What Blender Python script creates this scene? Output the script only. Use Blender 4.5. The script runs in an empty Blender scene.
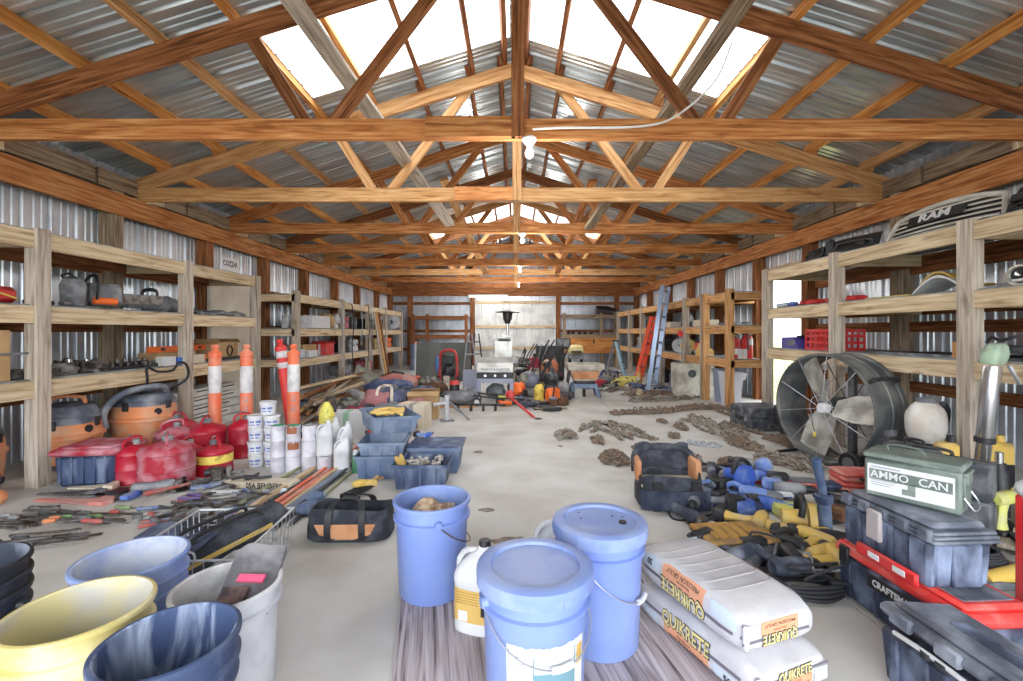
import bpy, bmesh, math, random
from mathutils import Vector, Matrix, Euler, noise
PI = math.pi
rnd = random.Random(7)
S = bpy.context.scene
C = S.collection
FOC = 455.0; HC = 1.05; VX = 515.0; VY = 332.0

def F(px, py, z=0.0):                       # a point at height z seen at a pixel
    Y = FOC * (HC - z) / (py - VY)
    return Vector(((px - VX) * Y / FOC, Y, z))

def lin(c):
    c /= 255.0
    return c / 12.92 if c <= 0.04045 else ((c + 0.055) / 1.055) ** 2.4
def rgb(r, g, b): return (lin(r), lin(g), lin(b), 1.0)

# ------------------------------------------------------------ mesh builder
class MB:
    def __init__(s): s.v = []; s.f = []; s.m = []; s.uv = []; s.mi = 0; s.M = None
    def add(s, vs, fs, uvs=None):
        b = len(s.v)
        if s.M is not None: vs = [s.M @ Vector(p) for p in vs]
        s.v.extend([tuple(p) for p in vs])
        for i, f in enumerate(fs):
            s.f.append(tuple(b + k for k in f)); s.m.append(s.mi)
            s.uv.append(uvs[i] if uvs else None)
        return s
    def box(s, c, d, rz=0.0, rx=0.0, ry=0.0, b=0.0, taper=1.0):
        """box centred at c with size d; b chamfers every edge; taper scales the top"""
        hx, hy, hz = d[0]/2, d[1]/2, d[2]/2
        R = Matrix.Translation(Vector(c)) @ Euler((rx, ry, rz)).to_matrix().to_4x4()
        if b <= 0:
            vs = [(x*hx, y*hy, z*hz) for z in (-1, 1) for y in (-1, 1) for x in (-1, 1)]
            if taper != 1: vs = [(x*taper, y*taper, z) if z > 0 else (x, y, z) for x, y, z in vs]
            fs = [(0,2,3,1), (4,5,7,6), (0,1,5,4), (2,6,7,3), (0,4,6,2), (1,3,7,5)]
            return s.add([R @ Vector(p) for p in vs], fs)
        b = min(b, hx*.98, hy*.98, hz*.98)
        vs = []; ix = {}
        for a in (-1, 1):
            for e in (-1, 1):
                for g in (-1, 1):
                    k = (taper if g > 0 else 1)
                    for ax, p in enumerate(((a*hx, e*(hy-b), g*(hz-b)), (a*(hx-b), e*hy, g*(hz-b)), (a*(hx-b), e*(hy-b), g*hz))):
                        ix[(a, e, g, ax)] = len(vs); vs.append(R @ Vector((p[0]*k, p[1]*k, p[2])))
        fs = []
        q = [(-1,-1), (1,-1), (1,1), (-1,1)]
        for sg in (-1, 1):
            fs.append(tuple(ix[(sg, u, w, 0)] for u, w in q)[::sg])
            fs.append(tuple(ix[(u, sg, w, 1)] for u, w in q)[::-sg])
            fs.append(tuple(ix[(u, w, sg, 2)] for u, w in q)[::sg])
        for p in (-1, 1):
            for r in (-1, 1):
                o = p*r
                fs.append((ix[(p,r,-1,0)], ix[(p,r,1,0)], ix[(p,r,1,1)], ix[(p,r,-1,1)])[::-o])
                fs.append((ix[(p,-1,r,0)], ix[(p,1,r,0)], ix[(p,1,r,2)], ix[(p,-1,r,2)])[::o])
                fs.append((ix[(-1,p,r,1)], ix[(1,p,r,1)], ix[(1,p,r,2)], ix[(-1,p,r,2)])[::-o])
        for a in (-1, 1):
            for e in (-1, 1):
                for g in (-1, 1):
                    fs.append((ix[(a,e,g,0)], ix[(a,e,g,1)], ix[(a,e,g,2)])[::a*e*g])
        return s.add(vs, fs)
    def beam(s, p0, p1, w, h, up=(0, 0, 1)):
        """board from p0 to p1, h along up, w across; UVs run with the grain in metres"""
        p0 = Vector(p0); p1 = Vector(p1); d = p1 - p0; L = d.length; d.normalize()
        u = Vector(up); u = (u - d * u.dot(d)).normalized(); sd = d.cross(u)
        vs = [p + sd*(w/2*a) + u*(h/2*e) for p in (p0, p1) for a, e in ((-1,-1), (1,-1), (1,1), (-1,1))]
        o = rnd.random()*50; q = rnd.random()*9
        fs = [(0,1,2,3)[::-1] if False else (3,2,1,0), (4,5,6,7)]
        uv = [[(o,q), (o,q+w), (o+.02,q+w), (o+.02,q)]]*2
        for k in range(4):
            n = (k+1) % 4; hh = w if k % 2 == 0 else h
            fs.append((k, n, 4+n, 4+k)); qq = q + k*.37
            uv.append([(o,qq), (o,qq+hh), (o+L,qq+hh), (o+L,qq)])
        return s.add(vs, fs, uv)
    def cyl(s, p0, p1, r0, r1=None, n=12, caps=True):
        r1 = r0 if r1 is None else r1
        p0 = Vector(p0); p1 = Vector(p1); d = (p1-p0).normalized()
        a = d.orthogonal().normalized(); e = d.cross(a)
        vs = [p + (a*math.cos(2*PI*i/n) + e*math.sin(2*PI*i/n))*r for p, r in ((p0, r0), (p1, r1)) for i in range(n)]
        fs = [(i, (i+1) % n, n+(i+1) % n, n+i) for i in range(n)]
        if caps: fs += [tuple(range(n))[::-1], tuple(range(n, 2*n))]
        return s.add(vs, fs)
    def tube(s, pts, r, n=8, closed=False):
        pts = [Vector(p) for p in pts]; N = len(pts); vs = []; a = None
        for i, p in enumerate(pts):
            if closed: d = pts[(i+1) % N] - pts[i-1]
            else: d = pts[min(i+1, N-1)] - pts[max(i-1, 0)]
            d = d.normalized() if d.length > 1e-9 else Vector((0, 0, 1))
            a = d.orthogonal().normalized() if a is None else (a - d*a.dot(d)).normalized()
            e = d.cross(a); rr = r[i] if isinstance(r, (list, tuple)) else r
            vs += [p + (a*math.cos(2*PI*k/n) + e*math.sin(2*PI*k/n))*rr for k in range(n)]
        fs = []
        for i in range(N if closed else N-1):
            j = (i+1) % N
            fs += [(i*n+k, i*n+(k+1) % n, j*n+(k+1) % n, j*n+k) for k in range(n)]
        if not closed: fs += [tuple(range(n))[::-1], tuple(range((N-1)*n, N*n))]
        return s.add(vs, fs)
    def lathe(s, prof, n=24, sx=1.0, sy=1.0, c=(0, 0, 0), sq=0.0, caps=True):
        """profile of (radius, z) turned about z; sq squares the circle off"""
        vs = []; N = len(prof)
        for r, z in prof:
            for k in range(n):
                t = 2*PI*k/n; x, y = math.cos(t), math.sin(t)
                if sq: e = 2/(2+sq*8); x = math.copysign(abs(x)**e, x); y = math.copysign(abs(y)**e, y)
                vs.append((c[0]+x*r*sx, c[1]+y*r*sy, c[2]+z))
        fs = [(i*n+k, i*n+(k+1) % n, (i+1)*n+(k+1) % n, (i+1)*n+k) for i in range(N-1) for k in range(n)]
        if caps and prof[0][0] > 1e-6: fs.append(tuple(range(n))[::-1])
        if caps and prof[-1][0] > 1e-6: fs.append(tuple(range((N-1)*n, N*n)))
        return s.add(vs, fs)
    def prism(s, out, d, axis='y', c=(0, 0, 0)):
        """2-D outline extruded by d about its middle along an axis"""
        n = len(out); vs = []
        for t in (-d/2, d/2):
            for a, e in out:
                vs.append({'y': (a, t, e), 'x': (t, a, e), 'z': (a, e, t)}[axis])
        vs = [Vector(p)+Vector(c) for p in vs]
        ar = sum(out[i][0]*out[(i+1) % n][1] - out[(i+1) % n][0]*out[i][1] for i in range(n))
        flip = (ar > 0) == (axis == 'y')
        fs = [tuple(range(n)), tuple(range(2*n-1, n-1, -1))] + [(i, n+i, n+(i+1) % n, (i+1) % n) for i in range(n)]
        if flip: pass
        else: fs = [f for f in fs]
        if (axis in ('x', 'z')) == (ar > 0): fs = [f[::-1] for f in fs]
        return s.add(vs, fs)
    def loft(s, rings, caps=True, closed=True):
        n = len(rings[0]); vs = [p for r in rings for p in r]; m = n if closed else n-1
        fs = [(i*n+k, i*n+(k+1) % n, (i+1)*n+(k+1) % n, (i+1)*n+k) for i in range(len(rings)-1) for k in range(m)]
        if caps: fs += [tuple(range(n))[::-1], tuple(range((len(rings)-1)*n, len(rings)*n))]
        return s.add(vs, fs)
    def grid(s, fn, nu, nv, thick=0.0):
        """sheet fn(u,v), u,v in 0..1; thick gives it a lower side"""
        vs = [Vector(fn(i/nu, j/nv)) for j in range(nv+1) for i in range(nu+1)]
        w = nu+1; uv = []
        fs = [(j*w+i, j*w+i+1, (j+1)*w+i+1, (j+1)*w+i) for j in range(nv) for i in range(nu)]
        for j in range(nv):
            for i in range(nu): uv.append([(i/nu, j/nv), ((i+1)/nu, j/nv), ((i+1)/nu, (j+1)/nv), (i/nu, (j+1)/nv)])
        if thick:
            k = len(vs); vs += [p - Vector((0, 0, thick)) for p in vs]
            fs += [tuple(k+a for a in f[::-1]) for f in fs[:]]; uv += [u[::-1] for u in uv[:]]
            rim = [i for i in range(w)] + [j*w+nu for j in range(1, nv+1)] + [nv*w+i for i in range(nu-1, -1, -1)] + [j*w for j in range(nv-1, 0, -1)]
            for a in range(len(rim)):
                p, q = rim[a], rim[(a+1) % len(rim)]
                fs.append((q, p, k+p, k+q)); uv.append([(0, 0)]*4)
        return s.add(vs, fs, uv)
    def ball(s, c, r, n=12, m=8, rough=0.0, seed=0, zmin=None, pw=1.0):
        """ellipsoid with lumps; pw<1 makes it boxier; zmin flattens the underside"""
        rings = []; c = Vector(c)
        for j in range(m+1):
            t = -PI/2 + PI*j/m; ring = []
            for i in range(n):
                a = 2*PI*i/n
                x, y, z = math.cos(t)*math.cos(a), math.cos(t)*math.sin(a), math.sin(t)
                if pw != 1: x, y, z = (math.copysign(abs(q)**pw, q) for q in (x, y, z))
                k = 1 + rough*noise.noise(Vector((x*1.9+seed*3.1, y*1.9, z*1.9)))
                p = c + Vector((x*r[0]*k, y*r[1]*k, z*r[2]*k))
                if zmin is not None and p.z < zmin: p.z = zmin
                ring.append(p)
            rings.append(ring)
        vs = [rings[0][0]] + [p for r_ in rings[1:-1] for p in r_] + [rings[-1][0]]
        fs = [(0, 1+(i+1) % n, 1+i) for i in range(n)]
        for j in range(m-2):
            b = 1+j*n
            fs += [(b+i, b+(i+1) % n, b+n+(i+1) % n, b+n+i) for i in range(n)]
        b = 1+(m-2)*n; L = len(vs)-1
        fs += [(b+i, b+(i+1) % n, L) for i in range(n)]
        return s.add(vs, fs)
    def link(s, p, d, nrm, L, W, r, n=8, k=4):
        """one chain link, long along d"""
        d = Vector(d).normalized(); nrm = Vector(nrm); nrm = (nrm - d*nrm.dot(d)).normalized(); w = d.cross(nrm)
        pts = []
        for i in range(n):
            t = 2*PI*i/n; cx = math.cos(t); sy = math.sin(t)
            pts.append(Vector(p) + d*(cx*L/2) + w*(math.copysign(abs(sy)**.7, sy)*W/2))
        return s.tube(pts, r, k, True)
    def build(s, name, mats, parent=None, angle=38, loc=None, rot=None, fix=True):
        me = bpy.data.meshes.new(name)
        me.from_pydata(s.v, [], s.f)
        if not isinstance(mats, (list, tuple)): mats = [mats]
        for m in mats: me.materials.append(m)
        for p, mi in zip(me.polygons, s.m): p.material_index = min(mi, len(mats)-1)
        if any(u for u in s.uv):
            ul = me.uv_layers.new(name='UVMap'); k = 0
            for p, u in zip(me.polygons, s.uv):
                for j in range(p.loop_total):
                    if u: ul.data[p.loop_start+j].uv = u[j % len(u)]
        if fix:
            bm = bmesh.new(); bm.from_mesh(me); bmesh.ops.recalc_face_normals(bm, faces=bm.faces); bm.to_mesh(me); bm.free()
        me.polygons.foreach_set('use_smooth', [True]*len(me.polygons))
        me.set_sharp_from_angle(angle=math.radians(angle))
        me.update()
        o = bpy.data.objects.new(name, me); C.objects.link(o)
        if parent is not None: o.parent = parent
        if loc is not None: o.location = loc
        if rot is not None: o.rotation_euler = rot
        return o

def thing(name, label, cat, loc=(0, 0, 0), rz=0.0, group=None, rot=None):
    o = bpy.data.objects.new(name, None); C.objects.link(o)
    o.empty_display_size = .1
    o.location = loc; o.rotation_euler = rot if rot else (0, 0, rz)
    o['label'] = label; o['category'] = cat
    if group: o['group'] = group
    return o
def tag(o, label, cat, group=None):
    o['label'] = label; o['category'] = cat
    if group: o['group'] = group
    return o
def solo(name, mb, m, label, cat, loc=(0, 0, 0), rz=0.0, group=None, rot=None, angle=38):
    return tag(mb.build(name, m, None, angle, loc, rot if rot else (0, 0, rz)), label, cat, group)
def struct(name, mb, m, parent=None, angle=38):
    o = mb.build(name, m, parent, angle)
    if parent is None: o['kind'] = 'structure'
    return o
def sempty(name):
    o = bpy.data.objects.new(name, None); C.objects.link(o); o['kind'] = 'structure'; return o
def dup(root, loc=None, rz=None, label=None, group=None, rot=None, scale=None, mats=None):
    """copy of a thing with its parts; mats maps old material to new"""
    def cp(o, parent):
        c = o.copy(); C.objects.link(c)
        if parent is not None: c.parent = parent
        if mats and c.type == 'MESH' and any(sl.material in mats for sl in c.material_slots):
            c.data = c.data.copy()
            for i, mm in enumerate(c.data.materials):
                if mm in mats: c.data.materials[i] = mats[mm]
        for ch in list(o.children): cp(ch, c)
        return c
    r = cp(root, None)
    if loc is not None: r.location = loc
    if rot is not None: r.rotation_euler = rot
    elif rz is not None: r.rotation_euler = (0, 0, rz)
    if scale is not None: r.scale = scale if isinstance(scale, (tuple, list)) else (scale,)*3
    if label: r['label'] = label
    if group: r['group'] = group
    elif group == '' and 'group' in r: del r['group']
    return r
def bez(p, n=12):
    """smooth curve through points"""
    p = [Vector(q) for q in p]; out = []
    for i in range(len(p)-1):
        a = p[max(i-1, 0)]; b = p[i]; c = p[i+1]; d = p[min(i+2, len(p)-1)]
        for k in range(n):
            t = k/n
            out.append(.5*((2*b) + (c-a)*t + (2*a-5*b+4*c-d)*t*t + (3*b-a-3*c+d)*t**3))
    out.append(p[-1]); return out
def text(name, body, size, m, parent, loc=None, rot=(0, 0, 0), depth=.001, bold=0.0, shear=0.0, sx=1.0, bend=None, M=None, fn=None):
    """lettering turned into a mesh; M places it by a matrix instead of loc/rot"""
    cu = bpy.data.curves.new(name, 'FONT'); cu.body = body; cu.size = size; cu.extrude = depth/2; cu.offset = bold; cu.shear = shear
    cu.align_x = 'CENTER'; cu.align_y = 'CENTER'; cu.resolution_u = 2
    t = bpy.data.objects.new(name+'_source', cu); C.objects.link(t)
    dg = bpy.context.evaluated_depsgraph_get(); dg.update()
    me = bpy.data.meshes.new_from_object(t.evaluated_get(dg)); me.name = name
    bpy.data.objects.remove(t); bpy.data.curves.remove(cu)
    for v in me.vertices:
        v.co.x *= sx
        if bend:                       # wraps the writing round an upright cylinder of radius bend
            a = v.co.x/bend; rr = bend + v.co.z
            v.co = (rr*math.sin(a), -rr*math.cos(a), v.co.y)
        if fn: v.co = fn(v.co.x, v.co.y, v.co.z)
    me.materials.clear(); me.materials.append(m)
    o = bpy.data.objects.new(name, me); C.objects.link(o); o.parent = parent
    if M is not None: o.matrix_local = M
    elif loc is not None: o.location = loc; o.rotation_euler = rot
    return o

# ------------------------------------------------------------ materials
def _nt(name):
    m = bpy.data.materials.new(name); m.use_nodes = True
    nt = m.node_tree; return m, nt, nt.nodes['Principled BSDF']
MATS = {}
def mat(name, col, rough=.55, metal=0.0, col2=None, scale=9.0, lo=.45, hi=.62, bump=0.0, bscale=60.0, detail=5.0, stretch=None, vary=0.0, spec=None, uv=False, dist=0.0):
    """plain surface; col2 comes in as patches of dirt, dust or wear"""
    if name in MATS: return MATS[name]
    m, nt, b = _nt(name); N = nt.nodes; L = nt.links
    b.inputs['Roughness'].default_value = rough; b.inputs['Metallic'].default_value = metal
    if spec is not None: b.inputs['Specular IOR Level'].default_value = spec
    b.inputs['Base Color'].default_value = col
    out = None
    tc = N.new('ShaderNodeTexCoord'); mp = N.new('ShaderNodeMapping')
    L.new(tc.outputs['UV' if uv else 'Object'], mp.inputs['Vector'])
    if stretch: mp.inputs['Scale'].default_value = stretch
    if col2 is not None:
        no = N.new('ShaderNodeTexNoise'); no.inputs['Scale'].default_value = scale; no.inputs['Detail'].default_value = detail; no.inputs['Distortion'].default_value = dist
        oi = N.new('ShaderNodeObjectInfo'); ad = N.new('ShaderNodeVectorMath'); ad.operation = 'ADD'; sc = N.new('ShaderNodeVectorMath'); sc.operation = 'SCALE'
        cb = N.new('ShaderNodeCombineXYZ'); L.new(oi.outputs['Random'], cb.inputs[0]); L.new(oi.outputs['Random'], cb.inputs[1])
        L.new(cb.outputs[0], sc.inputs[0]); sc.inputs['Scale'].default_value = 37.0
        L.new(mp.outputs[0], ad.inputs[0]); L.new(sc.outputs[0], ad.inputs[1]); L.new(ad.outputs[0], no.inputs['Vector'])
        cr = N.new('ShaderNodeValToRGB'); cr.color_ramp.elements[0].position = lo; cr.color_ramp.elements[1].position = hi
        cr.color_ramp.elements[0].color = col; cr.color_ramp.elements[1].color = col2
        L.new(no.outputs['Fac'], cr.inputs['Fac']); out = cr.outputs['Color']
    if vary:
        oi2 = N.new('ShaderNodeObjectInfo'); mr = N.new('ShaderNodeMapRange'); mr.inputs['To Min'].default_value = 1-vary; mr.inputs['To Max'].default_value = 1+vary
        hs = N.new('ShaderNodeHueSaturation'); L.new(oi2.outputs['Random'], mr.inputs['Value']); L.new(mr.outputs[0], hs.inputs['Value'])
        if out is not None: L.new(out, hs.inputs['Color'])
        else: hs.inputs['Color'].default_value = col
        out = hs.outputs['Color']
    if out is not None: L.new(out, b.inputs['Base Color'])
    if bump:
        n2 = N.new('ShaderNodeTexNoise'); n2.inputs['Scale'].default_value = bscale; n2.inputs['Detail'].default_value = 4
        bp = N.new('ShaderNodeBump'); bp.inputs['Strength'].default_value = bump; bp.inputs['Distance'].default_value = .01
        L.new(mp.outputs[0], n2.inputs['Vector']); L.new(n2.outputs['Fac'], bp.inputs['Height']); L.new(bp.outputs[0], b.inputs['Normal'])
    MATS[name] = m; return m
def wood(name, dark, base, light, rough=.75, gs=26.0, vary=.18, stain=None):
    """board with grain along its UV length, tint varying from board to board"""
    m, nt, b = _nt(name); N = nt.nodes; L = nt.links
    b.inputs['Roughness'].default_value = rough; b.inputs['Specular IOR Level'].default_value = .25
    tc = N.new('ShaderNodeTexCoord'); mp = N.new('ShaderNodeMapping'); mp.inputs['Scale'].default_value = (1.6, gs, 1)
    L.new(tc.outputs['UV'], mp.inputs['Vector'])
    n1 = N.new('ShaderNodeTexNoise'); n1.inputs['Scale'].default_value = 1.6; n1.inputs['Detail'].default_value = 6; n1.inputs['Distortion'].default_value = .6
    L.new(mp.outputs[0], n1.inputs['Vector'])
    cr = N.new('ShaderNodeValToRGB'); e = cr.color_ramp.elements
    e[0].position = .3; e[0].color = dark; e[1].position = .68; e[1].color = light; x = e.new(.48); x.color = base
    L.new(n1.outputs['Fac'], cr.inputs['Fac']); col = cr.outputs['Color']
    mp2 = N.new('ShaderNodeMapping'); mp2.inputs['Scale'].default_value = (3.2, 9, 1); L.new(tc.outputs['UV'], mp2.inputs['Vector'])
    n2 = N.new('ShaderNodeTexNoise'); n2.inputs['Scale'].default_value = 1.0; n2.inputs['Detail'].default_value = 3; L.new(mp2.outputs[0], n2.inputs['Vector'])
    r2 = N.new('ShaderNodeValToRGB'); r2.color_ramp.elements[0].position = .60; r2.color_ramp.elements[1].position = .72
    L.new(n2.outputs['Fac'], r2.inputs['Fac'])
    mx = N.new('ShaderNodeMix'); mx.data_type = 'RGBA'; mx.inputs[7].default_value = stain or dark
    ml = N.new('ShaderNodeMath'); ml.operation = 'MULTIPLY'; ml.inputs[1].default_value = .55; L.new(r2.outputs['Color'], ml.inputs[0]); L.new(ml.outputs[0], mx.inputs[0])
    L.new(col, mx.inputs[6])
    oi = N.new('ShaderNodeObjectInfo'); mr = N.new('ShaderNodeMapRange'); mr.inputs['To Min'].default_value = 1-vary; mr.inputs['To Max'].default_value = 1+vary
    hs = N.new('ShaderNodeHueSaturation'); L.new(oi.outputs['Random'], mr.inputs['Value']); L.new(mr.outputs[0], hs.inputs['Value']); L.new(mx.outputs[2], hs.inputs['Color'])
    L.new(hs.outputs['Color'], b.inputs['Base Color'])
    bp = N.new('ShaderNodeBump'); bp.inputs['Strength'].default_value = .25; bp.inputs['Distance'].default_value = .004
    L.new(n1.outputs['Fac'], bp.inputs['Height']); L.new(bp.outputs[0], b.inputs['Normal'])
    MATS[name] = m; return m
# ------------------------------------------------------------ materials of the shell
W_ORANGE = wood('truss_wood', rgb(138,80,42), rgb(194,126,74), rgb(222,166,112), vary=.16, stain=rgb(110,54,26))
W_PURL = wood('purlin_wood', rgb(160,92,40), rgb(214,144,76), rgb(234,180,112), vary=.14, stain=rgb(130,70,32))
W_DARK = wood('dark_truss_wood', rgb(86,52,32), rgb(140,88,54), rgb(176,122,82), vary=.2, stain=rgb(70,40,26))
W_PALE = wood('pale_truss_wood', rgb(160,108,62), rgb(206,156,104), rgb(226,186,138), vary=.1, stain=rgb(140,84,44))
W_GREY = wood('weathered_wood', rgb(138,126,114), rgb(182,170,156), rgb(208,198,184), vary=.1, stain=rgb(96,84,72))
W_TAN = wood('tan_shelf_wood', rgb(168,142,112), rgb(210,188,154), rgb(228,212,184), vary=.1, stain=rgb(130,100,70))
W_SAW = wood('rough_grey_wood', rgb(92,78,66), rgb(142,124,104), rgb(178,160,138), vary=.12, stain=rgb(74,60,50))
W_PLY = wood('panel_plywood', rgb(150,92,44), rgb(190,128,70), rgb(208,152,94), gs=8)
STEEL = mat('galvalume_wall', rgb(208,214,224), rough=.28, metal=.5, col2=rgb(176,186,198), scale=3, lo=.4, hi=.7)
ROOFM = mat('galvalume_roof', rgb(206,216,220), rough=.24, metal=.6, col2=rgb(166,176,182), scale=2.2, lo=.4, hi=.66, stretch=(.5, 3, 1))
CONC = mat('concrete', rgb(204,203,201), rough=.82, col2=rgb(178,173,166), scale=2.6, lo=.36, hi=.74, bump=.08, bscale=40, detail=9)
DECK = mat('shelf_deck', rgb(150,158,164), rough=.7, col2=rgb(120,118,112), scale=6)
JOINT = mat('joint_filler', rgb(120,114,106), rough=.95)
GRASS = mat('dry_grass', rgb(178,170,110), rough=.95, col2=rgb(120,134,72), scale=3, lo=.4, hi=.6)
APRON = mat('gravel', rgb(190,186,178), rough=.95, col2=rgb(160,154,146), scale=12)
DKMETAL = mat('dark_bracket', rgb(40,40,44), rough=.5, metal=.6)

XL, XR, YF, YB = -4.0, 3.9, -2.0, 14.4  # unseen front end set farther back to cut near light
SL = .31
def zr(x): return 2.54 + SL*(3.97-abs(x))          # middle of the rafter
def zroof(x): return zr(x) + .07 + .092

def rib_profile(L, pitch=.2286, h=.023):
    """(along, out) points of ribbed steel over a length L"""
    out = []; u = 0.0
    while u < L:
        for a, b in ((0, 0), (.046, 0), (.054, .009), (.064, .009), (.072, 0), (.108, 0), (.116, .009), (.126, .009), (.134, 0), (.168, 0), (.182, h), (.2, h), (.214, 0)):
            if u+a <= L: out.append((u+a, b))
        u += pitch
    out.append((L, 0)); return out
def ribbed(mb, o, du, dv, dn, Lu, Lv):
    o, du, dv, dn = Vector(o), Vector(du), Vector(dv), Vector(dn)
    p = rib_profile(Lu)
    a = [o + du*u + dn*h for u, h in p]; b = [q + dv*Lv for q in a]; n = len(a)
    mb.add(a+b, [(i, i+1, n+i+1, n+i) for i in range(n-1)])

# floor: poured slabs with open control joints
fl = MB()
jx = [XL-.05, -1.45, 1.3, XR+.05]; jy = [YF-.2, 1.05, 3.2, 5.62, 8.2, 10.8, YB+.05]; g = .0028
for i in range(3):
    for j in range(6):
        x0, x1, y0, y1 = jx[i]+g, jx[i+1]-g, jy[j]+g, jy[j+1]-g
        fl.box(((x0+x1)/2, (y0+y1)/2, -.04), (x1-x0, y1-y0, .08), b=.0012)
floor = struct('floor', fl, CONC)
jb = MB(); jb.box(((XL+XR)/2, (YF+YB)/2, -.045), (XR-XL+.2, YB-YF+.3, .06)); struct('floor_joint', jb, JOINT, floor)
STAIN = mat('floor_stain', rgb(120,108,98), rough=.9, col2=rgb(150,142,134), scale=14)
for px_, py_, rx_, ry_ in ((487, 510, .05, .03), (478, 452, .04, .05), (560, 446, .03, .03), (512, 541, .10, .05), (705, 668, .03, .02)):
    c_ = F(px_, py_); sb = MB(); n_ = 22
    sb.add([(c_.x, c_.y, .0008)] + [(c_.x+rx_*math.cos(2*PI*i/n_)*(1+.5*noise.noise(Vector((math.cos(2*PI*i/n_)*1.7, math.sin(2*PI*i/n_)*1.7, px_)))), c_.y+ry_*math.sin(2*PI*i/n_)*(1+.5*noise.noise(Vector((math.cos(2*PI*i/n_)*1.7, math.sin(2*PI*i/n_)*1.7, py_)))), .0008) for i in range(n_)], [(0, 1+i, 1+(i+1) % n_) for i in range(n_)])
    struct('stain', sb, STAIN, floor)
gr = MB(); gr.box((0, 6, -.2), (90, 90, .1)); struct('ground', gr, GRASS)
ap = MB(); ap.box((0, YF-5.2, -.1), (11, 10, .12)); struct('path', ap, APRON)

# walls of ribbed steel
w = MB(); ribbed(w, (XL, YF, 0), (0, 1, 0), (0, 0, 1), (-1, 0, 0), YB-YF, 2.75); struct('wall_left', w, STEEL, angle=20)
D0, D1, DZ = 6.08, 6.98, 1.98
w = MB()
ribbed(w, (XR, YF, 0), (0, 1, 0), (0, 0, 1), (1, 0, 0), D0-YF, 2.75)
ribbed(w, (XR, D0, DZ), (0, 1, 0), (0, 0, 1), (1, 0, 0), D1-D0, 2.75-DZ)
ribbed(w, (XR, D1, 0), (0, 1, 0), (0, 0, 1), (1, 0, 0), YB-D1, 2.75)
struct('wall_right', w, STEEL, angle=20)
w = MB(); ribbed(w, (XL, YB, 0), (1, 0, 0), (0, 0, 1), (0, 1, 0), XR-XL, 2.7)
p = [(u, h) for u, h in rib_profile(XR-XL)]
lo = [Vector((XL+u, YB+h, 2.7)) for u, h in p]; hi = [Vector((XL+u, YB+h, max(2.72, zroof(XL+u)))) for u, h in p]; n = len(lo)
w.add(lo+hi, [(i, i+1, n+i+1, n+i) for i in range(n-1)])
struct('wall_back', w, STEEL, angle=20)
# opening in the right wall: a plain frame of boards
df = MB()
for y in (D0, D1): df.beam((XR-.02, y, 0), (XR-.02, y, DZ), .09, .05, up=(0, 1, 0))
df.beam((XR-.02, D0-.04, DZ), (XR-.02, D1+.04, DZ), .09, .07)
struct('door_1', df, W_TAN)

# roof sheets with two bands of translucent panel by the ridge
bands = [(YF-.2, 3.32, 0), (3.32, 4.42, 1), (4.42, 9.55, 0), (9.55, 11.5, 1), (11.5, YB+.25, 0)]
SKX = 1.96
SKY = bpy.data.materials.new('translucent_panel'); SKY.use_nodes = True
nt = SKY.node_tree; nt.nodes.clear()
o_ = nt.nodes.new('ShaderNodeOutputMaterial'); t_ = nt.nodes.new('ShaderNodeBsdfTranslucent'); g_ = nt.nodes.new('ShaderNodeBsdfTransparent'); mx_ = nt.nodes.new('ShaderNodeMixShader')
t_.inputs['Color'].default_value = (.93, .95, .96, 1); g_.inputs['Color'].default_value = (.95, .97, 1, 1); mx_.inputs[0].default_value = .3
nt.links.new(t_.outputs[0], mx_.inputs[1]); nt.links.new(g_.outputs[0], mx_.inputs[2]); nt.links.new(mx_.outputs[0], o_.inputs[0])
roofs = {-1: MB(), 1: MB()}; sk_n = 1
def slope(mb, sg, y0, y1, x0, x1):
    dn = Vector((0, 0, 1)); dv = Vector((sg*(x1-x0), 0, -SL*(x1-x0))); L = dv.length; dv.normalize()
    ribbed(mb, (sg*x0, y0, zroof(x0)), (0, 1, 0), dv, dn, y1-y0, L)
for y0, y1, sk in bands:
    for sg in (-1, 1):
        if not sk: slope(roofs[sg], sg, y0, y1, 0, 4.35)
        else:
            slope(roofs[sg], sg, y0, y1, SKX, 4.35); slope(roofs[sg], sg, y0, y1, 0, .05)
            q = MB(); slope(q, sg, y0, y1, .05, SKX); struct('window_%d' % sk_n, q, SKY, angle=20); sk_n += 1
struct('ceiling_left', roofs[-1], ROOFM, angle=20); struct('ceiling_right', roofs[1], ROOFM, angle=20)
# front gable above the open end
gb = MB(); p = rib_profile(XR-XL)
lo = [Vector((XL+u, YF-h, 2.55)) for u, h in p]; hi = [Vector((XL+u, YF-h, max(2.57, zroof(XL+u)))) for u, h in p]; n = len(lo)
gb.add(lo+hi, [(i, i+1, n+i+1, n+i) for i in range(n-1)]); struct('wall_front', gb, STEEL, angle=20)

# purlins
PX = [.11, .44, .95, 1.46, 1.98, 2.5, 3.05, 3.62]
for sg in (-1, 1):
    for k, x in enumerate(PX):
        pm = W_DARK if x < 1.2 else (W_PALE if (k+sg) % 4 == 0 else W_PURL)
        zc = zr(x) + .07 + .046
        r = sempty('roof_purlin'); n = 0
        for a, b, off in ((YF, 4.78, 0), (4.66, 9.35, .045), (9.22, YB, 0)):
            q = MB(); q.beam((sg*(x+off), a, zc-SL*off), (sg*(x+off), b, zc-SL*off), .042, .09, up=(sg*.3, 0, 1)); q.build('board', pm, r)
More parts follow.
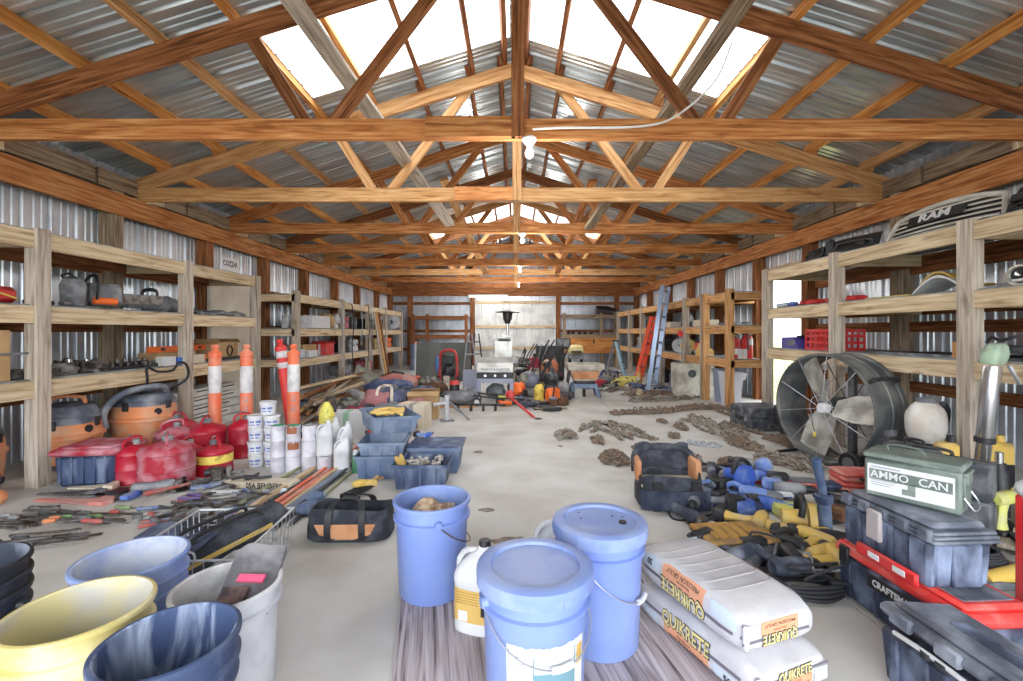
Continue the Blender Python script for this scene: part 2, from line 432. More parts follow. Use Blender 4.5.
# trusses
TY = [1.68, 3.2, 4.72, 6.24, 7.76, 9.28, 10.8, 12.32, 13.84]
for i, y in enumerate(TY):
    r = sempty('roof_truss')
    ch = [W_ORANGE, W_ORANGE, W_PALE, W_ORANGE, W_ORANGE, W_ORANGE, W_PALE, W_ORANGE, W_DARK][i]
    rf = [W_DARK, W_DARK, W_PALE, W_ORANGE, W_DARK, W_PALE, W_DARK, W_ORANGE, W_DARK][i]
    q = MB(); q.beam((-3.96, y, 2.47), (-.02, y, 2.47), .042, .142); q.build('bottom_chord', ch, r)
    q = MB(); q.beam((-.02, y, 2.47), (3.9, y, 2.47), .042, .142); q.build('bottom_chord', ch, r)
    q = MB(); q.beam((-.62, y-.042, 2.47), (.0, y-.042, 2.47), .04, .14); q.build('splice_board', W_ORANGE, r)
    for sg in (-1, 1):
        q = MB(); q.beam((sg*4.15, y+.002, zr(4.15)), (0, y+.002, zr(0)), .042, .142); q.build('rafter', rf, r)
        wm = W_PALE if i in (2, 6) else (W_DARK if i == 1 else W_ORANGE)
        q = MB(); q.beam((sg*1.37, y+.044, 2.43), (sg*.42, y+.044, zr(.42)+.04), .04, .09, up=(1, 0, 0)); q.build('web', wm if i != 2 else W_PALE, r)
        q = MB(); q.beam((sg*1.42, y+.046, 2.43), (sg*1.92, y+.046, zr(1.92)+.04), .04, .09, up=(1, 0, 0)); q.build('web', wm, r)
    q = MB(); q.beam((.02, y-.044, 2.4), (.02, y-.044, zr(0)-.02), .09, .04, up=(0, 1, 0)); q.build('king_post', W_DARK if i == 1 else W_PALE, r)
# long sway braces between trusses
for a, b, m_ in (((-1.466, 2.9, 3.23), (-.872, 6.3, 2.50), W_GREY), ((1.51, 2.9, 3.24), (1.0, 6.3, 2.46), W_SAW), ((-1.1, 7.0, 3.4), (-.7, 10.8, 2.46), W_PALE), ((1.2, 7.0, 3.38), (1.0, 10.8, 2.46), W_ORANGE)):
    q = MB(); q.beam(a, b, .05, .125, up=(1, 0, .2)); struct('roof_brace', q, m_)
# eave carriers, ragged sill plates above them
for sg, x in ((-1, XL+.14), (1, XR-.14)):
    q = MB(); q.beam((x, YF, 2.29), (x, YB, 2.29), .045, .21); struct('eave_beam', q, W_ORANGE)
    q = MB()
    rr = random.Random(3); y = YF
    while y < YB-.5:
        L = rr.uniform(.8, 1.5); q.beam((x-sg*-.08, y, 2.50+rr.uniform(-.02, .03)), (x-sg*-.08, y+L-.03, 2.50+rr.uniform(-.02, .03)), .09, .16); y += L
    struct('eave_plate', q, W_SAW)
    for y in TY[1:]:
        q = MB(); q.beam((x-sg*.06, y+.07, 2.38), (x-sg*.06, y+.07, 2.58), .12, .12, up=(0, 1, 0)); struct('eave_block', q, W_TAN)
# wall posts and girts
for sg, x, ys in ((-1, XL+.075, (1.9, 4.42, 5.76, 7.1, 8.46, 9.9, 11.3, 12.9, 14.3)), (1, XR-.075, (1.9, 4.5, 5.9, 7.14, 8.5, 9.9, 11.3, 12.9, 14.3))):
    for y in ys:
        q = MB(); q.beam((x, y, 0), (x, y, 2.42), .14, .12, up=(0, 1, 0)); struct('wall_post', q, W_SAW if y in (4.42, 4.5) else W_DARK)
    for z in (.52, 1.1, 1.66):
        segs = ((YF, YB),) if sg < 0 or z > DZ else ((YF, D0-.05), (D1+.05, YB))
        for a, b in segs:
            q = MB(); q.beam((x+sg*.045, a, z), (x+sg*.045, b, z), .04, .1); struct('wall_girt', q, W_DARK)
for x in (-3.3, -1.34, 1.36, 3.2):
    q = MB(); q.beam((x, YB-.08, 0), (x, YB-.08, 2.6 if abs(x) > 2 else 3.5), .14, .14, up=(0, 1, 0)); struct('wall_post', q, W_DARK)
for z in (.5, 1.08, 1.95):
    for a, b in ((XL+.1, -1.41), (1.43, XR-.1)):
        q = MB(); q.beam((a, YB-.03, z), (b, YB-.03, z), .04, .09); struct('wall_girt', q, W_DARK)
q = MB(); q.beam((XL, YB-.16, 2.33), (XR, YB-.16, 2.33), .05, .3); struct('trim_1', q, W_DARK)
# sliding door of pale sheets on the back wall
dr = sempty('door_2')
WHITEST = mat('pale_door_sheet', rgb(226,228,228), rough=.45, metal=.15, col2=rgb(200,202,204), scale=3)
q = MB(); ribbed(q, (-1.26, YB-.1, .02), (1, 0, 0), (0, 0, 1), (0, 1, 0), 2.54, 2.0); q.build('sheet', WHITEST, dr, 20)
for z in (.55, 1.22, 1.98):
    q = MB(); q.beam((-1.26, YB-.14, z), (1.28, YB-.14, z), .04, .09); q.build('rail', W_TAN, dr)

# ------------------------------------------------------------ light, sky, camera
wd = bpy.data.worlds.new('World'); S.world = wd; wd.use_nodes = True
bg = wd.node_tree.nodes['Background']; bg.inputs['Color'].default_value = (.92, .965, 1, 1); bg.inputs['Strength'].default_value = 2.9
def lamp(name, kind, energy, loc, rot=(0, 0, 0), **k):
    l = bpy.data.lights.new(name, kind); l.energy = energy
    for a, v in k.items(): setattr(l, a, v)
    o = bpy.data.objects.new(name, l); C.objects.link(o); o.location = loc; o.rotation_euler = rot; return o
# low bright sky in front of the open end: a very soft sun
sun = lamp('sky_light', 'SUN', 1.15, (0, -8, 6), (math.radians(90-22), 0, math.radians(6)), angle=math.radians(70), color=(1, .98, .96))
cam = bpy.data.cameras.new('camera'); co = bpy.data.objects.new('camera', cam); C.objects.link(co)
co.location = (0, 0, HC); co.rotation_euler = (PI/2, 0, 0)
cam.sensor_width = 36; cam.lens = FOC*36/1023; cam.shift_x = -(VX-511.5)/1023; cam.shift_y = (VY-340.5)/1023
cam.clip_start = .02; cam.clip_end = 200
S.camera = co
S.view_settings.view_transform = 'Standard'; S.view_settings.look = 'None'; S.view_settings.gamma = 1; S.view_settings.use_curve_mapping = False
S.view_settings.exposure = 1.15

for k, y in enumerate(TY[1:8:2]):
    lamp('bulb_fill', 'POINT', 20 if k else 9, (.10, y-.03, 2.02), shadow_soft_size=.12, color=(1, .95, .88))  # added fill light at bulbs that are off in the real barn
lamp('tube_light', 'POINT', 10, (-.84, 13.4, 2.0), shadow_soft_size=.2, color=(1, .97, .92))
# ------------------------------------------------------------ common materials
BLUEP = mat('blue_plastic', rgb(120,142,206), rough=.45, col2=rgb(130,150,206), scale=5)
BLUEP2 = mat('dusty_blue_plastic', rgb(122,144,202), rough=.5, col2=rgb(142,160,206), scale=7)
DUSTIN = mat('dusty_blue_inside', rgb(150,168,214), rough=.8, col2=rgb(196,202,216), scale=9, lo=.4, hi=.6)
YELP = mat('yellow_plastic', rgb(200,186,120), rough=.5, col2=rgb(214,206,166), scale=7)
YELIN = mat('yellow_inside', rgb(208,198,150), rough=.8, col2=rgb(192,190,184), scale=8, lo=.4, hi=.58)
NAVYP = mat('navy_plastic', rgb(58,74,108), rough=.5, col2=rgb(124,138,164), scale=10, lo=.48, hi=.7, stretch=(1, 1, .35))
NAVYIN = mat('navy_inside', rgb(62,80,118), rough=.75, col2=rgb(176,190,214), scale=9, lo=.46, hi=.66, stretch=(1.4, 1.4, .3), dist=1.2)
WHP = mat('white_plastic', rgb(208,210,215), rough=.45, col2=rgb(188,190,197), scale=7)
WHIN = mat('white_inside', rgb(206,206,208), rough=.8, col2=rgb(160,160,164), scale=9)
BLKP = mat('black_plastic', rgb(34,35,40), rough=.5, col2=rgb(64,66,72), scale=10, lo=.5, hi=.75)
DUSTBLK = mat('dusty_black_plastic', rgb(54,60,76), rough=.65, col2=rgb(128,136,152), scale=11, lo=.44, hi=.68)
WIRE = mat('bail_wire', rgb(190,194,204), rough=.35, metal=.7)
RUST = mat('rusty_steel', rgb(120,84,62), rough=.75, metal=.3, col2=rgb(80,62,52), scale=30)
CHROME = mat('bright_steel', rgb(206,208,212), rough=.25, metal=.9)
TOOLST = mat('tool_steel', rgb(122,122,124), rough=.5, metal=.6, col2=rgb(92,80,70), scale=20, vary=.25)
LABELW = mat('label_paper', rgb(212,214,218), rough=.6)
INK = mat('dark_ink', rgb(38,38,44), rough=.7)
INKG = mat('grey_ink', rgb(150,154,166), rough=.7)
TEAL = mat('label_teal', rgb(104,142,156), rough=.6)
TANL = mat('label_tan', rgb(206,172,98), rough=.6)
FABBLK = mat('black_canvas', rgb(48,52,62), rough=.9, col2=rgb(84,88,98), scale=14, lo=.45, hi=.7, bump=.3, bscale=90)
FABTAN = mat('tan_canvas', rgb(206,152,112), rough=.9, col2=rgb(184,128,92), scale=10)
FABNAVY = mat('navy_canvas', rgb(72,80,106), rough=.9, col2=rgb(104,112,136), scale=10, bump=.3, bscale=80)
ORNG = mat('orange_plastic', rgb(240,112,44), rough=.5, vary=.05)
REDP = mat('red_plastic', rgb(206,44,46), rough=.5, col2=rgb(190,80,78), scale=8)
YELT = mat('tool_yellow', rgb(218,184,92), rough=.55, col2=rgb(196,174,124), scale=9)
LIME = mat('lime_plastic', rgb(204,208,96), rough=.55, col2=rgb(196,196,136), scale=9)
KBLUE = mat('tool_blue', rgb(58,94,186), rough=.5, col2=rgb(134,156,200), scale=9, lo=.5, hi=.7)
GRYT = mat('tool_grey', rgb(104,108,116), rough=.6, col2=rgb(146,148,152), scale=10)
CORD = mat('black_rubber', rgb(46,48,54), rough=.7)
CARD = mat('cardboard', rgb(190,158,116), rough=.9, col2=rgb(174,142,102), scale=5)
PAPER = mat('pale_cardboard', rgb(214,204,186), rough=.9, col2=rgb(200,188,168), scale=5)

# ------------------------------------------------------------ plywood sheet under the buckets
PLYD = wood('dusty_plywood', rgb(92,84,88), rgb(172,162,166), rgb(196,190,196), gs=46, vary=0.0, stain=rgb(140,124,120))
ply = MB()
pd = Vector((.18, -.984, 0)); pr = Vector((.984, .18, 0)); pb = Vector((-.49, 2.02, .0066))
a = pb + pr*.61; ply.beam(a, a + pd*2.3, 1.22, .012)
solo('plywood_sheet', ply, PLYD, 'worn plywood sheet lying on the concrete under the blue buckets', 'plywood sheet')

# ------------------------------------------------------------ buckets
def bucket(label, cat, loc, h, rt, m_out, m_in, rz=0.0, rings=1, lid=None, bail=True, grip=None, bail_drop=.17, group=None, bail_m=None, bail_side=-1, name='plastic_bucket'):
    rb = rt*.87
    t = thing(name, label, cat, loc, rz, group)
    q = MB(); pr_ = [(0, .002), (rb-.004, .002), (rb, .008)]
    k0 = h*.80
    R = lambda z: rb + (rt-.006-rb)*z/h
    pr_ += [(R(k0), k0), (rt+.002, k0+.002), (rt+.003, k0+.012), (R(k0)+.002, k0+.016)]
    for i in range(rings-1):
        z = k0-.045*(i+1)
        pr_[3:3] = [(R(z), z), (rt-.002, z+.002), (rt-.001, z+.012), (R(z), z+.015)]
    pr_ += [(R(h*.955), h*.955), (rt+.004, h*.96), (rt+.005, h*.975), (rt+.004, h-.002), (rt+.001, h), (rt-.005, h)]
    q.lathe(pr_, 56, caps=False); q.mi = 1
    q.lathe([(rt-.005, h), (rt-.009, h-.004), (rb-.005, .009), (0, .009)], 56, caps=False)
    q.build('body', [m_out, m_in], t)
    zb = h*.845
    if bail:
        for sg in (-1, 1):
            q = MB(); q.cyl((sg*(R(zb)-.002), 0, zb), (sg*(rt+.008), 0, zb), .017, .013, 14); q.build('ear', m_out, t)
        pts = []
        for i in range(33):
            f = PI*i/32; z = zb - bail_drop*math.sin(f)**.8; rr = R(max(z, 0))+.007+.008*math.sin(f)
            pts.append((math.cos(f)*(rr if 0 < i < 32 else rt+.006), bail_side*math.sin(f)*rr, z))
        q = MB(); q.tube(pts, .0022, 6); q.build('bail', bail_m or WIRE, t)
        if grip: q = MB(); q.tube(pts[14:19], .0085, 10); q.build('grip', grip, t)
    if lid:
        q = MB(); q.lathe([(0, h+.004), (rt*.80, h+.004), (rt*.825, h+.012), (rt*.97, h+.014), (rt+.009, h+.008), (rt+.011, h-.002), (rt+.010, h-.030), (rt+.004, h-.032)], 56)
        for i in range(12):
            f = 2*PI*i/12; q.box(((rt+.0105)*math.cos(f), (rt+.0105)*math.sin(f), h-.016), (.003, .004, .026), rz=f)
        q.build('lid', lid, t)
    return t, R
PZ = .0127
b1, R1 = bucket('open blue bucket with crumpled paper inside, at the back corner of the plywood', 'bucket', (-.335, 1.84, PZ), .37, .150, BLUEP, BLUEP2, rz=1.9, bail_drop=.12, bail_m=RUST)
b2, R2 = bucket('lidded blue bucket with a torn paper label and white handle grip', 'bucket', (.054, 1.24, PZ), .398, .148, BLUEP, BLUEP, rz=.42, lid=BLUEP2, grip=WHP, bail_drop=.115)
b3, R3 = bucket('lidded blue bucket beside the cement bags, dark plug on its lid', 'bucket', (.287, 1.545, PZ), .392, .148, BLUEP, BLUEP, rz=.95, lid=BLUEP2, grip=WHP, bail_drop=.15)
q = MB(); q.cyl((.03, -.07, .396), (.03, -.07, .402), .013, n=14); q.build('plug', BLKP, b3)
for x, y, s_ in ((.06, -.02, .004), (.075, -.05, .003), (-.02, .06, .003), (.02, .09, .003)):
    q = MB(); q.cyl((x, y, .3962), (x, y, .3975), s_, n=8); q.build('tar_spot', INK, b3)
# label wrapped round the front bucket
def wrap(mb, R, f0, f1, z0, z1, off, n=14, ragged=0.0):
    rr = random.Random(5)
    top = [z1 + (rr.uniform(-ragged, ragged) if ragged else 0) for _ in range(n+1)]
    vs = []
    for i in range(n+1):
        f = f0+(f1-f0)*i/n
        for z in (z0, top[i]): r = R(z)+off; vs.append((r*math.sin(f), -r*math.cos(f), z))
    return mb.add(vs, [(2*i, 2*i+2, 2*i+3, 2*i+1) for i in range(n)])
q = MB(); wrap(q, R2, -1.0, .62, .05, .268, .0008, 26, .0025); lb = q.build('label', LABELW, b2)
q = MB(); wrap(q, R2, -.50, .36, .05, .205, .0013); vs = [(-.50, .248), (-.10, .205), (.0, .205), (.36, .258), (.36, .205), (-.50, .205)]
pts = [((R2(z)+.0013)*math.sin(f), -(R2(z)+.0013)*math.cos(f), z) for f, z in vs]; q.add(pts, [(0, 5, 1), (2, 4, 3)]); q.build('teal_panel', TEAL, lb)
q = MB(); wrap(q, R2, .40, .58, .200, .250, .0013); q.build('tan_panel', TANL, lb)
q = MB()
for i in range(9): wrap(q, R2, -.90, -.90+[.16, .30, .32, .22, .33, .31, .2, .32, .3][i], .242-.016*i, .2445-.016*i, .0015)
wrap(q, R2, -.96, -.945, .05, .258, .0015); q.build('small_print', INKG, lb)
# crumpled paper in the first bucket
q = MB(); q.ball((0, .0, .27), (.10, .09, .075), 18, 12, .55, 3); solo('crumpled_paper', q, mat('brown_paper', rgb(206,186,158), rough=.9, col2=rgb(150,118,92), scale=26), 'crumpled brown paper stuffed in the open blue bucket', 'paper', (-.33, 1.87, PZ))
# mixing buckets at the left
bucket('big yellow mixing bucket, dusty inside, two rings below its rim', 'bucket', (-1.075, 1.125, .001), .37, .146, YELP, YELIN, rz=.3, rings=2, bail=False)
bucket('navy mixing bucket streaked with white plaster, in front of the yellow one', 'bucket', (-.775, 1.02, .001), .365, .136, NAVYP, NAVYIN, rz=.5, rings=2, bail=False)
wb, Rw = bucket('white bucket with a grey tool pouch stuffed in it', 'bucket', (-.83, 1.315, .001), .325, .138, WHP, WHIN, rz=2.2, bail=False)
bucket('open blue mixing bucket with cement crust, behind the yellow one', 'bucket', (-1.22, 1.45, .001), .335, .148, BLUEP2, DUSTIN, rz=.3, rings=3, bail=False)
for k in range(3):
    bucket(['bottom black bucket of the nested stack by the yellow bucket', 'middle black bucket of the nested stack by the yellow bucket', 'uppermost black bucket of the nested stack, open and dusty'][k], 'bucket', (-1.555, 1.265, .001+.042*k), .315, .146, BLKP, DUSTBLK if k == 2 else BLKP, rz=.3, bail=(k == 0), bail_drop=.2, group='nested black buckets')
# pouch in the white bucket
t = thing('tool_pouch', 'dusty grey tool pouch with a pink tag inside the white bucket', 'tool pouch', (-.79, 1.335, .262), .15)
q = MB()
def pouch(u, v): return (-.065+.145*u, -.058+.160*v, .005+.11*v + .008*math.sin(u*9) - .012*math.cos(u*7)*v)
q.grid(pouch, 14, 12, .022); pb_ = q.build('pouch_body', mat('grey_suede', rgb(100,98,104), rough=.95, col2=rgb(136,134,138), scale=12, bump=.3), t)
q = MB(); q.box((.015, -.0, .064), (.078, .022, .008), rz=-.2, rx=.56); q.build('tag', mat('pink_tag', rgb(226,92,130), rough=.7), t)
q = MB(); q.box((-.02, -.034, .034), (.074, .045, .014), rz=-.15, rx=.56); q.build('pocket', mat('dusty_brown_fabric', rgb(112,88,84), rough=.9, col2=rgb(60,56,60), scale=20), t)

# ------------------------------------------------------------ white jugs
def jug(label, loc, rz, lab=True, h=.305, name='plastic_jug', m=WHP, cap=None, group=None, s=1.0):
    t = thing(name, label, 'jug', loc, rz, group); q = MB()
    rings = []
    for z, w, d, ox in ((0, .062, .046, 0), (.006, .070, .052, 0), (.03, .072, .054, 0), (.035, .0705, .0525, 0), (.165, .0705, .0525, 0), (.17, .073, .055, 0), (.19, .073, .055, 0), (.215, .068, .052, .004), (.245, .052, .044, .014), (.27, .034, .032, .026), (.284, .021, .021, .034), (.296, .019, .019, .034)):
        rings.append([Vector(((ox + math.copysign(abs(math.cos(a))**.55, math.cos(a))*w)*s, math.copysign(abs(math.sin(a))**.55, math.sin(a))*d*s, z*h/.305)) for a in [2*PI*i/28 for i in range(28)]])
    q.loft(rings); q.build('bottle', m, t)
    q = MB(); q.tube([(x*s, 0, z*h/.305) for x, z in bez([(.012*0+.02, .268), (-.03, .262), (-.062, .235), (-.068, .19)], 5) and [(p.x, p.z) for p in bez([(.022, 0, .272), (-.03, 0, .268), (-.060, 0, .238), (-.064, 0, .2)], 5)]], .011*s, 10); q.build('handle', m, t)
    q = MB(); q.lathe([(.0, .312), (.018, .312), (.0205, .309), (.0215, .297), (.0215, .294)], 20, c=(.034, 0, 0)); q.M = None
    o = q.build('cap', cap or BLKP, t); o.scale = (s, s, h/.305)
    if lab:
        q = MB(); r2 = []
        for z in (.045, .155): r2.append([Vector((math.copysign(abs(math.cos(a))**.55, math.cos(a))*.0715, math.copysign(abs(math.sin(a))**.55, math.sin(a))*.0535, z)) for a in [2*PI*i/28 for i in range(28)]])
        q.loft(r2, caps=False); lb = q.build('label', TANL, t)
        q = MB(); q.box((-.025, -.0537, .066), (.034, .001, .034)); q.build('white_panel', LABELW, lb)
        q = MB()
        for i in range(5): q.box((-.01, -.0537, .145-.009*i), (.085, .001, .0022))
        q.build('small_print', mat('label_brown', rgb(170,132,62), rough=.7), lb)
        q = MB(); q.box((.052, -.0537, .095), (.02, .001, .04)); q.build('dark_panel', INK, lb)
    return t
jug('white gallon jug with a tan label and dark cap, between the blue buckets', (-.137, 1.60, PZ), -.35)
jug('white gallon jug hidden behind the bucket with the plugged lid', (.150, 1.83, PZ), .1, lab=False)

# ------------------------------------------------------------ bags of grout
BAGM = mat('bag_paper', rgb(198,197,202), rough=.7, col2=rgb(178,177,184), scale=5, bump=.25, bscale=26)
BORNG = mat('bag_orange', rgb(220,158,122), rough=.7); BYEL = mat('bag_yellow', rgb(216,202,140), rough=.7); BBAND = mat('bag_grey_band', rgb(110,108,120), rough=.7); BPALE = mat('bag_pale_blue', rgb(196,208,222), rough=.7); BRED = mat('bag_red_ink', rgb(176,96,70), rough=.7)
def grout_bag(label, loc, rz, flip, seed, L=.52, W=.315, H=.122):
    t = thing('cement_bag', label, 'bag of grout', loc, rot=(PI if flip else 0, 0, rz))
    def surf(u, a, off=0.0):               # u along the bag, a round it
        k = min(1, abs(2*u/L)); wy = W/2*(1-.10*k**10); hz = H/2*(1-.34*k**7)
        ca, sa = math.cos(a), math.sin(a)
        y = math.copysign(abs(ca)**.34, ca)*(wy+off); z = math.copysign(abs(sa)**.5, sa)*(hz+off)
        z += .006*(1-k**6)*math.sin(u*9+seed)*(abs(sa)**2) + .0035*noise.noise(Vector((u*16, a*3, seed)))*(1 if abs(sa) > .5 else .4)
        y += .0025*noise.noise(Vector((u*14, a*2, seed+9)))
        return Vector((u, y, z))
    q = MB(); N = 56
    us = [-L/2 + L*i/40 for i in range(41)]
    rings = [[Vector((us[0]*.985, p.y*.93, p.z*.9)) for p in [surf(us[0], 2*PI*k/N) for k in range(N)]]] + [[surf(u, 2*PI*k/N) for k in range(N)] for u in us] + [[Vector((us[-1]+.006, p.y*.95, p.z*.9)) for p in [surf(us[-1], 2*PI*k/N) for k in range(N)]]]
    q.loft(rings); q.build('bag', BAGM, t, 60)
    # folded flap at the sewn end
    q = MB(); q.box((L/2+.004, (1 if flip else -1)*W*.44, 0), (.014, .022, H*.6), b=.005); q.build('end_flap', BAGM, t)
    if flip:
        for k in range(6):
            q = MB(); u0 = .10-.055*k; q.tube([surf(u0+.035*math.cos(1.5*s_), -PI/2+.62*s_, .0006) for s_ in [-1+2*i/16 for i in range(17)]], [.0006+.0032*math.sin(PI*i/16) for i in range(17)], 6); q.build('crease', mat('bag_crease', rgb(158,154,156), rough=.9), t)  # grey carries the folds' shade and dirt in its colour
    A0 = lambda z: math.asin(max(-1, min(1, math.copysign((abs(z)/(H/2))**2, z))))
    for s_ in (0, 1):
        sg = 1 if s_ == 0 else -1
        fn = lambda x, y, z, off=.0016: (lambda p: Vector((p.x*1, p.y, p.z)))(surf(sg*x, (PI - A0(y)) if sg > 0 else A0(y), off+z))
        def patch(x0, x1, z0, z1, off):
            q = MB(); nx, nz = 12, 6
            q.add([fn(x0+(x1-x0)*i/nx, z0+(z1-z0)*j/nz, 0, off) for j in range(nz+1) for i in range(nx+1)], [(j*(nx+1)+i, j*(nx+1)+i+1, (j+1)*(nx+1)+i+1, (j+1)*(nx+1)+i) for j in range(nz) for i in range(nx)]); return q
        patch(-.245, .235, .0, .011, .0010).build('grey_band', BBAND, t)
        patch(-.10, .095, -.050, -.004, .0014).build('orange_panel', BORNG, t)
        patch(-.225, -.13, -.046, -.006, .0012).build('pale_panel', BPALE, t); patch(.115, .225, -.046, -.006, .0012).build('pale_panel', BPALE, t)
        text('brand_outline', 'QUIKRETE', .058, INK, t, fn=lambda x, y, z: fn(x-.004, y+.010, z, .0022), bold=.0035, depth=.0004, sx=.78)  # dark outline printed round the brand letters
        text('brand_lettering', 'QUIKRETE', .056, BYEL, t, fn=lambda x, y, z: fn(x-.004, y+.011, z, .0032), bold=.0012, depth=.0004, sx=.80)
        text('product_lettering', 'Non-Shrink', .013, INK, t, fn=lambda x, y, z: fn(x-.01, y-.024, z, .0022), depth=.0003)
        text('product_lettering', 'PRECISION GROUT', .018, INK, t, fn=lambda x, y, z: fn(x-.002, y-.039, z, .0022), depth=.0003)
        text('weight_lettering', '50', .028, INK, t, fn=lambda x, y, z: fn(x+.165, y-.026, z, .0022), depth=.0003, bold=.0008)
        ex = sg*(L/2+.0075)
        fe = lambda x, y, z, off=.0: Vector((ex+sg*(off+z), sg*(x+.02), y))
        def epatch(x0, x1, z0, z1, off): q = MB(); q.add([fe(x0, z0, 0, off), fe(x1, z0, 0, off), fe(x1, z1, 0, off), fe(x0, z1, 0, off)], [(0, 1, 2, 3)]); return q
        epatch(-.13, .125, .010, .018, .0004).build('grey_band', BBAND, t)
        epatch(-.085, .055, -.034, .004, .0008).build('orange_panel', BORNG, t); epatch(.065, .12, -.034, .006, .0008).build('pale_panel', BPALE, t)
        text('brand_outline', 'QUIKRETE', .040, INK, t, fn=lambda x, y, z: fe(x-.016, y+.016, z, .0014), bold=.0024, depth=.0004, sx=.72)
        text('brand_lettering', 'QUIKRETE', .039, BYEL, t, fn=lambda x, y, z: fe(x-.016, y+.0165, z, .0022), bold=.0008, depth=.0004, sx=.73)
        text('product_lettering', 'Non-Shrink', .010, BRED, t, fn=lambda x, y, z: fe(x-.015, y-.006, z, .0014), depth=.0003)
        text('product_lettering', 'PRECISION GROUT', .0135, INK, t, fn=lambda x, y, z: fe(x-.015, y-.022, z, .0014), depth=.0003)
    return t
grout_bag('lower white cement bag with big yellow lettering, lying on the plywood', (.685, 1.515, PZ+.062), math.atan2(-.93, .36)+.02, False, 1, L=.50, W=.30)
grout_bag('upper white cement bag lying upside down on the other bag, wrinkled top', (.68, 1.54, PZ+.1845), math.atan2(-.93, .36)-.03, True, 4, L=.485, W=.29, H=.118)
# ridged folds on the upper bag
# ------------------------------------------------------------ kits: one of each kind, copied where the photo repeats it
def shelving(label, sg, xf, xb, ys, decks, ztop, m=W_GREY, mr=W_TAN, deck_m=DECK, skip=()):
    """bays of lumber shelving along a side wall; sg -1 left, 1 right; xf is the posts' inner face"""
    t = thing('storage_shelving', label, 'shelving', (xf, ys[0], 0))
    xc = xf + sg*.045
    def L(p): return (p[0]-xf, p[1]-ys[0], p[2])
    for y in ys[1:-1] if skip else ys:
        q = MB(); q.beam(L((xc, y+.045, 0)), L((xc, y+.045, ztop)), .09, .09, up=(1, 0, 0)); q.build('post', m, t)
    for k, z in enumerate(decks):
        for i in range(len(ys)-1):
            y0, y1 = ys[i]+.06, ys[i+1]+.03
            q = MB(); q.beam(L((xc, y0, z-.058)), L((xc, y1, z-.058)), .04, .115); q.build('rail', mr, t)
            q = MB(); q.beam(L((xb-sg*.02, y0, z-.058)), L((xb-sg*.02, y1, z-.058)), .035, .10); q.build('rail', W_DARK, t)
            q = MB(); q.box(L(((xc+xb)/2-sg*.01, (y0+y1)/2, z+.006)), (abs(xb-xc)-.03, y1-y0, .012), b=.002); q.build('deck', deck_m, t)
        for y in ys[1:-1] if skip else ys:
            q = MB(); q.beam(L((xc, y+.02, z-.058)), L((xb-sg*.01, y+.02, z-.058)), .04, .10); q.build('cross_rail', mr, t)
    return t

def safety_can(label, loc, r, h, rz=0, band=None, m=None, group=None):
    t = thing('safety_can', label, 'gas can', loc, rz, group)
    m = m or REDC
    q = MB(); q.lathe([(0, 0), (r-.006, 0), (r, .008), (r, .05*h), (r*.985, .06*h), (r*.985, h*.36), (r*1.012, h*.375), (r*1.012, h*.395), (r*.985, h*.41), (r*.985, h*.74), (r*1.015, h*.76), (r*1.015, h*.78), (r*.99, h*.82), (r*.93, h*.87), (r*.6, h*.94), (r*.3, h), (0, h)], 36); q.build('body', m, t)
    q = MB(); q.lathe([(0, h), (r*.2, h), (r*.18, h+.015), (r*.22, h+.017), (r*.20, h+.032), (0, h+.036)], 16, c=(r*.15, 0, 0)); q.build('spout_cap', GRYT, t)
    q = MB(); q.tube(bez([(-r*.62, 0, h*.93), (-r*.6, 0, h+.02), (-r*.2, 0, h+.05), (r*.35, 0, h+.05), (r*.45, 0, h+.01)], 6), .008, 8); q.build('handle', m, t)
    q = MB(); q.tube(bez([(-r*.3, .012, h+.07), (r*.0, .012, h+.055), (r*.15, .01, h+.045)], 4), .006, 6); q.build('trigger', GRYT, t)
    if band:
        q = MB(); q.lathe([(r*.992, h*.42), (r*.992, h*.70)], 36, caps=False); lb = q.build('label', band, t)
    return t
REDC = mat('safety_red', rgb(176,20,46), rough=.4, col2=rgb(176,66,84), scale=6, lo=.5, hi=.72)
REDD = mat('dusty_red', rgb(164,26,50), rough=.6, col2=rgb(190,132,144), scale=8, lo=.42, hi=.62)
BANDY = mat('yellow_band', rgb(230,206,96), rough=.6, col2=rgb(170,146,70), scale=20, lo=.55, hi=.66)

def tub(label, loc, rz=0, r=.058, h=.1, lab=None, group=None):
    t = thing('plaster_tub', label, 'tub', loc, rz, group)
    q = MB(); q.lathe([(0, 0), (r*.86, 0), (r*.88, .003), (r*.96, h*.86), (r*.96, h*.88), (0, h*.88)], 24); q.build('body', WHP, t)
    q = MB(); q.lathe([(r*.95, h*.80), (r*1.03, h*.80), (r*1.03, h*.97), (r*1.0, h), (r*.9, h), (r*.88, h*.96), (0, h*.96)], 24, caps=False); q.build('lid', WHP, t)
    q = MB(); q.add([], [])
    Rr = lambda z: r*.88+(r*.08)*z/h
    wrap(q, Rr, -1.3, 1.3, h*.16, h*.66, .0006, 14); lb = q.build('label', LABELW, t)
    q = MB()
    for f0, f1, z0, z1 in ((-1.0, -.72, .24, .6), (-.5, .15, .46, .6), (.3, .95, .44, .62), (-.45, .2, .26, .34), (.35, .8, .24, .34)): wrap(q, Rr, f0, f1, h*z0, h*z1, .0012, 4)
    q.build('print', mat('label_blue_ink', rgb(104,122,190), rough=.6), lb); return t
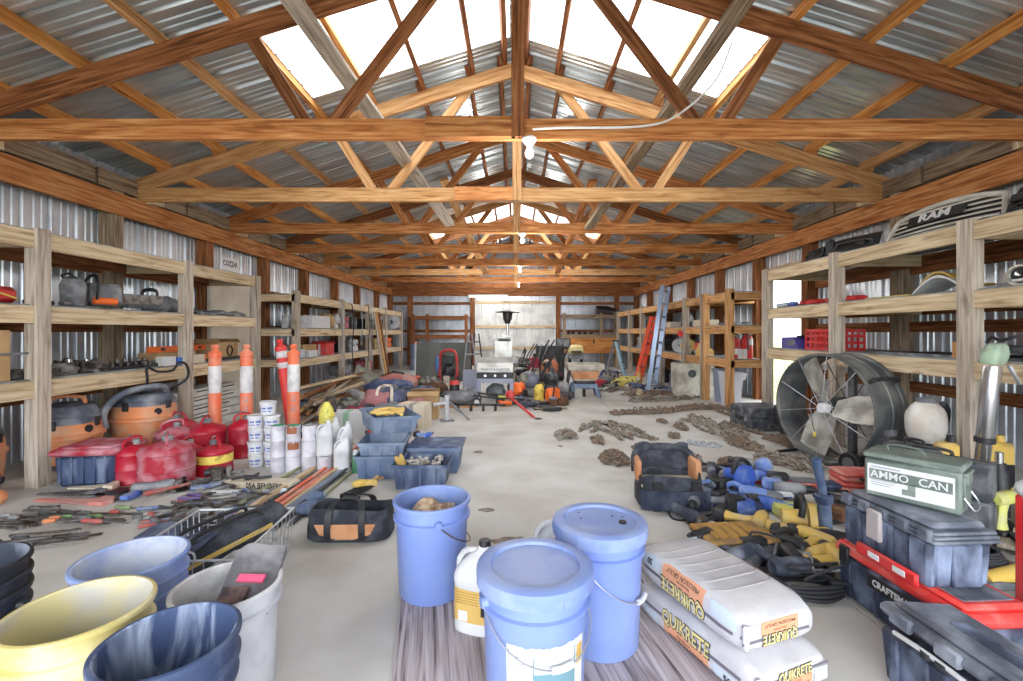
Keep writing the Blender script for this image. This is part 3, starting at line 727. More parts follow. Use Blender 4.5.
def paint_can(label, loc, rz=0, r=.05, h=.115, body=None, lid=None, group=None, drip=None):
    t = thing('paint_can', label, 'paint can', loc, rz, group)
    q = MB(); q.lathe([(0, .002), (r*.96, .002), (r*1.02, 0), (r*1.02, .004), (r, .006), (r, h-.008), (r*1.02, h-.006), (r*1.02, h-.002), (r*.98, h), (r*.94, h-.004), (0, h-.004)], 26); q.build('body', body or LABELW, t)
    q = MB(); q.lathe([(r*.84, h-.001), (r*.9, h+.0015), (r*.8, h+.001), (r*.76, h-.003), (0, h-.003)], 24, caps=False); q.build('lid', lid or GRYT, t)
    q = MB(); pts = [(r*1.02*math.cos(PI*i/14), -math.sin(PI*i/14)*(r+.004), h*.62-.045*math.sin(PI*i/14)) for i in range(15)]; q.tube(pts, .0014, 5); q.build('bail', WIRE, t)
    if drip is not None:
        q = MB(); wrap(q, lambda z: r, -.9, .7, h*.5, h*.95, .0008, 12, .012); q.build('paint_drip', drip, t)
    return t
def box_thing(name, label, cat, loc, d, m, rz=0, group=None, tape=None, open_=False, rot=None):
    """carton or case standing on loc; flaps or tape as parts"""
    t = thing(name, label, cat, loc, rz, group, rot)
    q = MB(); q.box((0, 0, d[2]/2), d, b=.003); q.build('body', m, t)
    if tape: q = MB(); q.box((0, 0, d[2]/2), (d[0]*.16, d[1]+.002, d[2]+.002)); q.build('tape', tape, t)
    if open_:
        for sg in (-1, 1): q = MB(); q.box((0, sg*(d[1]/2+.04), d[2]-.0+.012), (d[0], .09, .004), rx=-sg*.5); q.build('flap', m, t)
    return t
def lump(name, label, cat, loc, r, m, rz=0, rough=.45, seed=0, group=None, pw=.8, extra=None):
    """soft thing lying on a surface"""
    q = MB(); q.ball((0, 0, r[2]*.8), r, 20, 14, rough, seed, 0.0, pw)
    return solo(name, q, m, label, cat, loc, rz, group, angle=70)

# ---- hand tools, each lying on z=0 along local x
def screwdriver(name, label, loc, rz, hm, L=.22, group=None, r=.014):
    t = thing(name, label, 'hand tool', loc, rz, group)
    q = MB(); q.M = Matrix.Rotation(PI/2, 4, 'Y'); q.lathe([(0, -L*.5), (r*.7, -L*.49), (r, -L*.44), (r*.8, -L*.3), (r, -L*.2), (r*.85, -L*.08), (r*.5, -L*.05), (0, -L*.05)], 10, c=(-r, 0, 0)); q.build('handle', hm, t)
    q = MB(); q.cyl((-L*.05, 0, r), (L*.46, 0, r), r*.26, n=8); q.box((L*.48, 0, r), (L*.05, r*.6, r*.2)); q.build('shaft', TOOLST, t); return t
def pliers(name, label, loc, rz, hm, L=.21, group=None):
    t = thing(name, label, 'pliers', loc, rz, group)
    for sg in (-1, 1):
        q = MB(); q.tube(bez([(-L*.5, sg*.034, .012), (-L*.25, sg*.03, .013), (0, sg*.012, .012), (L*.1, 0, .012)], 4), [.009]*5+[.0085]*4+[.006]*4, 8); q.build('handle', hm, t)
    q = MB(); q.prism([(L*.05, -.016), (L*.14, -.02), (L*.24, -.014), (L*.5, -.005), (L*.5, .005), (L*.24, .014), (L*.14, .02), (L*.05, .016)], .012, 'z', (0, 0, .012)); q.cyl((L*.12, 0, .004), (L*.12, 0, .022), .008, n=10); q.build('jaw', TOOLST, t); return t
def wrench(name, label, loc, rz, m, L=.24, group=None):
    q = MB(); h = .005
    out = [(-L*.5, .004), (-L*.47, .012), (-L*.42, .013), (-L*.38, .007), (L*.34, .007), (L*.38, .017), (L*.44, .02), (L*.5, .014), (L*.45, .006), (L*.43, 0), (L*.45, -.006), (L*.5, -.014), (L*.44, -.02), (L*.38, -.017), (L*.34, -.007), (-L*.38, -.007), (-L*.42, -.013), (-L*.47, -.012), (-L*.5, -.004)]
    q.prism(out, .01, 'z', (0, 0, h)); return solo(name, q, m, label, 'wrench', loc, rz, group)
def file_tool(name, label, loc, rz, hm, L=.26, group=None, bm=None):
    t = thing(name, label, 'hand tool', loc, rz, group)
    q = MB(); q.box((L*.13, 0, .006), (L*.72, .022, .006), b=.001); q.build('blade', bm or TOOLST, t)
    q = MB(); q.M = Matrix.Rotation(PI/2, 4, 'Y'); q.lathe([(0, -L*.5), (.011, -L*.49), (.013, -L*.4), (.010, -L*.26), (.007, -L*.22), (0, -L*.22)], 10, c=(-.013, 0, 0)); q.build('handle', hm, t); return t
def hammer(name, label, loc, rz, hm, L=.33, group=None):
    t = thing(name, label, 'hammer', loc, rz, group)
    q = MB(); q.tube([(-L/2, 0, .016), (-L*.3, 0, .016), (0, 0, .015), (L*.44, 0, .016)], [.016, .017, .011, .01], 8); q.build('handle', hm, t)
    q = MB(); q.cyl((L*.45, -.06, .018), (L*.45, -.02, .018), .015, n=10); q.cyl((L*.45, -.022, .018), (L*.45, .03, .018), .011, n=8); q.prism([(L*.43, .02), (L*.47, .02), (L*.445, .075), (L*.425, .08)], .02, 'z', (0, 0, .018)); q.build('head', TOOLST, t); return t

# ---- power tools
def drill(name, label, loc, rz, m, batt=None, group=None, s=1.0, lie=True, dark=None):
    t = thing(name, label, 'power tool', loc, group=group, rot=(PI/2 if lie else 0, 0, rz)); t.scale = (s, s, s)
    zo = -.0 if lie else .22; yo = .04 if lie else 0
    dk = dark or BLKP
    def L(x, y, z): return (x, y+yo, z+zo)
    q = MB(); q.M = Matrix.Translation((0, yo, zo)) @ Matrix.Rotation(PI/2, 4, 'Y'); q.lathe([(0, -.085), (.026, -.083), (.032, -.07), (.034, -.01), (.033, .05), (.027, .075), (0, .075)], 16); q.build('housing', m, t)
    q = MB(); q.M = Matrix.Translation((0, yo, zo)) @ Matrix.Rotation(PI/2, 4, 'Y'); q.lathe([(0, .075), (.024, .075), (.023, .10), (.017, .125), (.010, .135), (0, .135)], 14); q.build('chuck', dk, t)
    q = MB()
    sec = [(-.02, -.02, .026), (-.03, -.07, .021), (-.036, -.12, .023), (-.036, -.15, .03)]
    q.loft([[L(x+c*r*1.15, sn*r*.8, z) for c, sn in [(math.cos(2*PI*k/12), math.sin(2*PI*k/12)) for k in range(12)]] for x, z, r in sec]); q.build('grip', m, t)
    q = MB(); q.box(L(.004, 0, -.05), (.016, .014, .024), b=.004); q.build('trigger', dk, t)
    q = MB(); q.box(L(-.022, 0, -.178), (.115, .072, .055), b=.01); q.build('battery', batt or dk, t); return t
def grinder(name, label, loc, rz, m, group=None, L=.30, cord=True, dark=None):
    t = thing(name, label, 'power tool', loc, rz, group); dk = dark or BLKP
    q = MB(); q.M = Matrix.Translation((0, 0, .042)) @ Matrix.Rotation(PI/2, 4, 'Y'); q.lathe([(0, -L*.5), (.026, -L*.49), (.032, -L*.44), (.029, -L*.15), (.034, 0), (.040, L*.08), (.040, L*.24), (.033, L*.3), (0, L*.3)], 18); q.build('housing', m, t)
    q = MB(); q.box((L*.36, 0, .044), (L*.15, .07, .062), b=.014); q.build('gear_head', TOOLST, t)
    q = MB(); q.cyl((L*.38, 0, .006), (L*.38, 0, .012), .06, n=26); q.build('disc', dk, t)
    q = MB(); pts = [(L*.38+.066*math.cos(a), .066*math.sin(a), z) for a in [PI*.5+PI*i/12 for i in range(13)] for z in (.004, .026)]
    q.add(pts, [(2*i, 2*i+2, 2*i+3, 2*i+1) for i in range(12)]); q.build('guard', TOOLST, t)
    q = MB(); q.tube(bez([(L*.36, .03, .05), (L*.36, .07, .055), (L*.36, .14, .05)], 4), [.011]*4+[.016]*5, 8); q.build('side_handle', dk, t)
    if cord: q = MB(); q.tube(bez([(-L*.5, 0, .042), (-L*.6, .01, .03), (-L*.72, .05, .006), (-L*.66, .16, .006), (-L*.4, .2, .006), (-L*.25, .13, .006), (-L*.5, .09, .012)], 6), .0042, 6); q.build('power_cord', CORD, t)
    return t
def circular_saw(name, label, loc, rz, m, group=None, dark=None):
    t = thing(name, label, 'power tool', loc, rz, group); dk = dark or BLKP
    q = MB(); q.box((0, 0, .008), (.29, .14, .005), b=.001); q.build('shoe', TOOLST, t)
    q = MB(); q.cyl((0, -.035, .088), (0, -.003, .088), .092, n=28); q.build('blade_guard', m, t)
    q = MB(); q.cyl((-.005, -.022, .075), (-.005, -.018, .075), .085, n=28); q.build('blade', TOOLST, t)
    q = MB(); q.cyl((0, 0, .095), (0, .11, .095), .046, .04, 18); q.build('motor', m, t)
    q = MB(); q.tube(bez([(-.05, .03, .12), (-.04, .02, .19), (.03, .02, .205), (.10, .02, .16), (.12, .02, .10)], 5), .015, 10); q.build('handle', dk, t)
    q = MB(); q.box((-.10, .05, .06), (.075, .075, .06), b=.01); q.build('battery', dk, t); return t
def recip_saw(name, label, loc, rz, m, group=None, dark=None, L=.42):
    t = thing(name, label, 'power tool', loc, rz, group); dk = dark or BLKP
    q = MB(); q.M = Matrix.Translation((0, 0, .045)) @ Matrix.Rotation(PI/2, 4, 'Y'); q.lathe([(0, -L*.18), (.034, -L*.17), (.042, -.02), (.036, L*.18), (.03, L*.24), (0, L*.24)], 16); q.build('housing', m, t)
    q = MB(); q.M = Matrix.Translation((0, 0, .045)) @ Matrix.Rotation(PI/2, 4, 'Y'); q.lathe([(0, L*.2), (.036, L*.2), (.03, L*.36), (.02, L*.4), (0, L*.4)], 14); q.build('boot', dk, t)
    q = MB(); q.box((L*.47, 0, .045), (L*.2, .002, .018)); q.build('blade', TOOLST, t)
    q = MB(); q.tube(bez([(-L*.14, 0, .07), (-L*.26, 0, .085), (-L*.36, 0, .05), (-L*.3, 0, .02), (-L*.14, 0, .025)], 5), .016, 10); q.build('handle', m, t)
    q = MB(); q.box((-L*.40, 0, .035), (.06, .075, .06), b=.01); q.build('battery', dk, t); return t
def battery_pack(name, label, loc, rz, m, group=None, s=1.0):
    t = thing(name, label, 'battery', loc, rz, group); t.scale = (s, s, s)
    q = MB(); q.box((0, 0, .03), (.13, .08, .058), b=.01); q.build('case', m, t)
    q = MB(); q.box((-.01, 0, .066), (.09, .055, .016), b=.003); q.build('rail', BLKP, t)
    q = MB(); q.box((.066, 0, .034), (.004, .05, .02)); q.build('label', GRYT, t); return t
def tool_bag(label, loc, rz, L, W, H, m=FABBLK, panel=None, open_=True, handles=True, name='tool_bag', slump=.0, group=None):
    t = thing(name, label, 'tool bag', loc, rz, group)
    n = 40
    def ring(z, k, kw): return [Vector((math.copysign(abs(math.cos(a))**.45, math.cos(a))*L/2*k, math.copysign(abs(math.sin(a))**.5, math.sin(a))*W/2*kw, z + slump*math.sin(3*a+1)*z/H)) for a in [2*PI*i/n for i in range(n)]]
    q = MB(); rings = [ring(0, .92, .9), ring(.012, 1, 1), ring(H*.45, 1.0, 1.04), ring(H*.8, .97, .92), ring(H, .95, .80 if open_ else .3)]
    if open_: rings += [ring(H-.004, .92, .74), ring(H*.5, .93, .9), ring(.02, .9, .9)]
    q.loft(rings); q.build('body', m, t, 60)
    if panel:
        q = MB(); q.add([(-L*.36, -W*.525, H*.62), (L*.36, -W*.525, H*.62), (L*.30, -W*.53, H*.3), (L*.1, -W*.525, H*.14), (-L*.1, -W*.525, H*.14), (-L*.30, -W*.53, H*.3)], [(0, 1, 2, 3, 4, 5)]); q.build('panel', panel, t)
    if handles:
        for sg in (-1, 1):
            pts = bez([(-L*.2, sg*W*.5, H*.1), (-L*.2, sg*W*.53, H*.5), (-L*.19, sg*W*.42, H*1.0), (-L*.12, sg*W*.18, H*1.25), (L*.12, sg*W*.18, H*1.22), (L*.19, sg*W*.42, H*1.0), (L*.2, sg*W*.53, H*.5), (L*.2, sg*W*.5, H*.1)], 5)
            q = MB(); vs = []
            for p in pts: vs += [p+Vector((-.016, sg*.004, 0)), p+Vector((.016, sg*.004, 0)), p+Vector((.016, sg*.009, .004)), p+Vector((-.016, sg*.009, .004))]
            q.add(vs, [(i*4+k, i*4+(k+1) % 4, i*4+4+(k+1) % 4, i*4+4+k) for i in range(len(pts)-1) for k in range(4)]); q.build('strap', BLKP if m is not BLKP else FABBLK, t)
        q = MB(); q.tube([(-L*.1, W*.0-.012+sg*0, H*1.24), (L*.1, -.012, H*1.22)], .015, 10); q.build('grip_wrap', BLKP, t)
    return t
# ---- chain
CH_GREY = mat('chain_steel', rgb(158,152,144), rough=.6, metal=.2, col2=rgb(116,98,84), scale=14)
CH_RUST = mat('chain_rust', rgb(142,122,104), rough=.8, metal=.1, col2=rgb(122,114,106), scale=16)
CH_SILV = mat('chain_zinc', rgb(176,180,188), rough=.4, metal=.7)
def chain(label, path, m, lk=.055, wid=.04, seed=0, passes=1, spread=0.0, group=None, maxn=220):
    """a chain laid to and fro along a path on the floor"""
    rr = random.Random(seed); path = [Vector(p) for p in path]; base = path[0].copy(); q = MB(); n = 0
    for ps in range(passes):
        off = (ps-(passes-1)/2)*spread
        pts = bez(path if ps % 2 == 0 else path[::-1], 10); acc = 0.0; k = 0
        for i in range(len(pts)-1):
            a, b = pts[i], pts[i+1]; d = b-a; L = d.length
            while acc < L and n < maxn:
                p = a + d*(acc/L); dd = d.normalized(); sd = Vector((-dd.y, dd.x, 0))
                wob = math.sin(k*.35+ps*2+seed)*spread*.5 + rr.uniform(-.3, .3)*lk*.4
                p = p + sd*(off+wob) - base
                z = lk*.22 + (.012 if ps % 3 == 1 else 0) + (rr.random()*.02 if spread and rr.random() < .3 else 0)
                ang = rr.uniform(-.35, .35); dd2 = Matrix.Rotation(ang, 3, 'Z') @ dd
                nm = Vector((0, 0, 1)) if k % 2 == 0 else sd + Vector((0, 0, .5))
                q.link((p.x, p.y, z + (lk*.1 if k % 2 else 0)), dd2, nm, lk*.9, lk*.62, lk*.155, 8, 4)
                acc += lk*.72; k += 1; n += 1
            acc -= L
    return solo('steel_chain', q, m, label, 'chain', (base.x, base.y, .001), group=group)
def chain_heap(label, c, rx, ry, m, n=90, lk=.055, h=.06, seed=0, rz=0.0, group=None):
    rr = random.Random(seed); q = MB()
    x = y = 0.0; a = 0.0; cr, sr = math.cos(rz), math.sin(rz)
    for i in range(n):
        a += rr.uniform(-.9, .9)
        x2, y2 = x + math.cos(a)*lk*.7/rx, y + math.sin(a)*lk*.7/ry
        if x2*x2+y2*y2 > 1: a += PI*.7; x2, y2 = x*.9+rr.uniform(-.1, .1), y*.9+rr.uniform(-.1, .1)
        x, y = x2, y2; d = Vector((math.cos(a), math.sin(a), rr.uniform(-.25, .25)))
        z = lk*.25 + (h*max(0, 1-x*x-y*y))*rr.random()
        px_, py_ = x*rx, y*ry
        d = Vector((d.x*cr-d.y*sr, d.x*sr+d.y*cr, d.z))
        q.link((px_*cr-py_*sr, px_*sr+py_*cr, z), d, (rr.uniform(-1, 1), rr.uniform(-1, 1), rr.uniform(.2, 1)), lk*.9, lk*.62, lk*.155, 8, 4)
    return solo('steel_chain', q, m, label, 'chain', (c[0], c[1], .001), group=group)
# ------------------------------------------------------------ shelving along the left wall
shelving('near lumber shelving on the left wall, three grey decks high', -1, -3.2, -3.83, [1.6, 3.05, 4.44, 5.64], [.72, 1.225, 1.73], 1.75)
shelving('far lumber shelving on the left wall beyond the white door slab', -1, -3.2, -3.83, [6.7, 8.47, 10.0, 11.3, 12.9], [.64, 1.10, 1.61], 1.66)
LZ = (.733, 1.238, 1.743)       # deck tops, near shelving

# ---- top and middle decks
t = thing('licence_plate', 'white licence plate propped on the top deck of the near left shelving', 'licence plate', (-3.22, 5.16, LZ[2]), rot=(-.0, -.12, 0))
q = MB(); q.box((0, 0, .075), (.002, .30, .15), b=.0008); q.build('plate', LABELW, t)
text('plate_number', 'COZZ41', .085, INK, t, M=Matrix.Translation((.0022, 0, .075)) @ Matrix.Rotation(PI/2, 4, 'Z') @ Matrix.Rotation(PI/2, 4, 'X'), depth=.0006, sx=.82, bold=.002)

t = thing('tool_case', 'red plastic tool case with black clasp on the middle left deck', 'tool case', (-3.42, 2.82, LZ[1]))
q = MB(); q.box((0, 0, .055), (.24, .44, .11), b=.03); q.build('case', ORNG if False else REDP, t)
q = MB(); q.box((.118, -.02, .05), (.02, .12, .05), b=.008); q.build('clasp', BLKP, t)
q = MB(); q.tube(bez([(.12, -.2, .1), (.125, 0, .085), (.125, .2, .03)], 5), .006, 6); q.build('yellow_cord', BANDY, t)

t = thing('chainsaw', 'grey chainsaw with orange trim on the middle left deck', 'chainsaw', (-3.38, 3.74, LZ[1]), 1.2); t.scale = (.85, .9, 1.15)
q = MB(); q.box((0, 0, .10), (.26, .15, .16), b=.03); q.build('housing', GRYT, t)
q = MB(); q.box((-.02, 0, .055), (.20, .17, .05), b=.012); q.build('trim', ORNG, t)
q = MB(); q.tube(bez([(-.10, .09, .06), (-.09, .10, .20), (-.07, 0, .235), (-.09, -.09, .18), (-.10, -.09, .06)], 5), .012, 8); q.build('handle', BLKP, t)
q = MB(); q.box((.33, .03, .085), (.42, .008, .075), b=.003); q.build('bar', TOOLST, t)
t = thing('tool_scabbard', 'tall grey moulded tool standing beside the chainsaw', 'power tool', (-3.36, 3.46, LZ[1]), .3)
q = MB(); q.loft([[Vector((math.copysign(abs(math.cos(a))**.6, math.cos(a))*w, math.sin(a)*d, z)) for a in [2*PI*i/20 for i in range(20)]] for z, w, d in ((0, .055, .05), (.01, .065, .06), (.16, .078, .065), (.21, .06, .055), (.235, .02, .02))]); q.build('shell', GRYT, t)
q = MB(); q.box((0, .075, .11), (.09, .05, .21), b=.015); q.build('back_panel', BLKP, t)
q = MB(); q.tube(bez([(-.02, -.03, .2), (-.05, -.04, .235), (.0, -.05, .25), (.04, -.03, .21)], 4), .008, 6); q.build('handle', BLKP, t)
t = thing('wrench_set', 'small steel fittings laid beside the tall grey tool', 'fittings', (-3.33, 3.2, LZ[1]), 1.3)
for k in range(3): q = MB(); q.cyl((-.1+.1*k, -.02, .02), (-.03+.1*k, .02, .02), .018, n=10); q.build('fitting', TOOLST, t)
t = thing('hedge_trimmer', 'long grey hedge trimmer lying along the middle left deck', 'hedge trimmer', (-3.43, 4.32, LZ[1]+.001), PI/2+.03); t.scale = (1, 1, 1.5)
q = MB(); q.box((-.36, 0, .03), (.52, .05, .02), b=.004)
for k in range(11): q.box((-.58+.046*k, 0, .022), (.014, .09, .008))
q.build('blade', GRYT, t)
q = MB(); q.ball((.08, 0, .05), (.2, .09, .055), 16, 10, .2, 3, 0, .7); q.build('housing', GRYT, t)
q = MB(); q.tube(bez([(-.05, -.06, .06), (-.05, -.06, .13), (-.05, .06, .13), (-.05, .06, .06)], 4), .012, 8); q.build('handle', BLKP, t)
for k, (y, L, lab) in enumerate(((4.98, .55, 'thick grey folded tarp at the far end of the middle left deck'), (5.3, .42, 'thin grey folded tarp lying on the thick one'))):
    q = MB(); q.grid(lambda u, v: ((-.17+.34*v), (-L/2+L*u), .035+.018*math.sin(u*7+v*3)+.010*math.sin(v*11)), 14, 8, .03); solo('folded_tarp', q, GRYT if k else mat('grey_tarp', rgb(132,136,142), rough=.8, col2=rgb(104,108,114), scale=6), lab, 'tarp', (-3.42, y, LZ[1]+.001+.0*k))
# ---- lower deck
box_thing('cardboard_box', 'tall brown cardboard box on the lower left deck', 'box', (-3.42, 2.80, LZ[0]), (.3, .3, .33), CARD)
t = thing('shelf_strip', 'thin grey metal strip laid across the box front', 'metal strip', (-3.262, 2.83, LZ[0]))
q = MB(); q.box((.0, 0, .175), (.006, .46, .014), b=.001); q.box((0, -.2, .09), (.006, .02, .18)); q.build('strip', GRYT, t)
hw = mat('engine_metal', rgb(132,130,128), rough=.5, metal=.5, col2=rgb(70,64,60), scale=12, lo=.4, hi=.55)
for k, (y, s) in enumerate(((3.24, .06), (3.40, .075), (3.55, .07), (3.66, .06), (3.02, .05))):
    q = MB(); q.ball((0, 0, s*.5), (s, s*1.2, s*.75), 12, 8, .9, k*3+1, 0, .55); q.cyl((0, -s, s*.6), (.01, s, s*.8), s*.3, n=10)
    t = thing('metal_fitting', ['cast metal fitting nearest the first post on the lower left deck', 'chrome cast fitting, second from the first post', 'grey cast fitting in the middle of the metal parts', 'small dark fitting beside the long black bars', 'small silver fitting between the box and the post'][k], 'metal part', (-3.36, y, LZ[0]+.001), k*.8, 'metal parts on the lower left deck'); q.build('casting', hw, t)
    q = MB(); q.cyl((.02, 0, s*.9), (.02, 0, s*1.5), s*.28, n=10); q.build('flange', CHROME, t)
for k in range(4):
    t = thing('socket_rail', ['long black bar rail, bottom of the stack on the lower left deck', 'black bar rail with clips lying on the stack', 'short black bar rail behind the stack', 'black bar rail with chrome end next to the white box'][k], 'tool rail', (-3.33-.05*(k % 3), 3.92+.09*k, LZ[0]+.001+(.03 if k == 1 else 0)), PI/2+.1*k)
    q = MB(); q.box((0, 0, .014), (.42-.05*k, .04, .028), b=.004); q.build('rail', BLKP, t)
    for j in range(5): q = MB(); q.cyl((-.16+.08*j, 0, .028), (-.16+.08*j, 0, .055), .014, n=10); q.build('socket', hw, t)
box_thing('cardboard_box', 'long low cardboard box under the orange level', 'box', (-3.52, 4.62, LZ[0]), (.2, .52, .115), CARD)
box_thing('small_carton', 'white carton on the lower left deck', 'box', (-3.30, 4.30, LZ[0]), (.1, .13, .085), LABELW, tape=PAPER)
box_thing('small_carton', 'bright blue carton beside the white one', 'box', (-3.295, 4.46, LZ[0]), (.1, .12, .07), mat('carton_blue', rgb(72,122,206), rough=.6), tape=BPALE)
box_thing('small_carton', 'white and tan carton against the second post', 'box', (-3.30, 4.66, LZ[0]), (.1, .22, .085), PAPER, tape=LABELW)
for k, (y, z, rzz) in enumerate(((4.72, LZ[0]+.118, .1), (5.12, LZ[0]+.001, -.04))):
    t = thing('spirit_level', ['long orange level lying on the cardboard box', 'orange level on the deck beyond the second post'][k], 'level', (-3.46, y, z), PI/2+rzz)
    q = MB(); q.box((0, 0, .03), (1.0 if k == 0 else .6, .024, .058), b=.003); q.build('rail', ORNG, t)
    for j in (-.3, 0, .3): q = MB(); q.box((j*(1 if k == 0 else .6), 0, .03), (.07, .027, .03), b=.003); q.build('vial', BLKP if j else LIME, t)
t = box_thing('cardboard_box', 'brown cardboard box with a round black logo on the lower left deck', 'box', (-3.52, 5.35, LZ[0]+.001), (.3, .44, .2), CARD, open_=True, rz=.15)
q = MB()
for sg in (-1, 1): q.tube(bez([(.1515, sg*.02, .155), (.1515, sg*.06, .12), (.1515, sg*.065, .09), (.1515, sg*.02, .04)], 4), .011, 6)
for o in ([q]): q.build('logo', INK, t)
t = thing('black_channel', 'black metal channel lying in front of the logo box', 'channel', (-3.29, 5.2, LZ[0]+.001), PI/2+.08)
q = MB(); q.box((0, 0, .01), (.7, .05, .02), b=.002); q.box((0, -.022, .024), (.7, .006, .02)); q.box((0, .022, .024), (.7, .006, .02)); q.build('channel', BLKP, t)

# ---- white slab and boards between the two runs
t = thing('door_slab', 'white door slab standing against the left wall past the near shelving', 'door slab', (-3.80, 6.15, 0))
q = MB(); q.box((0, 0, .86), (.04, 1.02, 1.70), b=.004); q.build('slab', mat('white_slab', rgb(228,222,208), rough=.6, col2=rgb(214,206,190), scale=3), t)
q = MB(); q.cyl((.02, -.42, .9), (.06, -.42, .9), .028, .02, 14); q.build('knob', CHROME, t)
t2 = mat('white_trim', rgb(226,226,222), rough=.6, col2=rgb(202,202,200), scale=5)
for k in range(5):
    t = thing('trim_board', ['lowest', 'second lowest', 'middle', 'second highest', 'topmost'][k] + ' white trim board of the stack under the near left shelving', 'trim board', (-3.52-.012*k, 5.05+.03*(k % 2), .001+.088*k), .02*(k-2), 'white boards under the shelf')
    q = MB(); q.beam((0, -.62, .04), (0, .62, .04), .34-.02*k, .078); q.build('board', t2, t)
    q = MB(); q.box((.171-.01*k, .1*(k-2), .05), (.004, .7, .012)); q.build('slot', INK, t)

# ------------------------------------------------------------ vacuums under the shelf
VORG = mat('vac_orange', rgb(226,144,94), rough=.55, col2=rgb(214,166,132), scale=6); VGRY = mat('vac_grey', rgb(84,92,108), rough=.65, col2=rgb(140,146,154), scale=7, lo=.42, hi=.62)
def vac(label, loc, r, hb, hd, rz, latch=True, handle=True):
    t = thing('shop_vacuum', label, 'vacuum', loc, rz)
    q = MB(); q.lathe([(0, .05), (r*.80, .05), (r*.84, .06), (r*.94, .05+hb*.62), (r*1.02, .05+hb*.64), (r*1.02, .05+hb*.72), (r*.93, .05+hb*.74), (r*.88, .05+hb), (0, .05+hb)], 32, sq=.12); q.build('tank', VORG, t)
    q = MB(); z0 = .05+hb; q.lathe([(r*.90, z0), (r*.90, z0+hd*.35), (r*.84, z0+hd*.4), (r*.82, z0+hd*.6), (r*.72, z0+hd*.88), (r*.5, z0+hd), (0, z0+hd)], 32, sq=.12); q.build('motor_lid', VGRY, t)
    for a in (0, PI/2, PI, 1.5*PI):
        q = MB(); q.cyl((r*.74*math.cos(a+.8)-.01, r*.74*math.sin(a+.8), .028), (r*.74*math.cos(a+.8)+.02, r*.74*math.sin(a+.8), .028), .028, n=12); q.build('caster', BLKP, t)
        q = MB(); q.box((r*.93*math.cos(a), r*.93*math.sin(a), z0), (.02, .05, .07), rz=a, b=.005); q.build('latch', BLKP, t)
    q = MB(); q.lathe([(.022, 0), (.03, 0), (.03, .02), (.022, .02)], 16); o = q.build('hose_port', BLKP, t); o.location = (r*.80, -r*.42, .05+hb*.86); o.rotation_euler = (0, PI/2, -.5)
    if handle: q = MB(); q.tube(bez([(-r*.5, 0, z0+hd*.7), (-r*.45, 0, z0+hd+.04), (r*.45, 0, z0+hd+.04), (r*.5, 0, z0+hd*.7)], 6), .014, 8); q.build('handle', VORG if handle == 2 else BLKP, t)
    return t
v = vac('orange shop vacuum with grey lid right behind the first left post', (-3.48, 3.54, 0), .205, .30, .15, .3, handle=2)
v2 = vac('orange shop vacuum with dark lid and curved grey hose under the shelf', (-3.30, 4.06, 0), .225, .36, .10, 0, handle=False)
q = MB(); pts = bez([(.12, .1, .50), (.16, -.05, .575), (.05, -.28, .54), (-.04, -.36, .40), (-.05, -.34, .26)], 8); q.tube(pts, .027, 10); q.build('hose', VGRY, v2)
q = MB(); q.tube(bez([(.05, -.10, .5), (.14, -.15, .62), (.155, -.17, .745), (.155, -.05, .70), (.155, .12, .70), (.155, .2, .765), (.155, .3, .73), (.14, .32, .6), (.05, .18, .5)], 6), .011, 8); q.build('tube_handle', BLKP, v2)
v3 = vac('small orange vacuum tangled in black hose left of the first post', (-3.62, 3.06, 0), .13, .28, .08, .2, handle=False)
q = MB(); q.tube(bez([(0, 0, .40), (-.06, -.10, .5), (-.10, -.17, .3), (.0, -.2, .1), (.1, -.17, .04), (0, -.22, .02)], 6), .02, 8); q.build('hose', BLKP, v3)
jug('dark blue jug on the floor beyond the near edge of the left shelving', (-3.30, 2.82, .001), 1.4, lab=False, h=.2, m=NAVYP)
q = MB(); q.ball((0, 0, .05), (.09, .08, .05), 16, 10, .1, 2, 0); solo('orange_ball', q, VORG, 'round orange float on the floor before the first left post', 'float', (-3.15, 2.72, .001))

# ------------------------------------------------------------ bin and gas cans
t = thing('storage_tote', 'dark tote with a dusty red lid standing by the first left post', 'tote', (-2.93, 3.22, 0), .12)
q = MB(); q.box((0, 0, .11), (.36, .3, .22), b=.03, taper=1.06); 
for k in range(5): q.box((-.14+.07*k, -.158, .12), (.02, .012, .18), b=.004)
q.build('bin', NAVYP, t)
q = MB(); q.box((0, 0, .235), (.42, .36, .045), b=.018); q.box((0, 0, .262), (.34, .28, .02), b=.008); q.build('lid', REDD, t)
for sg in (-1, 1): q = MB(); q.box((sg*.195, 0, .205), (.03, .1, .03), b=.008); q.build('handle', REDD, t)
safety_can('big dusty red safety can, stout and pale on top, foremost of the cans', (-2.40, 3.14, 0), .165, .30, 2.2, band=None, m=REDD)
safety_can('small red safety can with a yellow band, in front of the others', (-2.245, 3.40, 0), .122, .21, 2.6, BANDY)
safety_can('slim red gas can between the tote and the big dusty can', (-2.68, 3.20, 0), .105, .26, 1.2, None)
safety_can('tall red ribbed gas drum next to the white plaster tubs', (-2.30, 3.86, 0), .115, .31, .4, None)
safety_can('wide red safety can behind the small one with the yellow band', (-2.58, 3.80, 0), .155, .29, 1.8, None)
safety_can('dusty red safety can half hidden behind the big dusty one', (-2.74, 3.66, 0), .135, .29, .5, None, REDD)
safety_can('dark red gas can at the foot of the second left post', (-2.92, 3.95, 0), .13, .30, 2.9, None)
safety_can('small red gas can wedged behind the yellow-banded one', (-2.48, 3.46, 0), .085, .2, .9, None)

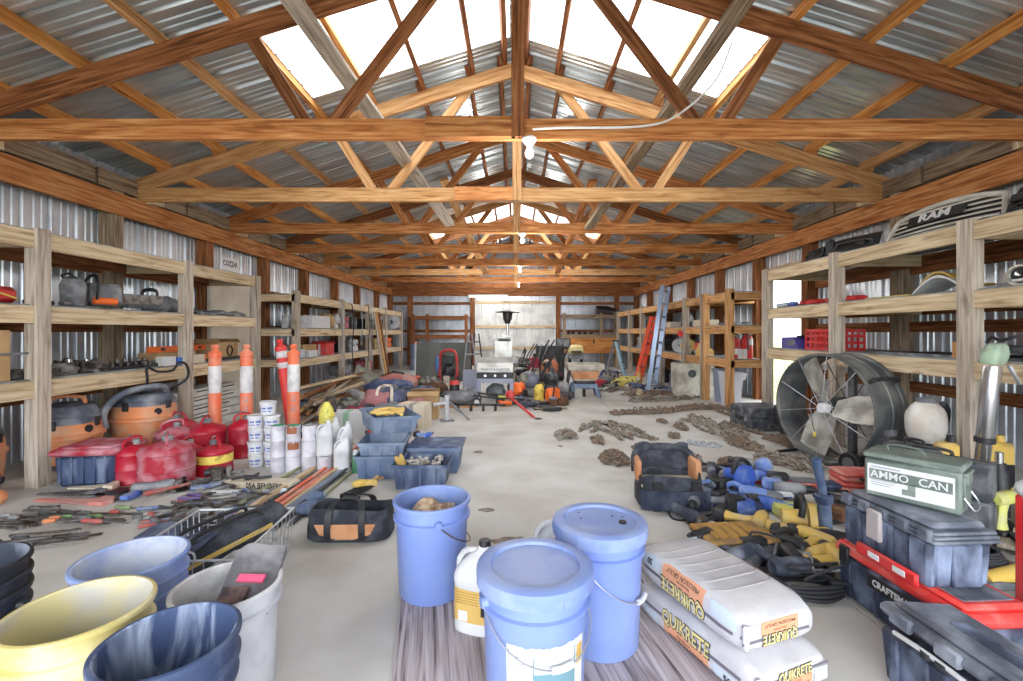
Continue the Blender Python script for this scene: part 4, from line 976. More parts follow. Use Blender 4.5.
# ------------------------------------------------------------ traffic posts
DORG = mat('traffic_orange', rgb(240,120,82), rough=.5, col2=rgb(236,150,122), scale=5); DRED = mat('traffic_red', rgb(222,66,62), rough=.5); REFL = mat('reflective_white', rgb(226,226,228), rough=.5, col2=rgb(200,200,206), scale=14)
def delineator(label, loc, m, bands, rot=(0, 0, 0), h=.93, mark=False):
    t = thing('traffic_post', label, 'traffic post', loc, rot=rot, group='orange traffic posts')
    q = MB(); q.lathe([(0, 0), (.075, 0), (.075, .03), (.058, .05), (.056, .06), (.054, h-.12), (.060, h-.115), (.060, h-.085), (.05, h-.075), (.028, h-.06), (.022, h-.045), (.03, h-.035), (.034, h-.02), (.026, h-.003), (0, h)], 20); q.build('tube', m, t)
    q = MB(); q.lathe([(.02, 0), (.10, 0), (.10, .035), (.07, .05)], 20, caps=False); q.build('rubber_base', BLKP, t)
    for z0, z1 in bands: q = MB(); q.lathe([(.0565, z0), (.0570, z0+.001), (.0562, z1-.001), (.0555, z1)], 20, caps=False); q.build('band', REFL, t)
    if mark:
        for k in range(2): q = MB(); wrap(q, lambda z: .0555, .1, .8, .28+.09*k, .29+.09*k, .001, 5); wrap(q, lambda z: .0555, .1, .25, .29+.09*k, .34+.09*k, .001, 2); wrap(q, lambda z: .0555, .6, .72, .29+.09*k, .34+.09*k, .001, 2); q.build('marking', INKG, t)
delineator('orange traffic post with one white band by the second left post', (-2.92, 4.43, 0), DORG, ((.46, .72),))
delineator('orange traffic post with one wide band, behind the red ribbed drum', (-2.62, 4.44, 0), DORG, ((.46, .72),), mark=True)
delineator('red traffic post with two narrow white bands, leaning', (-2.38, 4.86, .012), DRED, ((.66, .72), (.77, .84)), rot=(.02, -.13, 0), h=.97)
delineator('orange traffic post standing behind the stacked cans', (-2.20, 4.52, 0), DORG, ((.46, .73),), mark=True)

# ------------------------------------------------------------ plaster tubs and cans
n = 0
for c in range(2):
    for k in range(4):
        nm = ['bottom', 'second', 'third', 'fourth'][k]
        tub('%s white plaster tub up in the %s column of the stack' % (nm, ['near', 'far'][c]) if False else '%s tub from the floor in the tub stack, column beside the %s' % (nm, ['red drum', 'paint cans'][c]), (-2.022+.124*c, 3.56-.01*(k % 2), .001+.101*k), .2*(k % 2)+.1*c, .059, .1, group='stacked white plaster tubs')
tub('single white plaster tub crowning the tub stack', (-1.935, 3.565, .406), .1, .060, .1, group='stacked white plaster tubs')
DRIPB = mat('paint_brown', rgb(150,92,62), rough=.4); DRIPT = mat('paint_tan', rgb(196,164,104), rough=.4); CANW = mat('can_pale', rgb(216,216,226), rough=.5, col2=rgb(188,186,198), scale=8); CANG = mat('can_green_lid', rgb(58,150,112), rough=.5)
pos = [(-1.78, 3.42), (-1.665, 3.42), (-1.55, 3.43), (-1.44, 3.44)]
lb4 = ['beside the plaster tubs', 'second from the plaster tubs', 'third from the plaster tubs', 'fourth from the plaster tubs']
for k, (x, y) in enumerate(pos):
    paint_can('bottom-row paint can, ' + lb4[k], (x, y, .001), .3*k, .053, .115, CANW, GRYT, 'paint cans by the plaster tubs')
for k, (x, y) in enumerate(pos[:3]):
    paint_can('middle-row paint can, ' + lb4[k] + (', brown paint run down it' if k == 1 else ''), (x, y, .118), .5*k, .053, .115, CANW, GRYT, 'paint cans by the plaster tubs', DRIPB if k == 1 else None)
for k, (x, y) in enumerate(pos[:3]):
    paint_can('top-row paint can, ' + lb4[k] + [', green lid', ', green lid and red spill', ''][k], (x, y, .235), .2*k, .05, .115, CANW, CANG if k < 2 else GRYT, 'paint cans by the plaster tubs', [None, DRIPB, None][k])
for k, (x, y, z) in enumerate(((-1.44, 3.44, .118), (-1.33, 3.55, .001), (-1.30, 3.42, .001))):
    jug(['white jug standing on the fourth paint can', 'tall white jug behind the end of the paint cans', 'white jug at the end of the paint cans'][k], (x, y, z), [.4, .9, .2][k], lab=False, h=.26 if k != 1 else .34, s=.82, cap=WHP)
jug('white jug on the third column of paint cans', (-1.45, 3.60, .001), .7, lab=False, h=.36, s=.85, cap=WHP)
t = thing('sprayer_jug', 'yellow sprayer jug standing behind the white jugs', 'sprayer', (-1.62, 3.92, .30)); 
q = MB(); q.lathe([(0, -.299), (.06, -.299), (.065, -.29), (.065, .06), (.05, .10), (.03, .13), (.02, .15), (0, .15)], 20); q.build('tank', mat('sprayer_yellow', rgb(222,212,104), rough=.5, col2=rgb(150,150,80), scale=14, lo=.5, hi=.62), t)
q = MB(); q.tube(bez([(0, 0, .14), (.0, 0, .18), (.06, 0, .17), (.07, 0, .06)], 4), .012, 8); q.build('pump_handle', BLKP, t)
for k, (x, y, m, nm) in enumerate(((-1.19, 3.40, mat('green_bottle', rgb(76,132,96), rough=.4), 'green'), (-1.135, 3.42, mat('red_bottle', rgb(206,84,84), rough=.4), 'red'), (-1.10, 3.52, KBLUE, 'blue'))):
    t = thing('spray_can', nm + ' spray can at the end of the white jugs', 'spray can', (x, y, 0)); q = MB(); q.lathe([(0, 0), (.026, 0), (.028, .004), (.028, .12), (.02, .135), (0, .135)], 16); q.build('can', m, t)
    q = MB(); q.lathe([(.019, .135), (.019, .165), (.012, .172), (0, .172)], 14, caps=False); q.build('cap', LABELW, t)
# ------------------------------------------------------------ wire basket with a tool bag
t = thing('wire_basket', 'white wire basket holding a long black tool bag, behind the white bucket', 'basket', (-1.27, 1.93, .002), .06)
bw, bd, bh = .44, .50, .20
q = MB(); q.tube([(-bw/2, -bd/2, bh), (bw/2, -bd/2, bh), (bw/2, bd/2, bh), (-bw/2, bd/2, bh)], .0055, 8, True); q.build('rim', WHP, t)
mesh = MB()
for i in range(12):
    x = -bw/2 + bw*i/11; mesh.tube([(x, -bd/2, bh), (x*.94, -bd/2*.94, .004), (x*.94, bd/2*.94, .004), (x, bd/2, bh)], .0024, 4)
for j in range(13):
    y = -bd/2 + bd*j/12; mesh.tube([(-bw/2, y, bh), (-bw/2*.94, y*.94, .004), (bw/2*.94, y*.94, .004), (bw/2, y, bh)], .0024, 4)
for z in (.06, .13):
    k = .94+.06*z/bh; mesh.tube([(-bw/2*k, -bd/2*k, z), (bw/2*k, -bd/2*k, z), (bw/2*k, bd/2*k, z), (-bw/2*k, bd/2*k, z)], .0016, 4, True)
mesh.build('wire_mesh', WIRE, t)
for sg in (-1, 1): q = MB(); q.tube(bez([(sg*.05-.02, -bd/2, bh), (sg*.05-.02, -bd/2-.012, bh+.035), (sg*.05+.02, -bd/2-.012, bh+.035), (sg*.05+.02, -bd/2, bh)], 4), .004, 6); q.build('hook', WHP, t)
t = thing('tool_bag', 'long black tool bag with yellow straps lying across the wire basket', 'tool bag', (-1.25, 1.97, .10), 1.12, rot=(0, -.10, 1.12))
q = MB(); L = .52
sec = []
for i in range(15):
    u = i/14; k = 1-.25*abs(2*u-1)**6
    sec.append([Vector((-L/2+L*u, math.copysign(abs(math.cos(a))**.6, math.cos(a))*.088*k, .06+math.sin(a)*.056*k + .008*math.sin(u*17+a*3))) for a in [2*PI*j/22 for j in range(22)]])
q.loft(sec); q.build('body', FABBLK, t, 60)
for sg in (-1, 1):
    q = MB(); q.box((-.02+.0*sg, sg*.090, .07+.01*sg), (.36, .008, .020), b=.003); q.build('yellow_strip', LIME if False else YELT, t)
    q = MB(); q.tube(bez([(-.16, sg*.06, .10), (-.13, sg*.045, .145), (.1, sg*.045, .14), (.14, sg*.06, .10)], 6), .008, 8); q.build('strap', BLKP, t)
q = MB(); q.box((-.12, -.02, .115), (.15, .10, .02), rz=.4, b=.012); q.build('pocket', FABNAVY, t)
t = thing('knife_sheath', 'navy leather tool belt folded on the floor behind the blue mixing bucket', 'tool belt', (-1.72, 2.33, .001), .12)
q = MB(); q.grid(lambda u, v: (-.17+.34*u, -.07+.14*v, .035+.02*math.sin(u*6)*v), 12, 6, .03); q.build('belt', FABNAVY, t)
q = MB(); q.box((.08, .0, .06), (.12, .10, .02), ry=.15, b=.006); q.build('pouch', FABBLK, t)
t = lump('cable_tangle', 'small heap of black cable beside the wire basket', 'cable', (-1.56, 2.12, .001), (.07, .06, .03), CORD, seed=8, rough=.9)

# ------------------------------------------------------------ black and orange tool bag, crates
tool_bag('black tool bag with tan panel standing open on the concrete', (-.845, 2.36, .001), .02, .42, .21, .155, FABBLK, FABTAN, slump=.008)
def crate(label, loc, rz, d, m, name='plastic_crate', lid=False, rot=None):
    t = thing(name, label, 'crate', loc, rz, rot=rot); w, l, h = d
    q = MB(); o = [(-1, -1), (1, -1), (1, 1), (-1, 1)]
    def ring(k, z): return [Vector((x*w/2*k, y*l/2*k, z)) for x, y in o]
    q.loft([ring(.88, 0), ring(1, h), ring(.965, h), ring(.86, .008)]); q.build('bin', m, t)
    q = MB(); q.loft([ring(1.0, h-.022), ring(1.06, h-.02), ring(1.06, h), ring(.965, h)], caps=False); q.build('rim', m, t)
    for sg in (-1, 1):
        for j in (-.3, 0, .3):
            q = MB(); q.box((j*w, sg*l/2*.955, h*.45), (.012, .012, h*.75), rx=sg*-.03*0, b=.003); q.build('rib', m, t)
    return t
BCR = mat('crate_blue', rgb(106,124,152), rough=.55, col2=rgb(136,150,172), scale=7); BCR2 = mat('crate_steel_blue', rgb(92,112,148), rough=.55, col2=rgb(116,132,158), scale=6)
crate('blue crate at the bottom of the crate stack', (-.97, 3.40, .001), .06, (.34, .36, .17), BCR2)
crate('dusty blue crate stacked inside the bottom one', (-.97, 3.41, .135), .10, (.32, .34, .125), BCR)
c3 = crate('pale blue crate full of yellow straps, tilted on top of the stack', (-1.00, 3.60, .292), .62, (.36, .32, .13), BCR, rot=(.10, .05, .62))
for k in range(7):
    q = MB(); rr = random.Random(k+20); q.tube(bez([(rr.uniform(-.12, .12), rr.uniform(-.1, .1), .02+.03*rr.random()) for _ in range(6)], 6), .012, 7)
    solo('yellow_strap', q, YELT if k % 3 else TANL, 'coiled yellow strap heaped in the tilted blue crate', 'strap', (-1.0, 3.60, .385), group='straps in the tilted crate')
t = crate('dark blue tub of silver parts beside the blue crates', (-.635, 3.16, .001), .02, (.36, .28, .165), NAVYP)
rr = random.Random(4)
sil = mat('silver_scrap', rgb(186,182,178), rough=.5, metal=.4, col2=rgb(120,112,104), scale=16)
for k in range(16):
    q = MB(); q.cyl((-.03, 0, .012), (.03, 0, .012), .013, .009, 8); q.box((.03, 0, .012), (.02, .03, .02), b=.004)
    solo('metal_fitting', q, sil, 'small silver fitting heaped in the dark blue tub', 'metal part', (-.635+rr.uniform(-.1, .13), 3.16+rr.uniform(-.09, .09), .125+rr.random()*.035), rr.uniform(0, 6), 'silver fittings in the tub')
t = thing('wooden_paddle', 'tan wooden brush standing in the dark blue tub', 'brush', (-.75, 3.11, .10), rot=(.3, -.4, .3)); q = MB(); q.box((0, 0, .09), (.06, .02, .10), b=.01); q.build('head', TANL, t); q = MB(); q.cyl((0, 0, .13), (.02, 0, .2), .01, n=8); q.build('handle', NAVYP, t)
t = crate('flat blue crate behind the dark blue tub', (-.60, 3.52, .001), .0, (.38, .3, .19), BCR2)
q = MB(); q.box((0, 0, .196), (.41, .33, .012), b=.004); q.build('lid', NAVYP, t)
t = drill('cordless_drill', 'bright blue spray gun lying on the flat blue crate', (-.68, 3.56, .225), 1.2, KBLUE, s=.55)
q = MB(); q.tube(bez([(-.1, -.02, .03), (.05, .03, .03), (.18, 0, .035), (.24, -.05, .03), (.14, -.07, .03), (0, -.04, .04)], 6), .014, 8); solo('brown_hose', q, RUST, 'brown hose looped on the floor behind the flat crate', 'hose', (-.76, 4.05, .0))
t = thing('caulking_gun', 'caulking gun draped with an orange glove by the pole bundle', 'caulking gun', (-1.00, 2.96, .001), 1.2)
q = MB(); q.cyl((-.14, 0, .03), (.1, 0, .03), .025, n=12); q.build('barrel', BLKP, t)
q = MB(); q.tube(bez([(.1, 0, .04), (.16, 0, .06), (.2, .03, .03), (.26, .03, .02)], 5), .012, 8); q.build('handle', CARD, t)
t = thing('work_glove', 'orange work glove dropped on the caulking gun', 'glove', (-1.0, 2.93, .055), .3)
q = MB(); q.ball((0, 0, .02), (.055, .04, .022), 14, 8, .3, 2, 0); 
q.build('palm', YELT, t)
for k in range(4): q = MB(); q.tube([(.04, -.03+.02*k, .02), (.08, -.034+.023*k, .02), (.105, -.036+.024*k, .006)], .010, 7); q.build('finger', YELT, t)
q = MB(); q.tube([(0, .03, .02), (.02, .065, .015), (.045, .08, .008)], .010, 7); q.build('thumb', YELT, t)

# ------------------------------------------------------------ bundle of long poles
PG = mat('pole_grey_blue', rgb(116,128,148), rough=.5); PB = mat('pole_black', rgb(50,54,62), rough=.5); PO = mat('pole_orange', rgb(222,112,84), rough=.5, col2=rgb(206,150,128), scale=6)
PW = wood('pole_wood', rgb(150,122,92), rgb(198,172,138), rgb(222,202,174)); PA = mat('pole_green', rgb(146,150,112), rough=.6)
specs = [((-1.62, 2.35), (-1.50, 4.15), PG, 'grey', .012), ((-1.57, 2.30), (-1.46, 4.1), PW, 'pale wooden', .014), ((-1.52, 2.36), (-1.42, 4.12), PB, 'black', .011), ((-1.46, 2.38), (-1.385, 4.1), PO, 'orange', .014),
         ((-1.41, 2.45), (-1.35, 3.95), PO, 'short orange', .013), ((-1.36, 2.42), (-1.31, 3.9), PW, 'worn wooden', .013), ((-1.31, 2.44), (-1.28, 3.6), PG, 'slate blue', .013), ((-1.27, 2.40), (-1.25, 3.75), PB, 'thin black', .008), ((-1.21, 2.46), (-1.215, 3.85), PA, 'olive', .010), ((-1.66, 2.55), (-1.58, 4.3), PA, 'long olive', .013), ((-1.335, 2.5), (-1.25, 3.95), PG, 'pale slate', .016)]
for k, (a, b, m, nm, r) in enumerate(specs):
    a3 = Vector((a[0], a[1], r+.002)); b3 = Vector((b[0], b[1], r+.002+.03*(k % 2)))
    t = thing('tool_pole', nm + ' pole in the bundle running from the wire basket to the crates', 'pole', tuple(a3), group='poles on the floor')
    q = MB(); d = b3-a3
    if k % 3 == 1: q.beam((0, 0, 0), d, r*2.6, r*1.3)
    else: q.cyl((0, 0, 0), d, r, r*.9, 10)
    q.build('shaft', m, t)
    q = MB(); q.cyl((0, 0, 0), d*.09, r*1.25, n=10); q.build('grip', PB if m is not PB else GRYT, t)
for k, (x, y) in enumerate(((-1.20, 2.62), (-1.22, 2.78))):
    t = thing('pole_clamp', ['slate blue pole clamp nearer the wire basket', 'slate blue pole clamp farther from the wire basket'][k], 'clamp', (x, y, .035)); q = MB(); q.ball((0, 0, 0), (.05, .05, .034), 14, 9, .2, k, None, .7); q.build('body', BCR2, t); q = MB(); q.cyl((-.06, 0, .0), (.06, .02, .01), .012, n=8); q.build('lever', PG, t)
box_l = thing('lettered_board', 'pale board with black stencilled letters before the plaster tubs', 'board', (-1.72, 3.10, .001), -.10)
q = MB(); q.box((0, 0, .02), (.48, .12, .04), b=.004); q.build('board', PAPER, box_l)
text('lettering', '05A BENDERS', .052, INK, box_l, (.05, -.0612, .02), (PI/2, 0, 0), .0006, bold=.0015, sx=.8)
t = thing('metal_clip', 'black rubber strap lying on the lettered board', 'strap', (-1.80, 3.10, .043), .2); q = MB(); q.tube(bez([(-.12, 0, .012), (-.03, .02, .02), (.05, -.01, .014), (.13, .01, .012)], 5), [.010]*15+[.008], 8); q.build('strap', BLKP, t); q = MB(); q.ball((0, .0, .018), (.05, .02, .014), 12, 8, .2, 1); q.build('clip', BLKP, t)
t = thing('conduit_bender', 'white and grey pipe bender lying before the lettered board', 'pipe bender', (-1.86, 2.93, .001), .06)
q = MB(); q.cyl((-.12, 0, .016), (.1, 0, .016), .014, n=10); q.build('white_tube', LABELW, t); q = MB(); q.cyl((.1, 0, .016), (.34, 0, .016), .016, n=10); q.build('grey_tube', GRYT, t); q = MB(); q.cyl((.34, 0, .016), (.38, 0, .016), .018, n=10); q.build('end_cap', BPALE, t)
t = thing('bench_grinder', 'rust-grey cast vise standing among the tools', 'vise', (-2.02, 3.12, .001), .5)
q = MB(); q.box((0, 0, .02), (.12, .09, .04), b=.008); q.build('base', GRYT, t); q = MB(); q.box((-.02, 0, .08), (.07, .08, .09), b=.012); q.build('fixed_jaw', hw, t); q = MB(); q.box((.05, 0, .09), (.03, .08, .07), b=.008); q.build('moving_jaw', hw, t); q = MB(); q.cyl((.06, 0, .07), (.14, 0, .07), .01, n=8); q.cyl((.13, -.05, .07), (.13, .05, .07), .005, n=6); q.build('screw', TOOLST, t)

# ------------------------------------------------------------ piles of hand tools
rr = random.Random(11)
HC_ = {'red': mat('handle_red', rgb(176,84,80), rough=.6, col2=rgb(150,110,104), scale=20), 'black': mat('handle_black', rgb(66,68,74), rough=.65, col2=rgb(110,110,112), scale=20), 'blue': mat('handle_blue', rgb(92,112,158), rough=.6, col2=rgb(130,140,160), scale=20), 'orange': mat('handle_orange', rgb(204,124,80), rough=.6, col2=rgb(176,136,110), scale=20), 'green': mat('handle_green', rgb(116,146,100), rough=.6, col2=rgb(140,146,120), scale=20), 'yellow': YELT, 'grey': mat('handle_grey', rgb(128,128,130), rough=.6, col2=rgb(156,152,146), scale=20), 'purple': mat('handle_purple', rgb(112,90,150), rough=.5)}
def pile(n, c, ex, kinds, cols, where, grp, rz0, drz, zs=.012, Ls=(.18, .28)):
    for i in range(n):
        k = kinds[i % len(kinds)]; col = cols[rr.randrange(len(cols))]
        loc = (c[0]+rr.uniform(-1, 1)*ex[0], c[1]+rr.uniform(-1, 1)*ex[1], .001+zs*(i % 3)); rz = rz0+rr.uniform(-drz, drz); L = rr.uniform(*Ls)
        if k == 's': screwdriver('screwdriver', '%s screwdriver in the %s' % (col, where), loc, rz, HC_[col], L, grp)
        elif k == 'p': pliers('pliers', '%s-handled pliers in the %s' % (col, where), loc, rz, HC_[col], L, grp)
        elif k == 'w': wrench('wrench', 'steel wrench in the %s' % where, loc, rz, TOOLST, L, grp)
        elif k == 'f': file_tool('flat_file', '%s-handled file in the %s' % (col, where), loc, rz, HC_[col], L, grp)
        elif k == 'h': hammer('hammer', '%s-handled hammer in the %s' % (col, where), loc, rz, HC_[col], L+.06, grp)
pile(16, (-2.74, 2.53), (.16, .13), 'fwfw', ['grey', 'black'], 'steel file heap at the left edge', 'tools in the file heap', .1, .35, .012, (.16, .24))
pile(11, (-2.33, 2.55), (.12, .10), 'fsf', ['orange', 'green', 'red', 'black'], 'small heap of coloured chisels', 'tools in the chisel heap', .05, .25)
pile(7, (-2.36, 2.27), (.10, .05), 'fw', ['black'], 'row of dark steel bars', 'dark steel bars', .35, .12, .01, (.24, .34))
pile(40, (-1.82, 2.62), (.26, .22), 'ppspwfp', ['red', 'black', 'blue', 'grey', 'black', 'grey', 'black', 'purple'], 'big heap of pliers by the tool bag basket', 'tools in the pliers heap', .3, 1.0, .016, (.18, .27))
pile(12, (-2.10, 3.02), (.18, .16), 'hpsh', ['red', 'black', 'grey', 'blue'], 'tool heap before the gas cans', 'tools before the gas cans', .6, .8, .012)
pile(8, (-1.62, 2.86), (.18, .1), 'pw', ['red', 'grey', 'orange'], 'tools beside the pole bundle', 'tools beside the poles', .4, .7)
PINK = mat('faded_red', rgb(208,132,124), rough=.7, col2=rgb(196,160,152), scale=6)
for k, (x, y, L, m, nm) in enumerate(((-2.72, 2.80, .52, PINK, 'long faded red'), (-2.70, 2.90, .44, BLKP, 'black'), (-2.66, 2.98, .40, PINK, 'short faded red'), (-2.52, 2.86, .3, KBLUE, 'blue'), (-2.86, 2.93, .42, GRYT, 'dusty grey'), (-2.8, 3.02, .3, PAPER, 'cream'))):
    t = thing('hand_saw', nm + ' saw lying in front of the red-lidded tote', 'saw', (x, y, .001+.012*(k % 2)), -.05+.12*(k % 3), 'saws before the tote')
    q = MB(); q.prism([(-L*.5, .0), (-L*.5, .03), (L*.3, .055), (L*.3, -.045)], .008, 'z', (0, 0, .006)); q.build('blade', m if k in (0, 2, 5) else TOOLST, t)
    q = MB(); q.prism([(L*.28, -.05), (L*.28, .06), (L*.42, .055), (L*.5, .0), (L*.46, -.05)], .024, 'z', (0, 0, .013)); q.build('handle', m, t)
t = grinder('angle_grinder', 'grey angle grinder at the end of the saws', (-2.33, 2.98, .001), .3, GRYT, cord=False)
t = drill('cordless_drill', 'black drill lying before the yellow-banded can', (-2.12, 3.22, .03), .5, BLKP, s=.8)
# ------------------------------------------------------------ shelving along the right wall
shelving('near lumber shelving on the right wall, truck grilles on its top deck', 1, 2.9, 3.72, [1.5, 2.90, 4.12, 5.26], [.86, 1.315, 1.755], 1.775)
shelving('far lumber shelving on the right wall beyond the side doorway', 1, 2.9, 3.72, [7.05, 7.8, 9.1, 10.5, 11.6, 12.9], [.66, 1.13, 1.60], 1.64, mr=W_PALE)
shelving('short shelf bay of new lumber beside the side doorway on the right wall', 1, 2.9, 3.40, [6.2, 6.98], [.67, 1.14, 1.60], 1.64, m=W_PALE, mr=W_PALE)
RZ = (.873, 1.328, 1.768)
GRL = mat('grille_plastic', rgb(206,204,198), rough=.4, col2=rgb(180,178,170), scale=6); GRLB = mat('grille_black', rgb(36,36,38), rough=.4)
def grille(label, loc, rz, W, H, tilt, nbar, m, cross, badge=None):
    t = thing('truck_grille', label, 'truck grille', loc, rot=(tilt, 0, rz))
    def top(x): return H*(1-.28*(abs(2*x/W))**2.5)
    q = MB(); pts = [(-W/2, 0, 0), (-W/2*.98, -.01, H*.35)] + [(x, -.03*(1-(2*x/W)**2), top(x)) for x in [-W/2*.9 + W*.9*i/12 for i in range(13)]] + [(W/2*.98, -.01, H*.35), (W/2, 0, 0)] + [(x, -.03*(1-(2*x/W)**2), .012) for x in [W/2*.8 - W*.8*i/8 for i in range(9)]]
    q.tube(pts, .020, 8, True); q.build('frame', m, t)
    for k in range(nbar):
        z = .05 + (H-.09)*k/(nbar-1); xs = W/2*.93*(1 if z < H*.6 else max(.3, (1-((z/H-.72)/.28)) ** .5 if z/H > .72 else 1))
        q = MB(); n = 12; vs = []
        for i in range(n+1):
            x = -xs+2*xs*i/n; y = -.006-.03*(1-(2*x/W)**2)
            for dy, dz in ((0, -.009), (-.007, 0), (0, .009), (.004, 0)): vs.append((x, y+dy, z+dz))
        q.add(vs, [(i*4+j, i*4+(j+1) % 4, i*4+4+(j+1) % 4, i*4+4+j) for i in range(n) for j in range(4)]); q.build('bar', m, t)
    q = MB(); q.grid(lambda u, v: (-W*.46+W*.92*u, -.03*(1-(2*u-1)**2)+.002, .02+(top(-W*.46+W*.92*u)-.03)*v), 14, 4); q.build('backing', GRLB, t)
    if cross:
        q = MB(); q.box((0, -.055, H*.5), (.07, .03, H*.95), b=.01); q.build('centre_bar', m, t)
        q = MB(); q.box((0, -.05, H*.45), (W*.93, .03, .055), b=.01); q.build('cross_bar', m, t)
    if badge:
        q = MB(); q.box((0, -.066, H*.52), (W*.50, .02, .085), b=.01); q.build('badge_bar', GRLB, t)
        text('badge', badge, .085, LABELW, t, (0, -.079, H*.52), (PI/2, 0, 0), .006, bold=.0025, sx=1.5)
    return t
RZF = -PI/2-.0
grille('dark grey truck grille with big block lettering, leaning on the top right deck', (3.20, 3.45, RZ[2]+.018), PI/2*-1, .94, .25, -.38, 5, GRL, False, 'RAM')
grille('black truck grille with a crosshair bar, at the near end of the top right deck', (3.20, 2.66, RZ[2]+.018), -PI/2, .58, .24, -.38, 5, GRLB, True)
t = thing('hood_scoop', 'black moulded bumper cover on the top right deck past the lettered grille', 'car part', (3.22, 4.50, RZ[2]+.001), -PI/2)
q = MB(); q.loft([[Vector((x*k, -.05+.1*(x/.55)**2 + yy, z)) for x in [-.52+1.04*i/14 for i in range(15)]] for z, yy, k in ((0, -.05, 1), (.06, -.07, 1), (.14, -.03, .95), (.19, .05, .8), (.20, .12, .7))], caps=False, closed=False); q.build('shell', GRLB, t)
for sg in (-1, 1):
    q = MB(); q.tube(bez([(sg*.08, -.12, .05), (sg*.40, -.05, .05), (sg*.42, -.04, .12), (sg*.1, -.1, .13)], 5), .016, 8, True); q.build('vent_rim', BLKP, t)
    q = MB(); q.box((sg*.25, -.06, .09), (.3, .02, .06), b=.008); q.build('vent', mat('vent_dark', rgb(22,22,26), rough=.6), t)
q = MB(); q.box((0, -.1, .1), (.10, .05, .18), b=.02); q.build('centre_bar', BLKP, t)
# headlights
t = thing('headlight_assembly', 'white and amber headlight with two round lenses by the first right post', 'headlight', (3.14, 2.66, RZ[1]+.001), -PI/2)
q = MB(); q.loft([[Vector((math.copysign(abs(math.cos(a))**.7, math.cos(a))*w, math.sin(a)*d, z)) for a in [2*PI*i/24 for i in range(24)]] for z, w, d in ((0, .25, .10), (.03, .28, .12), (.08, .26, .11), (.125, .16, .07), (.14, .05, .03))]); q.build('shell', LABELW, t)
q = MB(); q.ball((-.0, .02, .11), (.22, .085, .045), 18, 10, .1, 1); q.build('amber_cover', YELT, t)
for x in (.10, -.06):
    q = MB(); q.M = Matrix.Translation((x, -.10, .062)) @ Matrix.Rotation(PI/2, 4, 'X'); q.lathe([(.058, -.01), (.066, .01), (.062, .03), (.052, .03), (.045, .0), (.0, -.012)], 24, sx=1.25, caps=False); q.build('lens_ring', CHROME if False else mat('lens_rim', rgb(200,198,190), rough=.3, metal=.5), t)
    q = MB(); q.M = Matrix.Translation((x, -.105, .062)) @ Matrix.Rotation(PI/2, 4, 'X'); q.lathe([(0, .012), (.05, .008)], 20, sx=1.25, caps=False); q.build('lens', mat('lens_dark', rgb(44,48,56), rough=.12), t)
t = thing('fender_flare', 'white fender flare with an amber edge lying behind the first right post', 'car part', (3.14, 3.22, RZ[1]+.001), -PI/2)
q = MB(); q.grid(lambda u, v: (-.26+.52*u, -.10+.2*v, .02+.11*math.sin(PI*min(1, u*1.3+.0))*(1-.4*v) ), 16, 8, .018); q.build('shell', LABELW, t)
q = MB(); q.grid(lambda u, v: (-.24+.42*u, -.06+.17*v, .05+.115*math.sin(PI*min(1, u*1.15+.12))*(1-.25*v)), 14, 4, .014); q.build('amber_edge', YELT, t)
t = thing('rubber_mat', 'thin pale yellow strip lying flat on the middle right deck', 'strip', (3.1, 3.75, RZ[1]+.001), -PI/2); q = MB(); q.box((0, 0, .008), (.44, .1, .014), b=.003); q.build('strip', BANDY, t)
for k, (y, s) in enumerate(((4.02, .05), (4.3, .06), (4.45, .05), (4.6, .055), (4.74, .05))):
    q = MB(); q.ball((0, 0, .02), (s, s*1.3, .026), 12, 7, .8, k, 0, .6); q.cyl((-s, 0, .02), (s, .02, .03), .014, n=8)
    solo('brake_caliper', q, REDP, ['nearest', 'second', 'third', 'fourth', 'farthest'][k] + ' red cast part in the row on the middle right deck', 'car part', (3.02, y, RZ[1]+.001), k*.7, 'red parts on the middle right deck')
for k in range(3):
    q = MB(); q.ball((0, 0, .022), (.05, .05, .026), 12, 7, .4, k+4, 0, .7); solo('blue_bundle', q, BPALE if k else KBLUE, ['blue', 'pale blue', 'paler blue'][k] + ' small bundle on the middle right deck before the doorway', 'bundle', (3.0, 4.9+.11*k, RZ[1]+.001), k, 'blue bundles by the doorway')
# lower deck
t = thing('milk_crate', 'bright red plastic crate on the lower right deck', 'crate', (3.10, 4.42, RZ[0]+.001), 0)
q = MB()
for z in (.012, .075, .138, .19):
    for x, y, dx, dy in ((0, -.19, .30, .014), (0, .19, .30, .014), (-.15, 0, .014, .38), (.15, 0, .014, .38)): q.box((x, y, z), (dx, dy, .024 if z < .19 else .03))
for i in range(6):
    for sg in (-1, 1): q.box((-.15+.06*i, sg*.19, .1), (.016, .012, .19)); q.box((sg*.15, -.19+.076*i, .1), (.012, .016, .19))
q.box((0, 0, .006), (.3, .38, .008)); q.build('lattice_crate', REDP, t)
for sg in (-1, 1): q = MB(); q.box((-.128, sg*.09, .1), (.012, .16, .17)); q.build('inner_panel', REDP, t)
t = thing('toner_case', 'purple and grey boxy tool on the lower right deck beside the red crate', 'tool', (3.06, 4.92, RZ[0]+.001), -.05)
q = MB(); q.prism([(-.16, 0), (.16, 0), (.16, .12), (-.06, .125), (-.16, .03)], .18, 'x'); q.build('body', mat('purple_plastic', rgb(84,76,160), rough=.5), t); q = MB(); q.box((-.092, -.04, .06), (.01, .14, .06), b=.004); q.build('front', GRYT, t); q = MB(); q.box((0, -.1, .132), (.1, .09, .02), b=.006); q.build('top_cap', BLKP, t)
